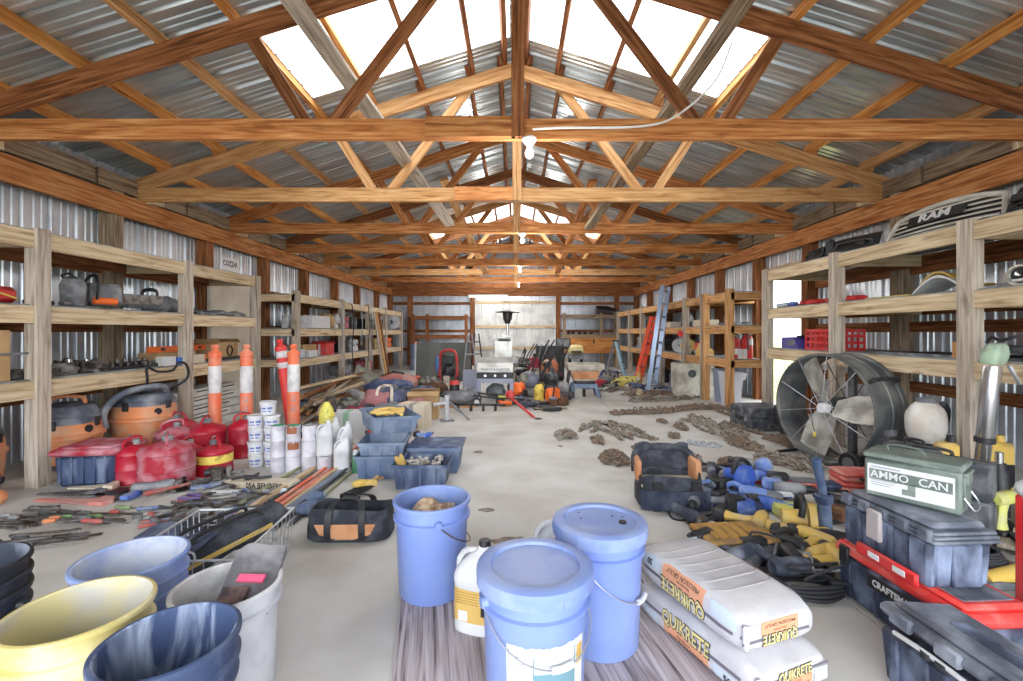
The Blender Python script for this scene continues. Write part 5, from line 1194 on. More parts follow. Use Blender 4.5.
t = thing('black_board', 'black flat panel lying on the lower right deck above the fan', 'panel', (3.25, 3.42, RZ[0]+.001)); q = MB(); q.box((0, 0, .008), (.5, .7, .014), b=.003); q.build('panel', BLKP, t); q = MB(); q.box((-.255, 0, .008), (.012, .7, .018), b=.003); q.build('edge', GRYT, t)
q = MB(); q.box((0, 0, .055), (.05, .04, .11), b=.004); solo('wood_block', q, W_PALE, 'small block of pale wood by the first right post', 'wood block', (2.98, 3.06, RZ[0]+.001))
box_thing('cardboard_box', 'wide tan cardboard box behind the jackhammer on the lower right deck', 'box', (3.34, 2.55, RZ[0]+.001), (.34, .42, .16), CARD)
box_thing('cardboard_box', 'flat tan cardboard box lying on the wide one', 'box', (3.36, 2.55, RZ[0]+.163), (.32, .40, .08), PAPER)

# ------------------------------------------------------------ jackhammer, sprayer and clutter by the wall
t = thing('jackhammer', 'pale green jackhammer with a steel barrel leaning on the right shelving', 'jackhammer', (2.70, 2.66, .001), rot=(.05, .06, .2)); t.scale = (.9, .9, .96)
q = MB(); q.cyl((0, 0, .0), (0, 0, .3), .018, n=10); q.build('bit', TOOLST, t)
q = MB(); q.lathe([(0, .28), (.034, .28), (.038, .30), (.038, .44), (.048, .46), (.048, .86), (.044, .89), (0, .89)], 22); q.build('barrel', CHROME, t)
q = MB(); q.lathe([(.038, .42), (.052, .425), (.052, .455), (.046, .46)], 20, caps=False); q.build('collar', BLKP, t)
q = MB(); q.loft([[Vector((math.copysign(abs(math.cos(a))**.6, math.cos(a))*w+ox, math.copysign(abs(math.sin(a))**.6, math.sin(a))*d, z)) for a in [2*PI*i/20 for i in range(20)]] for z, w, d, ox in ((.90, .05, .046, 0), (.92, .060, .052, .0), (.97, .064, .056, .01), (1.015, .052, .042, .02), (1.03, .03, .03, .02))]); q.build('head', mat('pale_green', rgb(172,198,172), rough=.5, col2=rgb(140,150,140), scale=10), t)
q = MB(); q.tube(bez([(-.10, -.02, 1.03), (-.03, 0, 1.06), (.05, 0, 1.05), (.15, -.02, 1.08)], 5), .010, 8); q.build('top_handle', BLKP, t)
q = MB(); q.cyl((.06, -.03, 1.0), (.16, -.05, 1.0), .024, .03, 12); q.build('side_grip', BLKP, t)
q = MB(); q.tube(bez([(.07, -.04, .9), (.10, -.06, .84), (.14, -.06, .8)], 4), .012, 8); q.build('hose_fitting', WIRE, t)
t = thing('backpack_sprayer', 'white tank sprayer with black straps behind the black tool case', 'sprayer', (2.80, 3.10, .30), .3)
q = MB(); q.ball((0, 0, .13), (.125, .10, .155), 22, 14, .03, 1, -.0, .85); q.build('tank', mat('sprayer_white', rgb(228,226,222), rough=.55, col2=rgb(212,202,192), scale=7), t)
q = MB(); q.lathe([(.055, .26), (.058, .28), (.05, .3), (0, .3)], 18); q.build('cap', GRYT, t)
q = MB(); q.tube(bez([(.06, -.06, .27), (.13, -.05, .2), (.13, -.02, .04), (.09, .0, -.0)], 6), .018, 8); q.build('strap', BLKP, t)
q = MB(); q.box((0, 0, -.15), (.2, .17, .297), b=.01); q.build('stand', BLKP, t)
def hard_case(label, loc, rz, d, m, name='tool_case', rot=None, handle='top', clasp=2, cl_m=None):
    t = thing(name, label, 'tool case', loc, rz, rot=rot); w, l, h = d
    q = MB(); q.box((0, 0, h*.27), (w, l, h*.53), b=.012); q.build('base', m, t)
    q = MB(); q.box((0, 0, h*.77), (w, l, h*.45), b=.014); q.build('lid', m, t)
    for k in range(clasp):
        y = (k-(clasp-1)/2)*l*.55
        q = MB(); q.box((-w/2-.004, y, h*.55), (.014, .04, h*.3), b=.004); q.build('clasp', cl_m or GRYT, t)
    if handle == 'top': q = MB(); q.tube(bez([(0, -l*.16, h-.004), (0, -l*.14, h+.03), (0, l*.14, h+.03), (0, l*.16, h-.004)], 5), .009, 8); q.build('handle', BLKP, t)
    elif handle: q = MB(); q.tube(bez([(-w/2, -l*.12, h*.5), (-w/2-.03, -l*.1, h*.5), (-w/2-.03, l*.1, h*.5), (-w/2, l*.12, h*.5)], 5), .009, 8); q.build('handle', BLKP, t)
    return t
DKC = mat('dusty_case', rgb(66,70,78), rough=.75, col2=rgb(112,116,120), scale=12, lo=.42, hi=.62)
hard_case('dusty black tool case standing behind the green ammunition can', (2.22, 2.42, .001), .64, (.15, .46, .40), DKC)
hard_case('smaller black tool case at the foot of the white sprayer', (2.44, 2.78, .001), .5, (.15, .28, .36), DKC)
t = thing('oil_jug', 'yellow oil jug standing by the foot of the first right post', 'jug', (2.54, 2.68, .001)); 
q = MB(); q.box((0, 0, .2), (.11, .09, .40), b=.02); q.build('bottle', YELT, t); q = MB(); q.cyl((.03, 0, .40), (.03, 0, .44), .022, n=14); q.build('cap', BLKP, t)
t = thing('oil_jug', 'amber oil jug with black label between the jackhammer and the post', 'jug', (3.02, 2.86, .001)); 
q = MB(); q.box((0, 0, .18), (.16, .11, .36), b=.02); q.build('bottle', YELT, t); q = MB(); q.box((0, -.056, .16), (.12, .003, .14)); q.build('label', BLKP, t); q = MB(); q.cyl((.03, 0, .36), (.03, 0, .40), .022, n=14); q.build('cap', YELT, t)
t = thing('cylinder_jack', 'black bottle jack on the floor by the jackhammer', 'jack', (2.66, 2.50, .20)); q = MB(); q.lathe([(0, -.199), (.07, -.199), (.07, -.17), (.045, -.16), (.045, .08), (.03, .1), (.03, .13), (0, .13)], 18); q.build('body', BLKP, t); q = MB(); q.cyl((0, 0, .13), (0, 0, .19), .018, n=12); q.build('ram', CHROME, t)
t = thing('spring_coil', 'rusty steel spool standing by the jackhammer tip', 'spool', (2.84, 2.42, .001)); q = MB(); q.lathe([(0, 0), (.075, 0), (.075, .01), (.062, .012), (.062, .26), (.075, .265), (.075, .28), (0, .28)], 20); q.build('drum', BLKP, t); q = MB(); q.tube([(.066*math.cos(i*.6), .066*math.sin(i*.6), .02+.22*i/80) for i in range(81)], .006, 5); q.build('cable', RUST, t)
for k, (x, y, rz, L, m, nm) in enumerate(((2.55, 2.30, .9, .9, W_TAN, 'long tan board'), (2.62, 2.42, .75, .8, W_GREY, 'grey board'), (2.42, 2.16, 1.05, .7, CORD, 'black strip'), (2.75, 2.40, .6, .7, W_SAW, 'rough grey board'))):
    t = thing('lumber_board', nm + ' lying on the floor under the near right shelving', 'board', (x, y, .001+.022*k), rz, 'boards under the right shelf')
    q = MB(); q.beam((-L/2, 0, .011), (L/2, 0, .011), .07, .02); q.build('board', m, t)
t = thing('folded_tarp', 'flat grey tarp on the floor beside the ammunition can', 'tarp', (2.02, 1.98, .001), .2); q = MB(); q.grid(lambda u, v: (-.2+.4*u, -.14+.28*v, .035+.012*math.sin(u*8+v*4)), 14, 8, .03); q.build('sheet', GRYT, t)
t = thing('extension_cord', 'coil of black cord lying on the grey tarp', 'cord', (2.05, 2.0, .05), .4); q = MB()
for k in range(5): q.tube([((.10-.008*k)*math.cos(a), (.075-.006*k)*math.sin(a), .008+.009*k) for a in [2*PI*i/20 for i in range(20)]], .007, 6, True)
q.build('coil', CORD, t); q = MB(); q.box((.12, 0, .015), (.05, .025, .025), b=.006); q.build('plug', BLKP, t)
t = drill('lime_impact_driver', 'lime green cordless driver beside the ammunition can', (1.84, 1.66, .17), .3, LIME, lie=False, s=1.0)
t.location = (2.46, 2.28, .001)
t = thing('lime_pole_saw', 'lime and black pole tool lying behind the lime driver', 'power tool', (2.08, 1.76, .001), .5); q = MB(); q.cyl((-.3, 0, .03), (.3, 0, .03), .016, n=10); q.build('shaft', GRYT, t); q = MB(); q.ball((.12, 0, .035), (.08, .04, .034), 12, 8, .1, 1, 0, .8); q.build('motor', LIME, t)
t = thing('hand_truck_jack', 'red steel jack stand at the edge beside the red-lidded tool box', 'jack', (1.705, 1.49, .001), .2)
q = MB(); q.box((0, 0, .26), (.07, .07, .50), b=.006); q.build('column', REDP, t); q = MB(); q.box((0, 0, .012), (.16, .16, .022), b=.004); q.build('base', REDP, t); q = MB(); q.ball((0, 0, .53), (.05, .05, .035), 14, 8); q.build('saddle', LABELW, t)
q = MB(); q.tube(bez([(-.02, -.05, .52), (-.075, -.06, .42), (-.085, -.06, .28), (-.06, -.06, .14), (-.0, -.05, .06)], 6), .009, 8); q.build('hose', GRYT, t)
q = MB(); q.cyl((-.16, 0, .035), (.16, 0, .035), .033, n=14); o = solo('amber_roll', q, YELT, 'amber roll lying behind the red-lidded tool box', 'roll', (2.06, 1.90, .001), .3)

# ------------------------------------------------------------ the tool boxes in front
NAVB = mat('tool_box_navy', rgb(52,60,82), rough=.6, col2=rgb(128,142,170), scale=11, lo=.46, hi=.68, stretch=(1, 1, .5))
GRB = mat('tool_box_grey', rgb(88,94,108), rough=.65, col2=rgb(146,152,166), scale=9, lo=.42, hi=.66)
REDB = mat('red_box_lid', rgb(228,62,58), rough=.5, col2=rgb(226,118,110), scale=9, lo=.5, hi=.7)
def M2(loc, rz): return Matrix.Translation(loc) @ Matrix.Rotation(rz, 4, 'Z')
# red-lidded box
t = thing('tool_box', 'long black tool box with a red lid, under the dusty navy tool box', 'tool box', (1.435, 1.60, .001), .05)
w, l, h = .235, .52, .235
q = MB(); q.box((0, 0, h*.36), (w*.94, l*.96, h*.72), b=.015, taper=1.03)
for k in range(4): q.box((-w*.485, -l*.38+l*.25*k, h*.34), (.012, .02, h*.6), b=.004)
q.build('base', NAVB, t)
q = MB(); q.box((0, 0, h*.80), (w*1.06, l*1.02, h*.20), b=.018); q.box((0, 0, h*.925), (w*.9, l*.92, h*.10), b=.012); q.build('lid', REDB, t)
q = MB(); q.box((0, 0, h*.972), (w*.7, l*.82, .006), b=.002); q.build('lid_inset', GRB, t)
for y in (-.20, .20):
    q = MB(); q.box((-w*.54, y, h*.74), (.014, .045, .07), b=.004); q.build('latch', BLKP, t)
q = MB(); q.box((-w*.503, -.01, h*.56), (.006, .22, .052), b=.012); nm = q.build('name_plate', BLKP, t)
text('lettering', 'CRAFTSMAN', .033, LABELW, nm, M=Matrix.Translation((-w*.503-.0035, -.01, h*.56)) @ Matrix.Rotation(-PI/2, 4, 'Z') @ Matrix.Rotation(PI/2, 4, 'X'), depth=.0006, bold=.0012, sx=.9)
# navy box on it
t = thing('tool_box', 'dusty navy ribbed tool box stacked on the red-lidded one', 'tool box', (1.395, 1.60, .243), .06)
w, l, h = .215, .37, .205
q = MB(); q.box((0, 0, h*.36), (w*.90, l*.92, h*.72), b=.014, taper=1.04); q.build('base', NAVB, t)
for k in range(3):
    q = MB(); q.box((-w*.455, -l*.36+l*.36*k, h*.36), (.03, .075, h*.70), b=.010); q.build('rib', NAVB, t)
q = MB(); q.box((w*.05, -l*.465, h*.36), (.10, .02, h*.66), b=.006); q.build('rib', NAVB, t)
q = MB()
for k, z in enumerate((.74, .80, .86)): q.box((0, 0, h*z), (w*(1.05-.03*k), l*(1.04-.02*k), h*.055), b=.005)
q.box((0, 0, h*.93), (w*.86, l*.9, h*.12), b=.016)
for k in range(5): q.box((-w*.505, -l*.42+l*.21*k, h*.82), (.022, .045, h*.2), b=.006)
q.build('lid', GRB, t)
t_l = thing('tool_box_latch', '', '') if False else None
q = MB(); q.box((-w*.56, .02, h*.60), (.018, .06, h*.52), b=.006); q.build('latch', LABELW if False else mat('latch_grey', rgb(176,170,172), rough=.6), t)
t = thing('level_torpedo', 'red and white torpedo level leaning across the red lid', 'level', (1.262, 1.55, .243), PI/2+.04, rot=(0, .0, PI/2+.04)); q = MB(); q.box((0, 0, .022), (.24, .018, .042), b=.006); q.build('body', REDP, t)
for x in (-.06, .04): q = MB(); q.box((x, .0, .024), (.05, .022, .022), b=.003); q.build('vial', LABELW, t)
# ammunition can
OLIV = mat('olive_steel', rgb(96,110,104), rough=.55, col2=rgb(132,142,136), scale=9, lo=.42, hi=.66)
az = math.atan2(-.80, .60)
t = thing('ammunition_can', 'green steel ammunition can with a white label, on top of the navy tool box', 'ammunition can', (1.435, 1.63, .449), az)
L, W, H = .262, .150, .162
q = MB(); q.box((0, 0, H*.43), (L, W, H*.86), b=.008); q.build('body', OLIV, t)
q = MB(); q.box((0, 0, H*.93), (L*1.03, W*1.05, H*.14), b=.006); q.build('lid', OLIV, t)
q = MB(); q.box((L*.505, 0, H*.46), (.008, W*.62, H*.7), b=.003); q.box((L*.52, 0, H*.80), (.014, W*.7, .012), b=.003); q.box((L*.52, 0, H*.66), (.012, W*.5, .03), b=.003); q.build('latch_plate', OLIV, t)
q = MB(); q.tube(bez([(L*.51, -W*.38, H*.35), (L*.60, -W*.30, H*.12), (L*.60, W*.30, H*.12), (L*.51, W*.38, H*.35)], 6), .003, 6); q.build('bail', WIRE, t)
q = MB(); q.tube(bez([(-L*.3, 0, H), (-L*.28, 0, H+.022), (L*.02, 0, H+.02), (L*.1, 0, H)], 6), .0035, 6); q.build('handle', OLIV, t)
ys = -W/2-.0006
def fp(x0, x1, z0, z1, off, m, nm, par): q = MB(); q.add([(x0, ys-off, z0), (x1, ys-off, z0), (x1, ys-off, z1), (x0, ys-off, z1)], [(0, 1, 2, 3)]); return q.build(nm, m, par)
lb = fp(-L*.46, L*.44, H*.12, H*.74, .0004, LABELW, 'label', t)
fp(-L*.44, L*.42, H*.40, H*.63, .0008, OLIV, 'green_band', lb); fp(-L*.02, L*.06, H*.20, H*.44, .0008, OLIV, 'green_panel', lb); fp(-L*.08, L*.06, H*.18, H*.30, .0010, OLIV, 'green_panel', lb)
text('lettering', 'AMMO', .038, LABELW, lb, (-L*.215, ys-.0016, H*.515), (PI/2, 0, 0), .0004, bold=.0004, sx=.95)
text('lettering', 'CAN', .038, LABELW, lb, (L*.235, ys-.0016, H*.515), (PI/2, 0, 0), .0004, bold=.0004, sx=.95)
for k in range(3): fp(-L*.42, -L*(.14+.03*k), H*(.375-.05*k), H*(.39-.05*k), .0008, INKG, 'small_print', lb)
fp(-L*.42, -L*.1, H*.665, H*.69, .0008, INKG, 'small_print', lb)
# grey box in front, lid ajar
t = thing('tool_box', 'long grey tool box with its lid ajar, in front of the red-lidded one', 'tool box', (1.235, 1.12, .001), .06)
w, l, h = .215, .56, .225
q = MB(); q.box((0, 0, h*.35), (w*.92, l*.96, h*.7), b=.012, taper=1.05)
for k in range(6): q.box((-w*.475, -l*.42+l*.165*k, h*.34), (.016, .028, h*.62), b=.005)
q.build('base', NAVB, t)
q = MB(); q.M = Matrix.Translation((w*.48, 0, h*.72)) @ Matrix.Rotation(.10, 4, 'Y')
q.box((-w*.49, 0, h*.14), (w*1.05, l*1.02, h*.16), b=.016); q.box((-w*.49, 0, h*.25), (w*.84, l*.9, h*.10), b=.014)
for k in range(4): q.box((-w*1.0, -l*.36+l*.24*k, h*.13), (.02, .07, h*.18), b=.007)
q.build('lid', GRB, t)
q = MB(); q.M = Matrix.Translation((w*.48, 0, h*.72)) @ Matrix.Rotation(.10, 4, 'Y'); q.box((-w*.52, 0, h*.305), (w*.24, l*.5, .008), b=.003); q.build('lid_inset', NAVB, t)
q = MB(); q.tube(bez([(-w*.50, l*.40, h*.74), (-w*.52, l*.2, h*.79), (-w*.5, 0, h*.77)], 6), .007, 6); q.build('contents_strip', LABELW, t)
for y in (.12, .08): q = MB(); q.cyl((-w*.51, y, h*.735), (-w*.51, y, h*.80), .016, n=14); q.build('socket', BLKP, t)
q = MB(); q.box((-w*.498, -.04, h*.36), (.003, .09, .05), rx=.5); q.build('sticker', LABELW, t)

# ------------------------------------------------------------ drum fan
FANM = mat('fan_drum', rgb(80,84,88), rough=.5, metal=.2, col2=rgb(132,132,128), scale=5, lo=.42, hi=.68); BLADE = mat('fan_blade', rgb(206,204,196), rough=.5, metal=.1, col2=rgb(150,146,138), scale=6)
fa = math.radians(-75)
t = thing('drum_fan', 'big black drum fan on wheels beside the right shelving', 'fan', (2.43, 3.62, .445), fa)       # local -y faces the camera side
R, D = .425, .31
q = MB()
n = 56; prof = [(R-.012, .02), (R-.012, D-.02), (R-.006, D), (R+.010, D), (R+.006, D-.03), (R, D-.035), (R, D*.62), (R+.008, D*.6), (R+.008, D*.55), (R, D*.53), (R, .045), (R+.006, .04), (R+.012, .012), (R+.010, 0), (R-.006, 0), (R-.012, .02)]
q.M = Matrix.Rotation(-PI/2, 4, 'X'); q.lathe(prof, n, caps=False); q.build('drum', FANM, t)
g = MB(); 
for i in range(10): a = 2*PI*i/10+.2; g.cyl((.05*math.cos(a), .005, .05*math.sin(a)), (R*math.cos(a), .008, R*math.sin(a)), .0026, n=6)
for rr_ in (.10,): g.tube([(rr_*math.cos(a), .004, rr_*math.sin(a)) for a in [2*PI*i/40 for i in range(40)]], .002, 5, True)
g.build('front_grille', WIRE, t)
g = MB()
for i in range(6): a = 2*PI*i/6; g.cyl((.05*math.cos(a), D-.01, .05*math.sin(a)), (R*math.cos(a), D-.01, R*math.sin(a)), .004, n=6)
for rr_ in (.15, .25, .34): g.tube([(rr_*math.cos(a), D-.008, rr_*math.sin(a)) for a in [2*PI*i/40 for i in range(40)]], .002, 5, True)
g.build('rear_grille', FANM, t)
q = MB(); q.M = Matrix.Rotation(PI/2, 4, 'X'); q.lathe([(0, -.07), (.036, -.07), (.042, -.06), (.042, -.03), (.04, -.01), (.036, .0), (0, .004)], 22); q.build('hub', LABELW, t)
q = MB(); q.M = Matrix.Translation((0, D*.72, 0)) @ Matrix.Rotation(PI/2, 4, 'X'); q.lathe([(0, -.05), (.075, -.05), (.08, -.03), (.08, .05), (0, .05)], 20); q.build('motor', FANM, t)
for k, a in enumerate((math.radians(118), math.radians(5), math.radians(246))):
    q = MB(); vs = []
    for i in range(8):
        r0 = .05+.36*i/7; wd = .055+.045*min(1, i/3)
        for s_ in (-1, 1):
            vs.append((math.cos(a)*r0 - math.sin(a)*s_*wd, .085+s_*.038*(1-.3*i/7)+.015*(i/7)**2, math.sin(a)*r0 + math.cos(a)*s_*wd))
    vs2 = [(x, y+.004, z) for x, y, z in vs]; N8 = len(vs)
    fs = [(2*i, 2*i+1, 2*i+3, 2*i+2) for i in range(7)] + [(N8+2*i+2, N8+2*i+3, N8+2*i+1, N8+2*i) for i in range(7)] + [(2*i, 2*i+2, N8+2*i+2, N8+2*i) for i in range(7)] + [(2*i+3, 2*i+1, N8+2*i+1, N8+2*i+3) for i in range(7)] + [(1, 0, N8, N8+1), (14, 15, N8+15, N8+14)]
    q.add(vs+vs2, fs); q.build('blade', BLADE, t)
q = MB(); q.box((.10, D*.66, -.02), (.05, .05, .80), b=.006); q.build('motor_mount', FANM, t)
for sg in (-1, 1):
    q = MB(); q.tube([(sg*.30, D*.5, -R*.74), (sg*.36, D*.5, -.43)], .012, 8); q.tube([(sg*.36, -.06, -.43), (sg*.36, D+.05, -.43)], .012, 8); q.build('leg', BLKP, t)
for y in (-.03, D+.03):
    q = MB(); q.M = Matrix.Translation((.27, y, -.363)) @ Matrix.Rotation(PI/2, 4, 'X'); q.lathe([(.03, -.02), (.075, -.022), (.082, -.015), (.082, .015), (.075, .022), (.03, .02)], 24); w_ = q.build('wheel', BLKP, t)
    q = MB(); q.M = Matrix.Translation((.27, y, -.363)) @ Matrix.Rotation(PI/2, 4, 'X'); q.lathe([(0, -.024), (.045, -.026), (.045, .026), (0, .024)], 18); q.build('rim', GRYT, w_)
q = MB(); q.cyl((.27, -.05, -.363), (.27, D+.05, -.363), .01, n=8); q.build('axle', BLKP, t)
q = MB(); q.tube(bez([(R*.80, D*.15, R*.52), (R*.93, D*.15, R*.62), (R*.93, D*.85, R*.62), (R*.80, D*.85, R*.52)], 6), .014, 8); q.build('handle', BLKP, t)
q = MB(); q.tube(bez([(-.08, .02, .1), (-.09, .015, -.1), (-.07, .02, -.20)], 5), .003, 6); q.build('pull_cord', BLKP, t); q = MB(); q.box((-.07, .02, -.225), (.03, .012, .04), b=.006); q.build('cord_tag', LIME if False else BANDY, t)
q = MB(); q.box((R*.98, D*.5, -.12), (.03, .10, .05), b=.006); q.build('switch_box', GRYT, t)

# cases by the doorway
hard_case('flat grey trunk standing on the floor beyond the fan', (2.66, 4.98, .001), .1, (.42, .40, .25), DKC, handle='side')
t = thing('air_compressor', 'black box on a wheeled base between the trunk and the fan', 'compressor', (2.72, 4.52, .001), .2)
q = MB(); q.box((0, 0, .22), (.2, .2, .2), b=.02); q.build('case', BLKP, t); q = MB(); q.box((0, 0, .09), (.24, .22, .05), b=.01); q.build('base', BLKP, t)
for sg in (-1, 1): q = MB(); q.cyl((sg*.12, -.1, .05), (sg*.15, -.1, .05), .048, n=16); q.build('wheel', BLKP, t)
q = MB(); q.ball((0, 0, .36), (.07, .07, .05), 14, 8); q.build('knob', GRYT, t)
# red cases on the floor by the fan
RC = mat('red_case', rgb(206,84,80), rough=.65, col2=rgb(214,150,140), scale=7)
hard_case('red metal case, lower of the two by the fan wheel', (2.28, 3.02, .001), -.15+PI/2, (.2, .28, .07), RC, handle='side', clasp=0)
hard_case('red metal case stacked on the lower red one', (2.275, 3.025, .073), -.12+PI/2, (.19, .27, .06), RC, handle='side', clasp=0)
q = MB(); q.ball((.0, 0, .07), (.07, .07, .07), 16, 10); solo('tape_roll', q, BLKP, 'round black weight beside the fan wheel', 'weight', (2.52, 3.06, .001)) if False else None

# ------------------------------------------------------------ chains over the floor
def FP(*pp): return [F(x, y, 0) for x, y in pp]
def heap_px(label, px, py, wpx, hpx, m, n, seed, lk=.05, h=.05, rz=0, grp=None):
    c = F(px, py); rx = wpx/2*c.y/FOC; y0 = F(px, py+hpx/2).y; y1 = F(px, py-hpx/2).y
    chain_heap(label, c, max(rx-.03, .04), max((y1-y0)/2-.03, .05), m, n, lk, h, seed, rz, grp)
heap_px('round heap of rusty chain nearest the black tote bag', 614, 461, 34, 15, CH_RUST, 110, 1, .05, .07)
heap_px('small heap of chain with a raised hook behind the tote bag', 637, 452, 18, 8, CH_RUST, 30, 2, .05, .05)
heap_px('grey chain heap at the far tip of the chain spread', 566, 437, 26, 16, CH_GREY, 100, 3, .05)
chain('grey chain doubled back in a hairpin, next to the chain heap', FP((584, 432), (597, 424), (612, 431), (628, 440)), CH_GREY, .05, seed=4, passes=4, spread=.05)
heap_px('short rusty chain end lying before the hairpin chain', 598, 442, 18, 9, CH_RUST, 40, 5, .05)
chain('grey chain curving from the hairpin chain to the tote bag', FP((606, 424), (622, 427), (640, 436), (656, 441)), CH_GREY, .05, seed=6, passes=3, spread=.06)
chain('long straight rusty chain lying across the floor', FP((612, 414), (640, 413), (670, 411), (700, 408), (722, 409)), CH_RUST, .065, seed=7, passes=4, spread=.06)
chain('olive rusty chain running on toward the grey trunk', FP((718, 408), (735, 416), (752, 420), (768, 425)), CH_RUST, .06, seed=8, passes=3, spread=.07)
chain('thin rusty chain between the trunk and the grey chains', FP((722, 424), (740, 427), (752, 432), (764, 436)), CH_RUST, .05, seed=9, passes=2, spread=.06)
heap_px('tiny heap of chain in the middle of the spread', 661, 422, 12, 6, CH_RUST, 24, 10, .05, .04)
heap_px('small rusty chain coil', 681, 429, 15, 8, CH_RUST, 34, 11, .05, .05) if False else heap_px('small rusty chain coil above the short chain row', 681, 429, 15, 8, CH_RUST, 34, 11, .05, .05)
heap_px('short row of rusty chain links', 674, 437, 17, 6, CH_RUST, 34, 12, .05, .03)
chain('broad grey chain spread in front of the long straight one', FP((686, 420), (703, 423), (722, 434), (744, 438)), CH_GREY, .055, seed=13, passes=5, spread=.065)
chain('bright zinc chain laid in a short line', FP((688, 444), (703, 446), (720, 447)), CH_SILV, .04, seed=14, passes=2, spread=.04)
heap_px('rusty chain mound before the broad grey chain', 744, 445, 34, 14, CH_RUST, 110, 15, .05)
heap_px('coiled rusty chain under the front of the fan', 783, 443, 34, 13, CH_RUST, 90, 16, .055, .06)
chain('long heavy grey chain in front of the fan', FP((756, 458), (775, 461), (795, 466), (812, 472)), CH_GREY, .055, seed=17, passes=5, spread=.06)
chain('grey chain end bundled against the fan wheel', FP((808, 462), (825, 459), (845, 464), (858, 470)), CH_GREY, .055, seed=18, passes=3, spread=.06)
heap_px('loose heap of brown chain behind the blue tools', 738, 467, 44, 14, CH_RUST, 100, 19, .055)
chain('chain trailing behind the open tote bag', FP((690, 455), (698, 462), (704, 468)), CH_GREY, .05, seed=20, passes=2, spread=.05)
for k, pp in enumerate((((604, 392), (622, 390), (640, 393)), ((625, 396), (650, 394), (668, 393)), ((632, 402), (660, 400), (690, 399)), ((668, 396), (688, 395), (704, 399)))):
    chain(['chain tangle at the foot of the orange ladder', 'rusty chain before the aluminium ladder', 'grey chain row behind the long straight chain', 'chain in front of the pale fuel cabinet'][k], FP(*pp), CH_GREY if k % 2 == 0 else CH_RUST, .065, seed=30+k, passes=3, spread=.09)
# ------------------------------------------------------------ shelves across the back wall
def back_shelf(label, x0, x1, posts, decks, ztop, m):
    t = thing('storage_shelving', label, 'shelving', (x0, 13.6, 0))
    for x in posts: q = MB(); q.beam((x-x0, 0, 0), (x-x0, 0, ztop), .09, .09, up=(0, 1, 0)); q.build('post', m, t)
    for z in decks:
        q = MB(); q.beam((0, 0, z-.05), (x1-x0, 0, z-.05), .04, .10); q.build('rail', m, t)
        q = MB(); q.box(((x1-x0)/2, .33, z+.006), (x1-x0, .62, .012)); q.build('deck', W_DARK, t)
    return t
back_shelf('lumber shelving at the back wall, left of the pale sliding door', -3.1, -1.42, (-3.05, -2.62, -1.46), (.95, 1.52), 1.58, W_DARK)
back_shelf('lumber shelving at the back wall, right of the pale sliding door', 1.42, 3.05, (1.47, 2.58, 3.0), (.98, 1.56), 1.62, W_SAW)
t = thing('plywood_backboard', 'amber plywood sheet hung on the back shelving right of the sliding door', 'panel', (2.22, 13.52, .42)); q = MB(); q.beam((-.82, 0, .23), (.82, 0, .23), .02, .46); q.build('panel', W_PLY, t)
q = MB(); q.box((.12, -.018, .36), (.05, .016, .14), b=.005); q.build('hinge', BLKP, t)
t = thing('car_hood', 'black car hood lying on the top of the back shelving', 'car part', (2.85, 13.85, 1.574)); q = MB(); q.loft([[Vector((x, -.25+.1*k, z)) for x, z in ((-.42, .0), (-.38, .16+.04*k), (0, .12+.05*k), (.40, .10), (.43, 0))] for k in range(4)]); q.build('panel', GRLB, t); q = MB(); q.box((.08, -.26, .07), (.22, .012, .02), ry=.15); q.build('vent_slot', CHROME, t)
for k, x in enumerate((1.62, 1.75, 1.95, 2.12, 2.3)):
    q = MB(); q.ball((0, 0, .03), (.06, .05, .04), 10, 6, .2, k, 0); q.cyl((0, 0, .05), (0, 0, .085), .02, n=8); solo('black_fitting', q, BLKP, ['first', 'second', 'third', 'fourth', 'fifth'][k] + ' small black fitting from the sliding door on the back shelf', 'fitting', (x, 13.75, .993), group='black fittings on the back shelf')
t = thing('strip_light', 'lit fluorescent strip light over the pale sliding door', 'lamp', (-.84, 14.15, 2.16)); q = MB(); q.box((0, 0, .03), (1.25, .09, .05), b=.008); q.build('housing', LABELW, t)
EMI = bpy.data.materials.new('lit_tube'); EMI.use_nodes = True; e_ = EMI.node_tree.nodes['Principled BSDF']; e_.inputs['Emission Color'].default_value = (1, .97, .92, 1); e_.inputs['Emission Strength'].default_value = 1.2
q = MB(); q.cyl((-.58, -.02, -.01), (.58, -.02, -.01), .018, n=10); q.build('tube', EMI, t)
# bulbs on the trusses
CER = mat('porcelain', rgb(226,226,224), rough=.3)
for k, y in enumerate(TY[1:8:2]):
    t = thing('bulb_holder', ['nearest', 'second', 'third', 'fourth'][k] + ' porcelain bulb holder under the truss peaks, bulb with added glow', 'lamp', (.10, y-.03, 2.40))
    q = MB(); q.lathe([(0, 0), (.05, 0), (.055, -.012), (.04, -.035), (.028, -.05), (0, -.05)], 18); q.build('holder', CER, t)
    q = MB(); q.lathe([(.014, -.05), (.018, -.07), (.032, -.10), (.030, -.12), (.016, -.138), (0, -.142)], 16, caps=False); q.build('bulb', EMI, t)  # glow added for brightness; these bulbs are really unlit
t = thing('electric_cable', 'pale cable stapled along the first truss to the bulb holder', 'cable', (.12, 3.12, 2.42)); q = MB(); q.tube(bez([(0, -.0, .02), (.2, 0, .03), (.75, 0, .04), (1.0, 0, .12), (1.25, 0, .35), (1.32, -.1, .55)], 6), .007, 6); q.build('cable', W_PALE if False else CER, t)

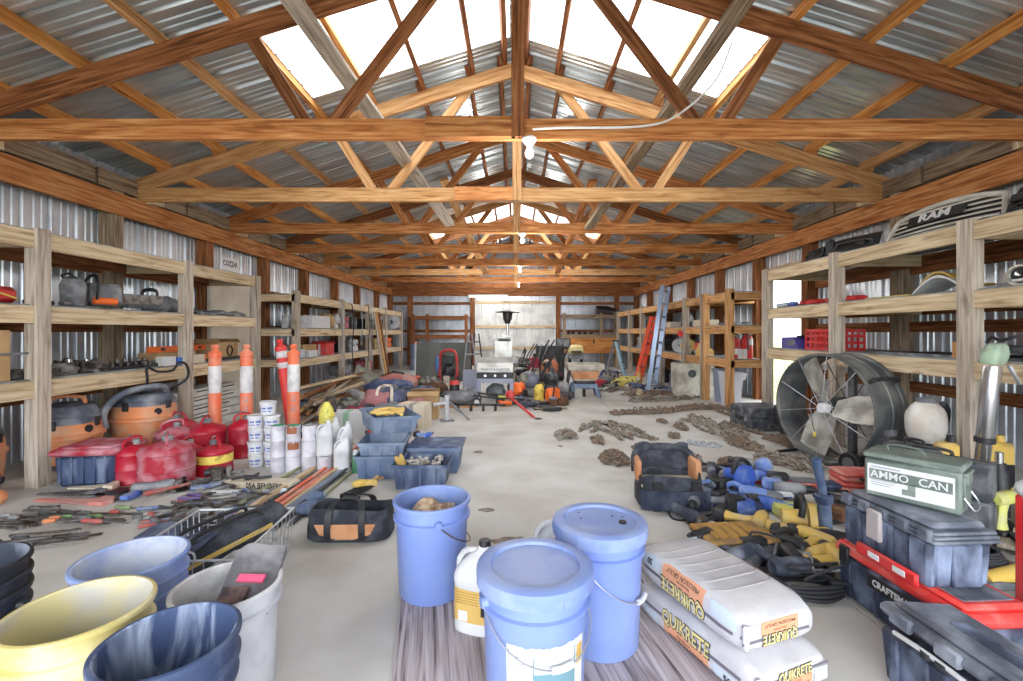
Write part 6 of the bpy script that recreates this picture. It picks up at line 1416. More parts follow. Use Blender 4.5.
# ------------------------------------------------------------ machines before the sliding door
STL = mat('grill_steel', rgb(204,206,204), rough=.35, metal=.5, col2=rgb(176,176,172), scale=6); LIL = mat('grill_grey', rgb(150,156,178), rough=.5)
t = thing('barbecue_grill', 'steel barbecue grill with rolled hood, before the pale sliding door', 'grill', (-.30, 7.1, 0))
w = .54
q = MB(); q.M = Matrix.Translation((0, 0, .44)); q.prism([(-.22, 0), (.2, 0), (.2, .12), (.12, .2), (-.06, .22), (-.18, .14)], w, 'x'); q.build('hood', STL, t)
q = MB(); q.cyl((-w*.4, -.25, .50), (w*.4, -.25, .50), .012, n=8); q.build('hood_handle', CHROME, t)
q = MB(); q.box((0, 0, .39), (w*1.02, .44, .10), b=.01); q.build('firebox', BLKP, t)
q = MB(); q.box((0, -.20, .315), (w, .03, .07)); q.box((-w*.46, -.2, .17), (.06, .03, .24)); q.box((w*.46, -.2, .17), (.06, .03, .24)); q.build('cart_front', LIL, t)
for sg in (-1, 1): q = MB(); q.box((sg*w*.48, 0, .17), (.03, .40, .30)); q.build('side_panel', LIL, t)
q = MB(); q.ball((0, .0, .13), (.16, .1, .12), 14, 10, .2, 2, .02); q.build('gas_bottle', GRYT, t)
for sg in (-1, 1): q = MB(); q.cyl((sg*w*.5-.02, -.18, .04), (sg*w*.5+.02, -.18, .04), .04, n=14); q.build('wheel', BLKP, t)
for k, x in enumerate((-.15, 0, .15)): q = MB(); q.cyl((x, -.235, .39), (x, -.215, .39), .02, n=12); q.build('knob', CHROME, t)
t = thing('patio_heater', 'small patio heater with a flat disc reflector behind the grill', 'heater', (-.18, 10.9, 0))
q = MB(); q.lathe([(0, 1.50), (.28, 1.515), (.29, 1.53), (.1, 1.56), (0, 1.565)], 24); q.build('reflector', BLKP, t); q = MB(); q.cyl((0, 0, 1.34), (0, 0, 1.51), .10, .12, 16); q.cyl((0, 0, 1.25), (0, 0, 1.34), .06, .09, 16); q.build('burner', mat('burner_dark', rgb(70,68,66), rough=.4, metal=.5), t); q = MB(); q.cyl((0, 0, .5), (0, 0, 1.26), .03, n=12); q.build('pole', CHROME, t); q = MB(); q.lathe([(0, 0), (.22, 0), (.22, .05), (.17, .08), (.15, .5), (0, .5)], 20); q.build('base', STL, t)
box_thing('steel_box', 'white steel box standing behind the grill hood', 'box', (-.24, 9.6, .001), (.36, .3, .86), STL)
t = thing('power_head', 'white moulded helmet-like engine cover on the steel box', 'cover', (-.22, 9.55, .863)); q = MB(); q.ball((0, 0, .06), (.15, .12, .07), 14, 8, .4, 5, 0); q.build('shell', LABELW, t); q = MB(); q.box((0, -.02, .02), (.24, .2, .035), b=.008); q.build('base', BLKP, t)
t = thing('dark_panel', 'big dark grey panel leaning at the back, behind the red pressure washer', 'panel', (-1.52, 9.6, .001), rot=(-.12, 0, .02)); q = MB(); q.box((0, 0, .42), (1.16, .02, .82), b=.003); q.build('panel', mat('slate_panel', rgb(92,98,96), rough=.6, col2=rgb(116,118,114), scale=3), t); q = MB(); q.box((-.585, 0, .42), (.02, .03, .84)); q.build('white_edge', LABELW, t)
t = thing('pressure_washer', 'red pressure washer with a black reel, upright before the dark panel', 'pressure washer', (-1.32, 9.0, 0))
q = MB(); q.tube(bez([(-.16, 0, .05), (-.17, .02, .4), (-.12, .03, .66), (.12, .03, .66), (.17, .02, .4), (.16, 0, .05)], 5), .028, 8); q.build('frame', REDP, t)
q = MB(); q.box((0, -.02, .50), (.24, .12, .18), b=.02); q.build('reel_housing', BLKP, t); q = MB(); q.ball((0, -.04, .28), (.13, .12, .12), 14, 10, .3, 1); q.build('engine', BLKP, t); q = MB(); q.box((-.02, -.12, .14), (.12, .1, .12), b=.02); q.build('pump', PAPER, t)
for sg in (-1, 1): q = MB(); q.cyl((sg*.17, 0, .09), (sg*.22, 0, .09), .09, n=18); q.build('wheel', BLKP, t)
q = MB(); q.ball((-.22, .03, .42), (.05, .08, .17), 12, 8); q.build('blue_tank', mat('tank_blue', rgb(92,130,186), rough=.5), t)
box_thing('grey_slab', 'pale grey slab standing left of the grill', 'slab', (-.80, 8.3, .001), (.30, .06, .36), LIL)
for k, (x, y) in enumerate(((-.92, 9.2), (-.78, 9.3))):
    t = thing('folding_frame', ['grey folding frame leaning behind the pale slab', 'dark folding frame next to the grill'][k], 'frame', (x, y, 0), rot=(-.08, 0, .1*k))
    m_ = [WIRE, BLKP][k]
    for sg in (-1, 1): q = MB(); q.tube(bez([(sg*.13, 0, 0), (sg*.10, 0, .5), (sg*.04, 0, 1.02)], 5), .014, 8); q.build('leg', m_, t)
    for z in (.25, .6, .85): q = MB(); q.cyl((-.11+.06*z, 0, z), (.11-.06*z, 0, z), .011, n=8); q.build('crossbar', m_, t)
t = thing('lawn_mower', 'grey lawn mower with red engine cap, before the grill', 'lawn mower', (-.80, 6.62, 0), .05)
q = MB(); q.ball((.0, 0, .12), (.27, .22, .09), 20, 10, .08, 3, .06, .7); q.build('deck', GRYT, t); q = MB(); q.cyl((-.08, 0, .18), (-.08, 0, .29), .075, .07, 16); q.build('engine', BLKP, t); q = MB(); q.cyl((-.08, 0, .29), (-.08, 0, .34), .085, .06, 16); q.build('engine_cap', REDP, t); q = MB(); q.box((.1, 0, .22), (.12, .12, .08), b=.02); q.build('air_cleaner', GRYT, t)
for x, y, r in ((-.25, -.2, .085), (.25, -.2, .06), (-.25, .2, .085), (.25, .2, .06)): q = MB(); q.cyl((x, y-.02, r), (x, y+.02, r), r, n=18); w_ = q.build('wheel', BLKP, t); q = MB(); q.cyl((x, y-.024, r), (x, y+.024, r), r*.62, n=14); q.build('rim', LABELW, w_)
for sg in (-1, 1): q = MB(); q.tube(bez([(.2, sg*.17, .15), (.5, sg*.17, .11), (.95, sg*.16, .09)], 4), .012, 8); q.build('handle_tube', BLKP, t)
q = MB(); q.cyl((.95, -.17, .09), (.95, .17, .09), .014, n=8); q.build('handle_bar', BLKP, t)
t = thing('wheeled_bar', 'black rolling bar with small casters in front of the mower', 'rolling bar', (-.62, 6.05, 0), -.08)
q = MB(); q.tube(bez([(-.34, .12, .10), (-.15, .03, .08), (.0, 0, .085), (.5, .03, .085)], 4), .016, 8); q.build('bar', BLKP, t)
for k, (x, y) in enumerate(((-.30, .1), (-.14, .0), (.04, -.02), (.2, 0), (.36, .02))): q = MB(); q.cyl((x-.015, y, .035), (x+.015, y, .035), .035, n=12); q.cyl((x, y, .05), (x, y, .085), .01, n=6); q.build('caster', BLKP, t)
# small engines and garden machines
def engine(label, loc, rz, s, m, m2, name='small_engine', cat='engine', grip=True):
    t = thing(name, label, cat, loc, rz); t.scale = (s, s, s)
    q = MB(); q.box((0, 0, .10), (.28, .2, .12), b=.02); q.build('base', GRYT, t)
    q = MB(); q.ball((0, 0, .24), (.14, .12, .13), 16, 10, .25, int(loc[0]*50), .1, .75); q.build('shroud', m, t)
    q = MB(); q.cyl((-.10, -.02, .30), (-.10, -.13, .30), .06, n=16); q.build('recoil', m2, t)
    q = MB(); q.cyl((.08, 0, .3), (.08, 0, .42), .05, .045, 14); q.build('tank', m2, t)
    for sg in (-1, 1): q = MB(); q.cyl((-.1, sg*.12-.02, .06), (-.1, sg*.12+.02, .06), .06, n=16); q.build('wheel', BLKP, t)
    if grip:
        for sg in (-1, 1): q = MB(); q.tube(bez([(.1, sg*.09, .15), (.2, sg*.1, .4), (.34, sg*.11, .62)], 4), .012, 7); q.build('handle', BLKP, t)
    return t
GMIX = mat('engine_grey', rgb(150,150,140), rough=.55, metal=.2, col2=rgb(70,70,66), scale=14, lo=.42, hi=.58)
engine('small engine with dark red shroud behind the grill corner', (.30, 8.6, .12), .3, 1.25, mat('dark_red_shroud', rgb(140,44,66), rough=.5), GMIX); 
engine('orange shrouded blower among the machines right of the grill', (.64, 8.35, .136), .5, 1.1, mat('faded_orange', rgb(216,140,104), rough=.6), GMIX)
engine('grey engine with a round cover in the middle of the machines', (.26, 7.35, .001), -.2, 1.1, mat('slate_shroud', rgb(104,110,126), rough=.5), GMIX)
engine('black tiller engine next to the wheeled tub', (.62, 7.75, .001), 1.2, 1.0, BLKP, GRYT)
engine('dusty green-grey engine beside the grill leg', (.10, 8.05, .001), 1.0, 1.15, GMIX, BLKP)
engine('grey pump right by the steel box', (.08, 8.9, .2), .2, 1.0, GMIX, WHP)
for k, (x, y, z) in enumerate(((.30, 8.6, 0), (.64, 8.35, 0), (.08, 8.9, 0))):
    box_thing('wooden_crate', ['crate under the dark red engine', 'crate under the orange blower', 'crate under the grey pump'][k] + ' behind the grill', 'crate', (x, y, .001), (.44, .36, [.16, .135, .215][k]), W_SAW)
box_thing('black_cabinet', 'black cabinet at the sliding door behind the machines', 'cabinet', (.78, 10.2, .001), (.62, .3, .74), BLKP)
t = thing('shop_light', 'dark work light on a stand near the back shelving', 'work light', (1.12, 10.6, 0)); q = MB(); q.box((0, 0, .78), (.34, .12, .26), b=.03); q.build('head', BLKP, t); q = MB(); q.box((0, -.065, .80), (.28, .012, .18)); q.build('lens', GRYT, t); q = MB(); q.cyl((0, 0, 0), (0, 0, .66), .02, n=8); q.build('stand', GRYT, t)
for k in range(3):
    a = 2*PI*k/3; q = MB(); q.cyl((0, 0, .3), (.22*math.cos(a), .22*math.sin(a), 0), .012, n=6); q.build('leg', GRYT, t)
recip_saw('electric_chainsaw', 'black saw lying in front of the machines', (.28, 6.35, .001), .2, BLKP, L=.5)
t = thing('string_trimmer', 'red trimmer shaft slanting in front of the machines', 'trimmer', (.10, 5.72, .02), rot=(0, .22, -.9)); q = MB(); q.cyl((-.3, 0, .12), (.3, 0, .02), .016, n=10); q.build('shaft', REDP, t); q = MB(); q.ball((-.3, 0, .15), (.07, .06, .06), 12, 8); q.build('motor', REDP, t); q = MB(); q.lathe([(0, -.02), (.06, -.02), (.05, .03), (0, .04)], 14, c=(.3, 0, .02)); q.build('spool', BLKP, t)
jug('pale yellow jug on the floor amid the machines', (.36, 6.85, .001), .5, lab=False, m=BANDY, h=.28)
t = thing('chainsaw', 'bright orange chainsaw on the floor next to the yellow jug', 'chainsaw', (.56, 6.75, .001), .7); q = MB(); q.box((0, 0, .12), (.24, .15, .2), b=.04); q.build('housing', ORNG, t); q = MB(); q.tube(bez([(-.08, .08, .08), (-.06, .08, .26), (-.06, -.08, .26), (-.08, -.08, .08)], 5), .012, 8); q.build('handle', BLKP, t); q = MB(); q.box((.26, 0, .09), (.32, .008, .06), b=.003); q.build('bar', TOOLST, t)
t = drill('leaf_blower', 'orange blower lying under the grill', (-.13, 6.4, .001), .3, ORNG, s=1.1)
box_thing('small_carton', 'yellow and green carton beneath the grill', 'box', (-.18, 6.85, .001), (.14, .1, .1), LIME, tape=YELT)
box_thing('small_carton', 'white carton between the grill and the machines', 'box', (.04, 6.95, .001), (.13, .1, .12), LABELW, tape=PAPER)
q = MB(); q.tube(bez([(-.16, 0, .03), (-.05, .05, .035), (.1, 0, .03), (.18, -.06, .03), (.08, -.09, .03), (-.05, -.06, .03)], 5), .028, 8); solo('black_hose', q, BLKP, 'thick black hose coiled before the orange chainsaw', 'hose', (.42, 6.1, .0))
# tub on blue legs
TUBM = mat('mortar_tub', rgb(196,190,180), rough=.75, col2=rgb(168,160,150), scale=8); RPAN = mat('rust_panel', rgb(206,148,106), rough=.8, col2=rgb(180,120,84), scale=7)
t = thing('mortar_mixer', 'grey mortar tub with a rust-orange front on pale blue legs', 'mortar tub', (1.12, 7.4, 0))
q = MB(); o = [(-1, -1), (1, -1), (1, 1), (-1, 1)]; R4 = lambda w, d, z: [Vector((x*w/2, y*d/2, z)) for x, y in o]
q.loft([R4(.34, .3, .27), R4(.50, .42, .44), R4(.56, .46, .46), R4(.58, .48, .54), R4(.52, .42, .54), R4(.46, .38, .44), R4(.3, .26, .30)]); q.build('tub', TUBM, t)
q = MB(); q.add([(-.19, -.178, .30), (.19, -.178, .30), (.225, -.205, .425), (-.225, -.205, .425)], [(0, 1, 2, 3)]); q.build('front_panel', RPAN, t)
q = MB(); q.box((0, 0, .245), (.32, .26, .06), b=.01); q.build('frame', BLKP, t)
q = MB(); q.box((0, -.13, .185), (.40, .03, .07), b=.01); q.build('stand_rail', BCR, t)
for sx in (-1, 1):
    for sy in (-1, 1): q = MB(); q.beam((sx*.17, sy*.12, .22), (sx*.23, sy*.16, 0), .045, .045); q.build('leg', BCR, t)
q = MB(); q.cyl((-.02, 0, .06), (.02, 0, .06), .06, n=16); q.build('wheel', BLKP, t)
t = thing('chop_saw', 'pale yellow chop saw on a stand behind the mortar tub', 'saw', (1.20, 9.0, 0)); q = MB(); q.ball((0, 0, .70), (.16, .13, .10), 14, 9, .15, 2, None, .8); q.build('guard', mat('pale_yellow', rgb(226,212,150), rough=.5), t); q = MB(); q.box((0, 0, .56), (.3, .26, .08), b=.01); q.build('table', GRYT, t); q = MB(); q.box((0, -.09, .66), (.2, .1, .05), b=.01); q.build('handle', BLKP, t)
for sx in (-1, 1):
    for sy in (-1, 1): q = MB(); q.cyl((sx*.11, sy*.09, .53), (sx*.16, sy*.14, 0), .014, n=8); q.build('leg', BLKP, t)
t = thing('water_drum', 'bright blue canister on the floor past the mortar tub', 'canister', (1.72, 9.6, 0)); q = MB(); q.lathe([(0, 0), (.11, 0), (.12, .02), (.12, .24), (.1, .3), (.04, .33), (0, .33)], 18); q.build('tank', KBLUE, t); q = MB(); q.cyl((0, 0, .33), (0, 0, .37), .035, n=12); q.build('cap', BLKP, t)
lump('red_cloth', 'crumpled red cloth before the blue canister', 'cloth', (1.60, 8.9, .001), (.18, .14, .07), mat('cloth_red', rgb(196,62,78), rough=.9), seed=3)
for k, (x, y, r, m, nm) in enumerate(((1.85, 9.3, .16, GRYT, 'grey'), (2.0, 9.9, .2, GMIX, 'mottled grey'), (2.2, 10.4, .18, FABNAVY, 'navy'), (2.02, 10.9, .16, BLKP, 'black'))):
    lump('cloth_heap', nm + ' heap of canvas on the floor before the back right shelving', 'canvas', (x, y, .001), (r, r*.8, r*.5), m, seed=k+5)
def stepladder(label, loc, rz, H, m, n=4):
    t = thing('stepladder', label, 'ladder', loc, rz)
    for sg in (-1, 1):
        q = MB(); q.beam((sg*.20, -.22, 0), (sg*.12, 0, H), .02, .05, up=(0, 1, 0)); q.build('rail', m, t)
        q = MB(); q.beam((sg*.20, .25, 0), (sg*.12, .03, H), .02, .03, up=(0, 1, 0)); q.build('rear_rail', GRYT, t)
    for k in range(n): z = H*(k+1)/(n+1); q = MB(); q.box((0, -.22+.22*z/H, z), (.38-.15*z/H, .07, .02)); q.build('step', GRYT, t)
    q = MB(); q.box((0, .0, H), (.30, .16, .03), b=.008); q.build('top_cap', BLKP, t); return t
stepladder('blue-legged stepladder before the back right shelving', (2.42, 10.9, 0), 1.2, .84, mat('ladder_blue', rgb(150,186,204), rough=.4))
YH = mat('yellow_hose', rgb(226,214,120), rough=.5)
for k in range(4):
    rr = random.Random(k+3); q = MB(); q.tube(bez([(rr.uniform(-.2, .2), rr.uniform(-.16, .16), .02+.16*rr.random()) for _ in range(8)], 6), .016, 7)
    solo('yellow_hose', q, YH if k < 3 else WHP, 'pale yellow hose heaped at the foot of the stepladder' if k < 3 else 'white hose over the yellow ones', 'hose', (2.05+.08*k, 8.6+.1*k, .001), group='hoses by the stepladder')
t = thing('fence_post_driver', 'yellow tube with a pink top standing by the orange ladder', 'tube', (2.42, 8.9, 0)); q = MB(); q.lathe([(0, 0), (.09, 0), (.05, .06), (.045, .26), (0, .26)], 16); q.build('body', YELT, t); q = MB(); q.lathe([(.03, .26), (.028, .4), (0, .41)], 14, caps=False); q.build('neck', DORG, t)
def ladder(label, p0, p1, w, n, m, mr, side=(0, 1, 0)):
    p0, p1 = Vector(p0), Vector(p1); sd = Vector(side)
    t = thing('ladder', label, 'ladder', tuple(p0))
    d = p1-p0
    for sg in (-1, 1): q = MB(); q.beam(sd*sg*w/2, d+sd*sg*w/2, .03, .075, up=d.cross(sd)); q.build('rail', m, t)
    for k in range(n): c = d*((k+.6)/n); q = MB(); q.cyl(c-sd*w/2, c+sd*w/2, .018, n=8); q.build('rung', mr, t)
    for sg in (-1, 1): q = MB(); q.box(tuple(sd*sg*w/2+Vector((0, 0, .015))), (.05, .05, .03), b=.006); q.build('foot', BLKP, t)
    return t
ladder('bright orange ladder leaning on the right shelving', (2.44, 9.1, .0), (2.78, 9.1, 1.36), .30, 6, mat('ladder_orange', rgb(226,72,36), rough=.45), WIRE, side=Vector((.55, .83, 0)).normalized())
ladder('tall aluminium ladder leaning on the right shelving', (2.46, 8.2, .0), (2.79, 8.42, 1.90), .40, 8, mat('aluminium', rgb(150,172,204), rough=.35, metal=.5), WIRE, side=Vector((.55, .83, 0)).normalized())

# ------------------------------------------------------------ on and under the far right shelving
t = thing('fuel_cabinet', 'pale steel cabinet with a round vent at the foot of the far right shelving', 'cabinet', (2.90, 7.45, .001), 0)
q = MB(); q.box((0, 0, .27), (.60, .30, .54), b=.008); q.build('body', mat('cabinet_grey', rgb(196,194,184), rough=.6, col2=rgb(150,148,140), scale=5), t); q = MB(); q.cyl((-.06, -.15, .38), (-.06, -.165, .38), .065, n=20); q.build('vent', GRYT, t)
for s_ in (.05, .03): q = MB(); q.tube([(-.06+s_*math.cos(a), -.168, .38+s_*math.sin(a)) for a in [2*PI*i/18 for i in range(18)]], .005, 5, True); q.build('vent_ring', BLKP, t)
def bin_(label, loc, w, h, m, flap=False):
    t = thing('waste_bin', label, 'bin', loc); q = MB(); q.loft([R4(w*.78, w*.78, 0), R4(w, w, h*.9), R4(w*1.06, w*1.06, h*.9), R4(w*1.06, w*1.06, h*.95)]); q.build('body', m, t); q = MB(); q.loft([R4(w*1.08, w*1.08, h*.95), R4(w*1.02, w*1.02, h*.99), R4(w*.6, w*.6, h)]); q.build('lid', m, t)
    if flap: q = MB(); q.box((w*.5, -w*.4, h*.86), (.10, .03, .10), rx=.4, b=.008); q.build('bag_edge', WHP, t)
    return t
bin_('white bin with a bag edge showing, under the short new shelf bay', (3.12, 6.58, .001), .24, .48, mat('bin_white', rgb(206,212,226), rough=.5), True)
bin_('blue-grey bin beside the pale steel cabinet', (2.98, 7.24, .001), .18, .50, mat('bin_blue', rgb(140,156,184), rough=.5)) if False else bin_('blue-grey bin beside the pale steel cabinet', (3.12, 6.845, .001), .20, .50, mat('bin_blue', rgb(140,156,184), rough=.5))
for k, (x, y, s, lab) in enumerate(((3.06, 6.32, .85, 'small red fire extinguisher with white label, in front'), (3.14, 6.50, 1.0, 'red fire extinguisher in the middle of the short bay'), (3.23, 6.33, 1.1, 'tall red fire extinguisher with white shoulder'), (3.30, 6.52, 1.0, 'red fire extinguisher at the wall side, behind the tall one'))):
    t = thing('fire_extinguisher', lab + ' of the new shelf bay' if k != 1 else lab, 'fire extinguisher', (x, y, .684), k*.6, 'fire extinguishers in the short bay'); t.scale = (s, s, s)
    q = MB(); q.lathe([(0, 0), (.062, 0), (.066, .006), (.066, .24), (.05, .28), (.022, .295), (.02, .31), (0, .31)], 20); q.build('cylinder', REDP, t); q = MB(); wrap(q, lambda z: .066, -1.3, 1.3, .06 if k != 2 else .17, .16 if k != 2 else .25, .0008, 12); q.build('label', LABELW, t); q = MB(); q.box((.02, 0, .335), (.09, .02, .02), b=.004); q.box((.03, 0, .36), (.09, .018, .012), ry=-.3, b=.003); q.build('lever', BLKP if k % 2 else CHROME, t); q = MB(); q.tube(bez([(-.02, 0, .33), (-.08, 0, .31), (-.085, 0, .2), (-.07, 0, .1)], 5), .009, 7); q.build('hose', BLKP, t)
box_thing('small_carton', 'white carton standing before the fire extinguishers', 'box', (3.12, 6.26, .684), (.12, .06, .13), LABELW, tape=PAPER)
t = paint_can('silver paint can on the middle deck of the new shelf bay', (3.05, 6.5, 1.154), 0, .06, .12, GRYT); t = thing('shallow_pan', 'shallow tin pan lying on the middle deck beside the silver can', 'pan', (3.18, 6.75, 1.154)); q = MB(); q.lathe([(0, 0), (.14, 0), (.17, .03), (.175, .03), (.145, -.0 + .002), (0, .006)], 22); q.build('pan', WIRE, t); q = MB(); q.cyl((.17, 0, .028), (.3, 0, .035), .012, n=8); q.build('handle', BLKP, t)
def reel(label, loc, r, m, rz=-PI/2): 
    t = thing('hose_reel', label, 'reel', loc, rz); q = MB(); q.M = Matrix.Translation((0, 0, r)) @ Matrix.Rotation(PI/2, 4, 'X'); q.lathe([(0, -.03), (r, -.03), (r, -.02), (r*.55, -.015), (r*.55, .015), (r, .02), (r, .03), (0, .03)], 26); q.build('drum', m, t); q = MB(); q.M = Matrix.Translation((0, 0, r)) @ Matrix.Rotation(PI/2, 4, 'X'); q.lathe([(0, -.045), (r*.25, -.045), (r*.25, .045), (0, .045)], 16); q.build('hub', GRYT, t); return t
reel('pale grey round reel on the lower deck behind the aluminium ladder', (3.02, 8.35, .674), .13, WHP, 0.0); reel('bright yellow round reel on the lower deck by the dark shelf post', (3.02, 7.93, .674), .125, YELT, 0.0)
t = thing('warning_sign', 'small round red reflector on a stick at the dark shelf post', 'reflector', (2.80, 7.70, .60)); q = MB(); q.M = Matrix.Translation((0, 0, .42)) @ Matrix.Rotation(PI/2, 4, 'X'); q.lathe([(0, -.006), (.05, -.006), (.05, .006), (0, .006)], 20); q.build('disc', REDP, t); q = MB(); q.cyl((0, .01, -.599), (0, .01, .40), .008, n=6); q.build('stick', WHP, t)
engine('orange and red small motor on the lower deck right of the yellow reel', (3.05, 7.55, .674), .3, .55, ORNG, REDP, 'small_motor', 'motor', False)
engine('white enamel grinder on the middle deck of the far right shelving', (3.05, 8.0, 1.144), .3, .6, WHP, GRYT, 'bench_grinder', 'grinder', False)
t = thing('dust_bin_scoop', 'tan wedge-shaped tray on the lower deck by the new lumber post', 'tray', (3.0, 7.2, .674), .1) ; q = MB(); q.prism([(-.12, 0), (.12, 0), (.12, .08), (-.02, .2), (-.06, .19), (-.12, .08)], .12, 'y'); q.build('tray', TANL, t); q = MB(); q.box((0, -.063, .05), (.2, .006, .04), b=.002); q.build('lip', CARD, t)
box_thing('cardboard_box', 'flat tan box on the middle deck behind the new lumber post', 'box', (3.1, 7.4, 1.144), (.3, .3, .1), PAPER); box_thing('cardboard_box', 'tan box on the middle deck beyond the aluminium ladder', 'box', (3.1, 8.8, 1.144), (.3, .34, .1), PAPER)
for k, (y, z, nm, m) in enumerate(((9.5, .674, 'dark box on the lower deck behind the orange ladder', BLKP), (10.0, .674, 'navy box on the lower deck behind the orange ladder', NAVYP), (9.6, .001, 'black crate on the floor behind the ladders', BLKP), (8.6, .001, 'dusty navy crate on the floor behind the aluminium ladder', NAVYP), (10.9, .674, 'grey box at the far end of the right lower deck', GRYT), (10.2, 1.144, 'dark box at the far end of the right middle deck', BLKP))): hard_case(nm, (3.15, y, z), 0, (.36, .36, .26), m, 'storage_case')
# ------------------------------------------------------------ on the far left shelving
for k in range(3): jug(['first white jug from the end post on the far left middle deck', 'second white jug from the end post on the far left middle deck', 'third white jug, against the shelf post'][k], (-3.53+.11*k, 7.0+.05*k, 1.114), .3*k, lab=False, h=.2, s=.75, cap=BPALE, group='white jugs on the far left shelf')
box_thing('white_carton', 'long white carton tilted on the far left middle deck', 'box', (-3.36, 7.55, 1.114), (.3, .7, .2), LABELW, tape=PAPER)
lump('brown_sack', 'brown paper sack past the long white carton', 'sack', (-3.34, 8.05, 1.114), (.13, .13, .14), CARD, seed=4); lump('plastic_bag', 'clear crumpled plastic bag at the end of the white carton', 'bag', (-3.32, 8.3, 1.114), (.1, .1, .13), WIRE if False else WHP, seed=9, rough=.8)
box_thing('cardboard_box', 'tan box on the far left lower deck behind the orange posts', 'box', (-3.5, 7.5, .654), (.24, .5, .19), CARD)
box_thing('red_carton', 'red and tan open carton on the far left lower deck', 'box', (-3.36, 7.98, .654), (.24, .34, .2), REDP, open_=True, tape=LABELW)
box_thing('grey_tote', 'pale grey tote at the near end of the far left lower deck', 'tote', (-3.42, 6.98, .654), (.28, .26, .13), BPALE); box_thing('white_carton', 'low white carton in front of the red one', 'box', (-3.3, 7.3, .654), (.14, .3, .1), LABELW, tape=PAPER)
for k, (y, z, m, nm) in enumerate(((8.9, 1.114, REDD, 'dusty red tool chest'), (9.35, 1.114, BLKP, 'black tool chest'), (8.9, .654, BLKP, 'black speaker-like case'), (9.4, .654, WHP, 'white case'), (10.5, 1.114, BLKP, 'dark case'), (10.9, .654, CARD, 'brown case'), (12.0, .654, ORNG, 'orange case'), (9.0, .001, GRYT, 'dark grey case'), (10.4, .001, REDD, 'dull red case'), (11.9, 1.114, GRYT, 'grey case'))): hard_case(nm + [' on the far left middle deck', ' on the far left lower deck', ' on the floor under the far left shelving'][0 if z > 1 else (1 if z > .1 else 2)], (-3.45, y, z), PI, (.3, .34, .24 if z > .1 else .4), m, 'storage_case')
reel('white hose reel on the middle deck at the far left corner', (-3.3, 12.2, 1.114), .2, WHP, 0.0)
for k in range(5):
    y = [8.35, 8.9, 9.4, 9.9, 10.1][k]; q = MB(); q.tube(bez([(0, 0, 0), (.03, .02, -.4), (-.01, .05, -.8), (.02, 0, -1.2 if k != 2 else -.7)], 6), .010, 6); solo('hanging_cord', q, BLKP if k % 2 else WIRE, ['white cord hanging at the second far left post', 'black cord hanging in the far left bay', 'short white cord hanging in the far left bay', 'black cord next to the third far left post', 'white cord by the third far left post'][k], 'cord', (-3.19, y, 1.60))
for k, (y, m) in enumerate(((10.12, W_GREY), (10.3, W_PALE), (10.5, W_DARK))):
    q = MB(); q.beam((0, 0, 0), (-.28, .12, 1.5), .03, .08, up=(0, 1, 0)); solo('lumber_board', q, m, ['grey', 'pale', 'dark'][k] + ' board leaning on the far left shelving', 'board', (-2.9, y, .005), group='boards leaning on the far left shelving')
for k, y in enumerate((11.6, 11.9)):
    t = thing('blue_drum', ['pale blue drum at the far left corner', 'second pale blue drum behind the first in the corner'][k], 'drum', (-2.75+.3*k, 12.6, .001)); q = MB(); q.lathe([(0, 0), (.15, 0), (.155, .02), (.155, .7), (.14, .74), (0, .74)], 20); q.build('drum', BCR, t); q = MB(); q.lathe([(0, .74), (.09, .74), (.09, .78), (0, .78)], 16); q.build('cap', ORNG if k == 0 else GRYT, t)

# ------------------------------------------------------------ clutter along the left, between crates and back
rr = random.Random(21)
bm = [W_TAN, W_GREY, W_PALE, W_SAW, W_DARK]
for k in range(16):
    a = F(298+rr.uniform(-6, 24), 428+rr.uniform(-12, 4)); b = F(330+rr.uniform(0, 34), 392+rr.uniform(0, 12)); a.z = .016+.022*k; b.z = a.z+.07
    q = MB(); q.beam((0, 0, 0), b-a, .04+.04*(k % 3 == 0), .02); solo('wood_strip', q, bm[k % 5], ['tan', 'grey', 'pale', 'rough grey', 'dark'][k % 5] + ' wood strip in the heap beyond the orange posts', 'wood strip', tuple(a), group='wood strips beyond the posts')
t = thing('rolled_paper', 'white roll of sheeting lying over the wood strips', 'roll', tuple(F(353, 404)+Vector((0, 0, .20))), -.7); q = MB(); q.cyl((-.28, 0, 0), (.28, 0, -.06), .055, n=16); q.build('roll', WHP, t); q = MB(); q.cyl((-.285, 0, 0.0), (.285, 0, -.061), .03, n=12); q.build('core', PAPER, t)
for k, (px, py, r, m, nm, z) in enumerate(((352, 416, .22, GMIX, 'grey mottled canvas heap under the white roll', .0), (325, 412, .2, W_SAW, 'brown sacking heap under the wood strips', 0), (345, 395, .25, mat('burlap', rgb(176,160,136), rough=.95, col2=rgb(150,134,112), scale=12), 'tan burlap heap beside the second far left post', 0))): lump('canvas_heap', nm, 'canvas', tuple(F(px, py)+Vector((0, 0, .001))), (r, r*.9, r*.55), m, seed=k+11)
q = MB(); q.box((0, 0, .22), (.5, .03, .46), b=.004); solo('grey_ramp', q, mat('ramp_grey', rgb(120,122,112), rough=.7, col2=rgb(150,150,140), scale=6), 'grey ramp plate leaning by the far left shelving', 'ramp', (-2.55, 7.6, .03), rot=(-.5, .5, .6))
t = lump('rolled_tarp', 'blue tarp roll lying across the left clutter', 'tarp', (-1.95, 7.1, .10), (.42, .16, .11), mat('tarp_blue', rgb(88,104,146), rough=.8, col2=rgb(120,132,166), scale=7, bump=.3), rz=-.35, seed=4); lump('rolled_tarp', 'smaller navy tarp roll next to the blue one', 'tarp', (-1.45, 6.6, .05), (.30, .15, .12), FABNAVY, rz=.1, seed=7)
t = tool_bag('navy duffel bag with cream handles on the clothing heap', (-1.50, 5.35, .21), .05, .42, .30, .17, FABNAVY, None, open_=False); 
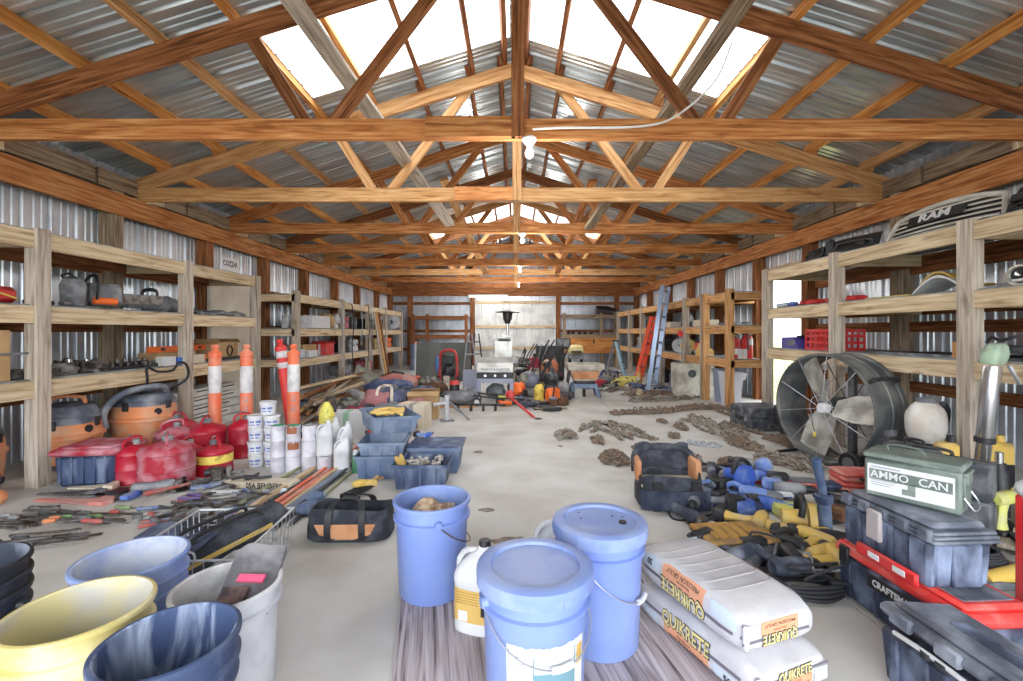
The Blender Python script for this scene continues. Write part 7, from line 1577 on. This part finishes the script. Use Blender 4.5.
for o in t.children:
    if o.name.startswith('strap') or o.name.startswith('grip'): o.data.materials[0] = PAPER
CL = [('faded pink', mat('cloth_pink', rgb(170,116,120), rough=.95)), ('grey', mat('cloth_grey', rgb(120,122,130), rough=.95, col2=rgb(150,152,158), scale=10)), ('black', FABBLK), ('dark red', mat('cloth_dark_red', rgb(150,44,58), rough=.95))]
for k, (x, y, r, z) in enumerate(((-1.55, 5.30, .24, 0), (-1.35, 5.0, .24, 0), (-1.70, 5.0, .18, 0), (-1.20, 5.2, .2, 0), (-1.62, 4.75, .2, 0))): lump('work_jacket', ['pink jacket under the navy duffel', 'grey jacket beside the tape-striped carton', 'black jacket before the duffel', 'faded pink jacket against the carton', 'dark red jacket at the front of the clothing heap'][k], 'jacket', (x, y, .001), (r, r*.7, .14 if k else .2), CL[[0, 1, 2, 0, 3][k]][1], seed=k+40, rough=.5)
for k in range(9):
    r5 = random.Random(k+60); q = MB(); q.tube(bez([(r5.uniform(-.2, .2), r5.uniform(-.2, .2), .02+.13*r5.random()) for _ in range(7)], 6), .013, 6); solo('ratchet_strap', q, [CL[3][1], REDP, FABBLK][k % 3], ['dark red', 'red', 'black'][k % 3] + ' ratchet strap tangled behind the spray cans', 'strap', (-1.32+.02*k, 4.28+.05*k, .001), group='ratchet straps behind the spray cans')
box_thing('cardboard_box', 'pale carton with a grey tape stripe standing on the concrete', 'box', (-1.10, 5.0, .001), (.30, .26, .27), PAPER, rz=-.12, tape=mat('grey_tape', rgb(150,146,138), rough=.6)); box_thing('cardboard_box', 'brown open carton behind the tape-striped one', 'box', (-1.12, 5.6, .001), (.36, .3, .3), CARD, open_=True, rz=.1)
box_thing('white_carton', 'white carton with a green print behind the yellow sprayer jug', 'box', (-1.66, 4.55, .001), (.36, .22, .26), LABELW, rz=.08, tape=mat('green_print', rgb(150,196,170), rough=.7))
t = thing('jack_stand', 'white pipe bracket standing by the brown carton', 'bracket', (-.80, 5.35, .001), .3); q = MB(); q.cyl((0, 0, 0), (0, 0, .3), .03, n=12); q.build('upright', WHP, t); q = MB(); q.cyl((-.16, 0, .2), (.02, 0, .22), .022, n=10); q.build('arm', WHP, t); q = MB(); q.cyl((0, 0, .25), (.26, -.05, .01), .014, n=8); q.build('brace', GRYT, t); q = MB(); q.box((0, 0, .01), (.16, .1, .02), b=.004); q.build('foot', GRYT, t)
for k, (px, py, r, m, nm) in enumerate(((388, 386, .24, RUST, 'rust-brown heap of straps below the dark panel'), (408, 384, .16, HC_['purple'], 'round purple cloth bundle by the pinkish one'), (415, 382, .13, DORG, 'pinkish orange bundle beside the purple one'), (400, 392, .3, PINK, 'faded red net heap'), (428, 389, .22, GMIX, 'grey rag heap near the pressure washer'), (436, 394, .2, RUST, 'brown rag heap beside the mower'), (372, 388, .2, GRYT, 'grey rag heap under the far left shelving'), (395, 381, .2, BLKP, 'black bag at the far left corner posts'), (448, 392, .14, PAPER, 'cream rag behind the mower wheel'))): lump('rag_heap' if k not in (1, 2) else 'cloth_bundle', nm, 'cloth', tuple(F(px, py)+Vector((0, 0, .001))), (r, r*.6, r*.55), m, seed=k+70)
for k in range(10):
    a = F(398+rr.uniform(-8, 30), 398+rr.uniform(-6, 10)); a.z = .012+.012*(k % 3); q = MB(); q.beam((0, 0, 0), (rr.uniform(.5, 1.0), rr.uniform(-.2, .2), 0), .05, .02); solo('wood_strip', q, bm[(k*2) % 5], ['tan', 'pale', 'dark', 'grey', 'rough grey'][k % 5] + ' wood strip lying flat before the dark panel', 'wood strip', tuple(a), group='flat wood strips before the panel')
# ------------------------------------------------------------ open tote bag, blue tools, yellow tools
t = tool_bag('big open black tote bag with tan pockets among the chains', (.94, 2.80, .001), -.05, .38, .30, .19, FABBLK, None, handles=False, slump=.012)
q = MB(); q.tube(bez([(-.18, .1, .16), (-.17, .12, .27), (-.05, .14, .31), (.12, .14, .30), (.18, .12, .25), (.18, .08, .15)], 6), .022, 10); q.build('frame_handle', FABBLK, t)
for sg in (-1, 1):
    q = MB(); q.box((sg*.175, .04, .20), (.035, .14, .13), b=.012, rz=sg*.1); q.build('side_pocket', FABTAN, t)
q = MB(); q.grid(lambda u, v: (-.17+.34*u, .10+.05*v, .12+.2*v+.02*math.sin(u*9)), 12, 6, .02); q.build('flap', FABBLK, t)
q = MB(); q.box((0, 0, .13), (.36, .2, .02), b=.004); q.build('tan_lining', mat('lining', rgb(176,168,148), rough=.95), t)
for x in (-.1, .12): q = MB(); q.box((x, -.158, .09), (.05, .012, .17), b=.004); q.build('strap', BLKP, t)
q = MB(); q.grid(lambda u, v: (-.2+.4*u, -.165-.02*math.sin(u*PI), .02+.11*v), 12, 4, .004); q.build('front_pocket', FABNAVY, t)
def px(x, y, z=.001): p = F(x, y, 0); return (p.x, p.y, z)
PB_ = mat('pale_tool_blue', rgb(104,134,200), rough=.5, col2=rgb(156,172,208), scale=9)
G1 = 'blue cordless tools'
drill('cordless_drill', 'pale blue drill lying against the open tote bag', px(706, 496, .03), .4, PB_, GRYT, G1, 1.0, dark=GRYT)
drill('cordless_drill', 'grey-headed drill in front of the tote bag', px(694, 512, .03), -2.0, GRYT, BLKP, G1, 1.1)
circular_saw('circular_saw', 'blue circular saw in the middle of the blue tools', px(742, 492), .5, KBLUE, G1)
recip_saw('reciprocating_saw', 'blue reciprocating saw behind the blue battery charger', px(752, 500), -.6, PB_, G1, GRYT)
drill('cordless_drill', 'blue drill at the far side of the blue tools', px(766, 486, .03), 2.7, KBLUE, PB_, G1)
drill('impact_driver', 'stubby blue driver beside the round-knobbed tool', px(756, 484, .03), 1.0, PB_, BLKP, G1, .8)
grinder('angle_grinder', 'blue angle grinder at the near right of the blue tools', px(776, 513), 2.3, KBLUE, G1, .32, False, GRYT)
grinder('angle_grinder', 'grey and blue grinder lying behind the blue circular saw', px(724, 482), .8, GRYT, G1, .3, False, BLKP)
t = thing('battery_charger', 'bright blue battery charger facing the camera', 'charger', px(735, 513), .25, G1)
q = MB(); q.prism([(-.09, 0), (.09, 0), (.075, .075), (-.06, .085)], .16, 'x'); q.build('case', KBLUE, t); q = MB(); q.box((.0, -.092, .04), (.1, .006, .03), rx=-.2, b=.002); q.build('label', PB_, t); q = MB(); q.box((0, .0, .085), (.09, .08, .02), b=.004); q.build('dock', BLKP, t)
battery_pack('battery_pack', 'blue battery between the charger and the saw', px(722, 503), .5, PB_, G1); battery_pack('battery_pack', 'dark battery behind the pale blue drill', px(715, 486), 1.2, NAVYP, G1)
q = MB(); q.ball((0, 0, .05), (.045, .045, .05), 14, 9); q.cyl((0, 0, .09), (0, 0, .11), .02, n=10); solo('round_knob', q, WHP, 'white round-knobbed blue sander top', 'knob', px(768, 478, .04)) if False else None
t = thing('palm_sander', 'pale blue palm sander at the top of the blue tools', 'sander', px(764, 478), .4, G1); q = MB(); q.box((0, 0, .02), (.12, .11, .03), b=.008); q.build('pad', GRYT, t); q = MB(); q.ball((0, 0, .08), (.055, .055, .065), 14, 9, 0, 0, None, .85); q.build('body', PB_, t)
q = MB(); q.tube(bez([px(668, 507, .006), px(672, 519, .006), px(690, 521, .006), px(712, 516, .006), px(728, 522, .006), px(740, 523, .006)], 8), .006, 6); solo('electrical_lead', q, CORD, 'thin black cord curling in front of the tote bag', 'cord')
t = thing('crowbar', 'red flat bar lying behind the blue tools', 'pry bar', px(768, 485), -.6); q = MB(); q.beam((-.11, 0, .008), (.11, 0, .008), .03, .012); q.build('bar', REDP, t); q = MB(); q.box((.12, 0, .012), (.03, .035, .016), b=.003); q.build('claw', TOOLST, t)
# tall vacuum wand and lime tools
t = thing('stick_vacuum', 'upright slate blue vacuum wand standing among the yellow tools', 'vacuum', px(826, 541), rot=(0, -.06, .2))
q = MB(); q.cyl((-.0, 0, .02), (-.0, 0, .22), .032, .030, 18); q.build('canister', mat('wand_blue', rgb(66,88,126), rough=.4, col2=rgb(110,126,156), scale=8), t); q = MB(); q.cyl((0, 0, .22), (-.035, 0, .42), .019, .022, 14); q.build('tube', mat('wand_blue', rgb(66,88,126)), t); q = MB(); q.lathe([(.034, .19), (.04, .20), (.04, .23), (.03, .24)], 18, caps=False); q.build('collar', NAVYP, t); q = MB(); q.box((0, -.02, .02), (.14, .1, .04), b=.012); q.build('nozzle', DUSTBLK, t)
t = thing('lime_level_case', 'long lime yellow case lying behind the blue grinder', 'case', px(797, 517), -.04); q = MB(); q.box((0, 0, .035), (.24, .10, .068), b=.012); q.build('case', LIME, t); q = MB(); q.box((0, -.052, .04), (.16, .004, .025)); q.build('label', mat('lime_dark', rgb(160,170,60), rough=.6), t)
q = MB(); q.ball((0, 0, .03), (.08, .07, .035), 14, 8, .2, 2, 0, .8); solo('lime_cover', q, mat('pale_lime', rgb(198,200,140), rough=.6), 'pale lime cover between the lime case and the vacuum wand', 'cover', px(808, 523))
t = thing('label_tape', 'small white and blue tape box next to the lime case', 'box', px(784, 502), .1); q = MB(); q.box((0, 0, .03), (.09, .05, .06), b=.004); q.build('box', LABELW, t); q = MB(); q.box((0, -.026, .03), (.07, .002, .02)); q.build('print', KBLUE, t)
drill('cordless_drill', 'black drill with brown grip right of the vacuum wand', px(842, 515, .03), 2.2, BLKP, RUST, s=1.1); battery_pack('battery_pack', 'black battery standing right of the vacuum wand', px(836, 522), .2, BLKP)
q = MB(); q.ball((0, 0, .03), (.07, .06, .035), 12, 8, .3, 5, 0, .8); solo('lime_light', q, LIME, 'lime and black lamp before the black drill', 'work lamp', px(851, 520))
t = hard_case('small red case with grey lid lying behind the lime case', px(803, 487), PI/2-.2, (.12, .18, .045), RC, clasp=0, handle='no'); q = MB(); q.box((0, 0, .047), (.11, .17, .006)); q.build('lid_mat', GRYT, t)
hard_case('navy flat case lying beside the stacked red cases', px(834, 489), PI/2-.1, (.14, .20, .04), NAVYP, clasp=0, handle='no')
file_tool('trowel', 'grey trowel lying on the concrete before the heavy chain', px(791, 479), .1, GRYT, .22)
# yellow tools
G2 = 'yellow power tools'
hard_case('flat black case with a yellow dusty lid in front of the yellow tools', px(734, 556), PI/2+.12, (.24, .36, .075), DKC, clasp=0, handle='no')
t = thing('wire_brush', 'dusty amber tray lid lying on the black flat case', 'lid', px(733, 552, .078), .10); q = MB(); q.box((0, 0, .012), (.34, .22, .022), b=.008); q.build('tray', mat('dusty_amber', rgb(178,138,76), rough=.85, col2=rgb(132,106,74), scale=14), t); q = MB(); q.grid(lambda u, v: (-.12+.24*u, -.07+.14*v, .026+.005*math.sin(u*31)), 20, 4, .003); q.build('ridges', mat('amber_ridges', rgb(170,130,66), rough=.9), t)
grinder('angle_grinder', 'yellow grinder with black cord, foremost of the yellow tools', px(772, 552), .1, YELT, G2, .34)
grinder('angle_grinder', 'yellow grinder lying behind the foremost one', px(778, 537), 2.9, YELT, G2, .34)
recip_saw('reciprocating_saw', 'yellow reciprocating saw at the right of the yellow tools', px(800, 543), 2.6, YELT, G2)
circular_saw('circular_saw', 'yellow circular saw behind the other yellow tools', px(806, 538), 1.2, YELT, G2)
drill('cordless_drill', 'yellow drill lying nearest the red-lidded tool box', px(838, 575, .03), 1.4, YELT, BLKP, G2, 1.1)
drill('cordless_drill', 'yellow and black drill beside the grinder cord', px(822, 568, .03), .4, YELT, BLKP, G2, 1.0)
drill('cordless_drill', 'black drill with brass chuck among the cords', px(838, 553, .03), 2.5, BLKP, YELT, G2, 1.0)
grinder('die_grinder', 'dusty black grinder with a red button near the amber tray', px(760, 566), .7, DKC, G2, .32)
grinder('angle_grinder', 'grey metal grinder with bright gear head between the cords', px(788, 566), -.5, GRYT, G2, .30)
q = MB()
for k in range(4): q.tube(bez([(-.13, -.02+.015*k, .012+.012*k), (-.05, .06+.01*k, .015+.012*k), (.08, .05, .012+.012*k), (.12, -.04, .015+.012*k), (.02, -.09+.01*k, .012+.012*k), (-.10, -.06, .014+.012*k)], 6), .008, 6, True)
solo('cord_coil', q, CORD, 'coil of thick black cord beside the upper cement bag', 'cord', px(806, 592))
rr = random.Random(9)
for k in range(3):
    x0, y0 = [(790, 575), (812, 585), (780, 560)][k]; q = MB(); q.tube(bez([(rr.uniform(-.16, .16), rr.uniform(-.12, .12), .01+.10*rr.random()) for _ in range(7)], 7), .006, 6); solo('electrical_lead', q, [GRYT, CORD, CORD][k], ['grey cord looped over the yellow tools', 'black cord looped by the cord coil', 'black cord trailing from the dusty grinder'][k], 'cord', px(x0, y0, .02))

for k, (x, y, rz, kind, m, nm) in enumerate(((700, 503, -1.0, 'd', DUSTBLK, 'dusty black drill standing off the corner of the tote bag'), (688, 522, -1.25, 'g', DUSTBLK, 'dusty black grinder with its disc toward the buckets'), (728, 474, .3, 'b', PB_, 'pale blue battery behind the blue tools'), (748, 474, 2.2, 'd', GRYT, 'grey drill at the back of the blue tools'), (790, 500, -.3, 'd', GRYT, 'grey drill between the blue tools and the lime case'), (712, 476, 1.2, 'g', DUSTBLK, 'dusty grinder between the tote bag and the chain heap'), (782, 492, .8, 'b', KBLUE, 'blue battery right of the blue drill'), (752, 508, 1.4, 'b', NAVYP, 'dark battery in front of the blue saw'))):
    if kind == 'd': drill('cordless_drill', nm, px(x, y, .03), rz, m, BLKP, G1, 1.1)
    elif kind == 'g': grinder('angle_grinder', nm, px(x, y), rz, m, G1, .3, False)
    else: battery_pack('battery_pack', nm, px(x, y), rz, m, G1)
for k, (x, y, rz, m, nm) in enumerate(((742, 570, .5, DUSTBLK, 'dusty black drill beside the flat case'), (815, 552, 2.0, YELT, 'yellow drill right of the grinders'), (790, 583, .2, DUSTBLK, 'dusty drill in front of the cord coil'), (760, 534, .9, YELT, 'yellow drill behind the amber tray'))):
    drill('cordless_drill', nm, px(x, y, .03), rz, m, BLKP, G2, 1.05)
# ------------------------------------------------------------ small things strewn along the left and round the machines
rr = random.Random(77)
dusty = [mat('strewn_tan', rgb(186,166,138), rough=.9, col2=rgb(140,124,104), scale=18), GRYT, W_SAW, FABNAVY, PINK, GMIX, RUST, PAPER, DUSTBLK, mat('strewn_blue', rgb(104,120,156), rough=.8, col2=rgb(140,148,164), scale=12)]
dn = ['tan', 'grey', 'brown', 'navy', 'faded pink', 'mottled grey', 'rusty', 'cream', 'dusty black', 'slate blue']
zones = [((345, 440), (386, 404), 46, 'in the clutter before the dark panel'), ((300, 370), (404, 424), 22, 'in the clutter beyond the orange traffic posts'), ((372, 404), (405, 420), 14, 'on the floor by the clothing heap'), ((515, 565), (388, 410), 26, 'among the machines right of the grill'), ((585, 640), (372, 392), 22, 'in the clutter before the stepladder'), ((636, 668), (386, 398), 10, 'at the feet of the ladders')]
placed = []
for (xa, xb), (ya, yb), n, where in zones:
    for k in range(n):
        for _ in range(40):
            c = F(rr.uniform(xa, xb), rr.uniform(ya, yb))
            if all((c-o).length > .20 for o in placed): break
        placed.append(c.copy()); c.z = .001; j = rr.randrange(len(dusty)); rz = rr.uniform(0, 6.28); grp = 'strewn things ' + where
        kind = k % 5
        if kind == 0:
            L = rr.uniform(.2, .5); t = thing('hand_tool', '%s long-handled tool %s' % (dn[j], where), 'hand tool', c, rz, grp)
            q = MB(); q.cyl((-L/2, 0, .014), (L*.3, 0, .014), .012, n=8); q.build('handle', dusty[j], t); q = MB(); q.box((L*.38, 0, .016), (.07, .06, .024), b=.006); q.build('head', TOOLST, t)
        elif kind == 1:
            q = MB(); q.ball((0, 0, .04), (rr.uniform(.07, .15), rr.uniform(.06, .1), rr.uniform(.04, .08)), 14, 8, .6, k, 0); solo('rag', q, dusty[j], '%s crumpled rag %s' % (dn[j], where), 'rag', c, rz, grp, angle=70)
        elif kind == 2:
            d = (rr.uniform(.1, .22), rr.uniform(.08, .16), rr.uniform(.06, .14)); t = thing('small_box', '%s small box %s' % (dn[j], where), 'box', c, rz, grp)
            q = MB(); q.box((0, 0, d[2]/2), d, b=.006); q.build('body', dusty[j], t); q = MB(); q.box((0, 0, d[2]-.01), (d[0]*1.03, d[1]*1.03, .022), b=.004); q.build('lid', dusty[(j+3) % 10], t)
        elif kind == 3:
            q = MB(); q.tube(bez([(rr.uniform(-.16, .16), rr.uniform(-.12, .12), .012+.03*rr.random()) for _ in range(6)], 6), rr.uniform(.007, .014), 6); solo('loose_hose', q, dusty[j], '%s loop of hose %s' % (dn[j], where), 'hose', c, rz, grp)
        else:
            t = drill('cordless_drill', '%s power tool %s' % (dn[j], where), (c.x, c.y, .03), rz, dusty[j], BLKP, grp, rr.uniform(.8, 1.2))
# floats of dark pipe and handlebars standing up among the machines
for k, (x, y, h, m, nm) in enumerate(((.05, 9.4, .72, BLKP, 'black'), (.46, 9.2, .80, GRYT, 'grey'), (.82, 9.0, .70, BLKP, 'bent black'), (.06, 6.95, .5, GMIX, 'mottled'), (.74, 7.05, .48, BLKP, 'low black'))):
    t = thing('tiller', nm + ' tiller with upright handlebars among the machines', 'tiller', (x, y, .001), .4*k)
    for sg in (-1, 1): q = MB(); q.tube(bez([(0, sg*.05, .15), (.06, sg*.10, h*.6), (.16, sg*.15, h)], 5), .013, 7); q.build('handlebar', m, t)
    q = MB(); q.ball((0, 0, .18), (.11, .09, .10), 14, 9, .35, k, None, .75); q.build('engine', [GMIX, DUSTBLK, REDD, ORNG, GRYT][k], t)
    for sg in (-1, 1): q = MB(); q.cyl((-.02, sg*.10-.02, .09), (-.02, sg*.10+.02, .09), .09, n=16); q.build('wheel', BLKP, t)
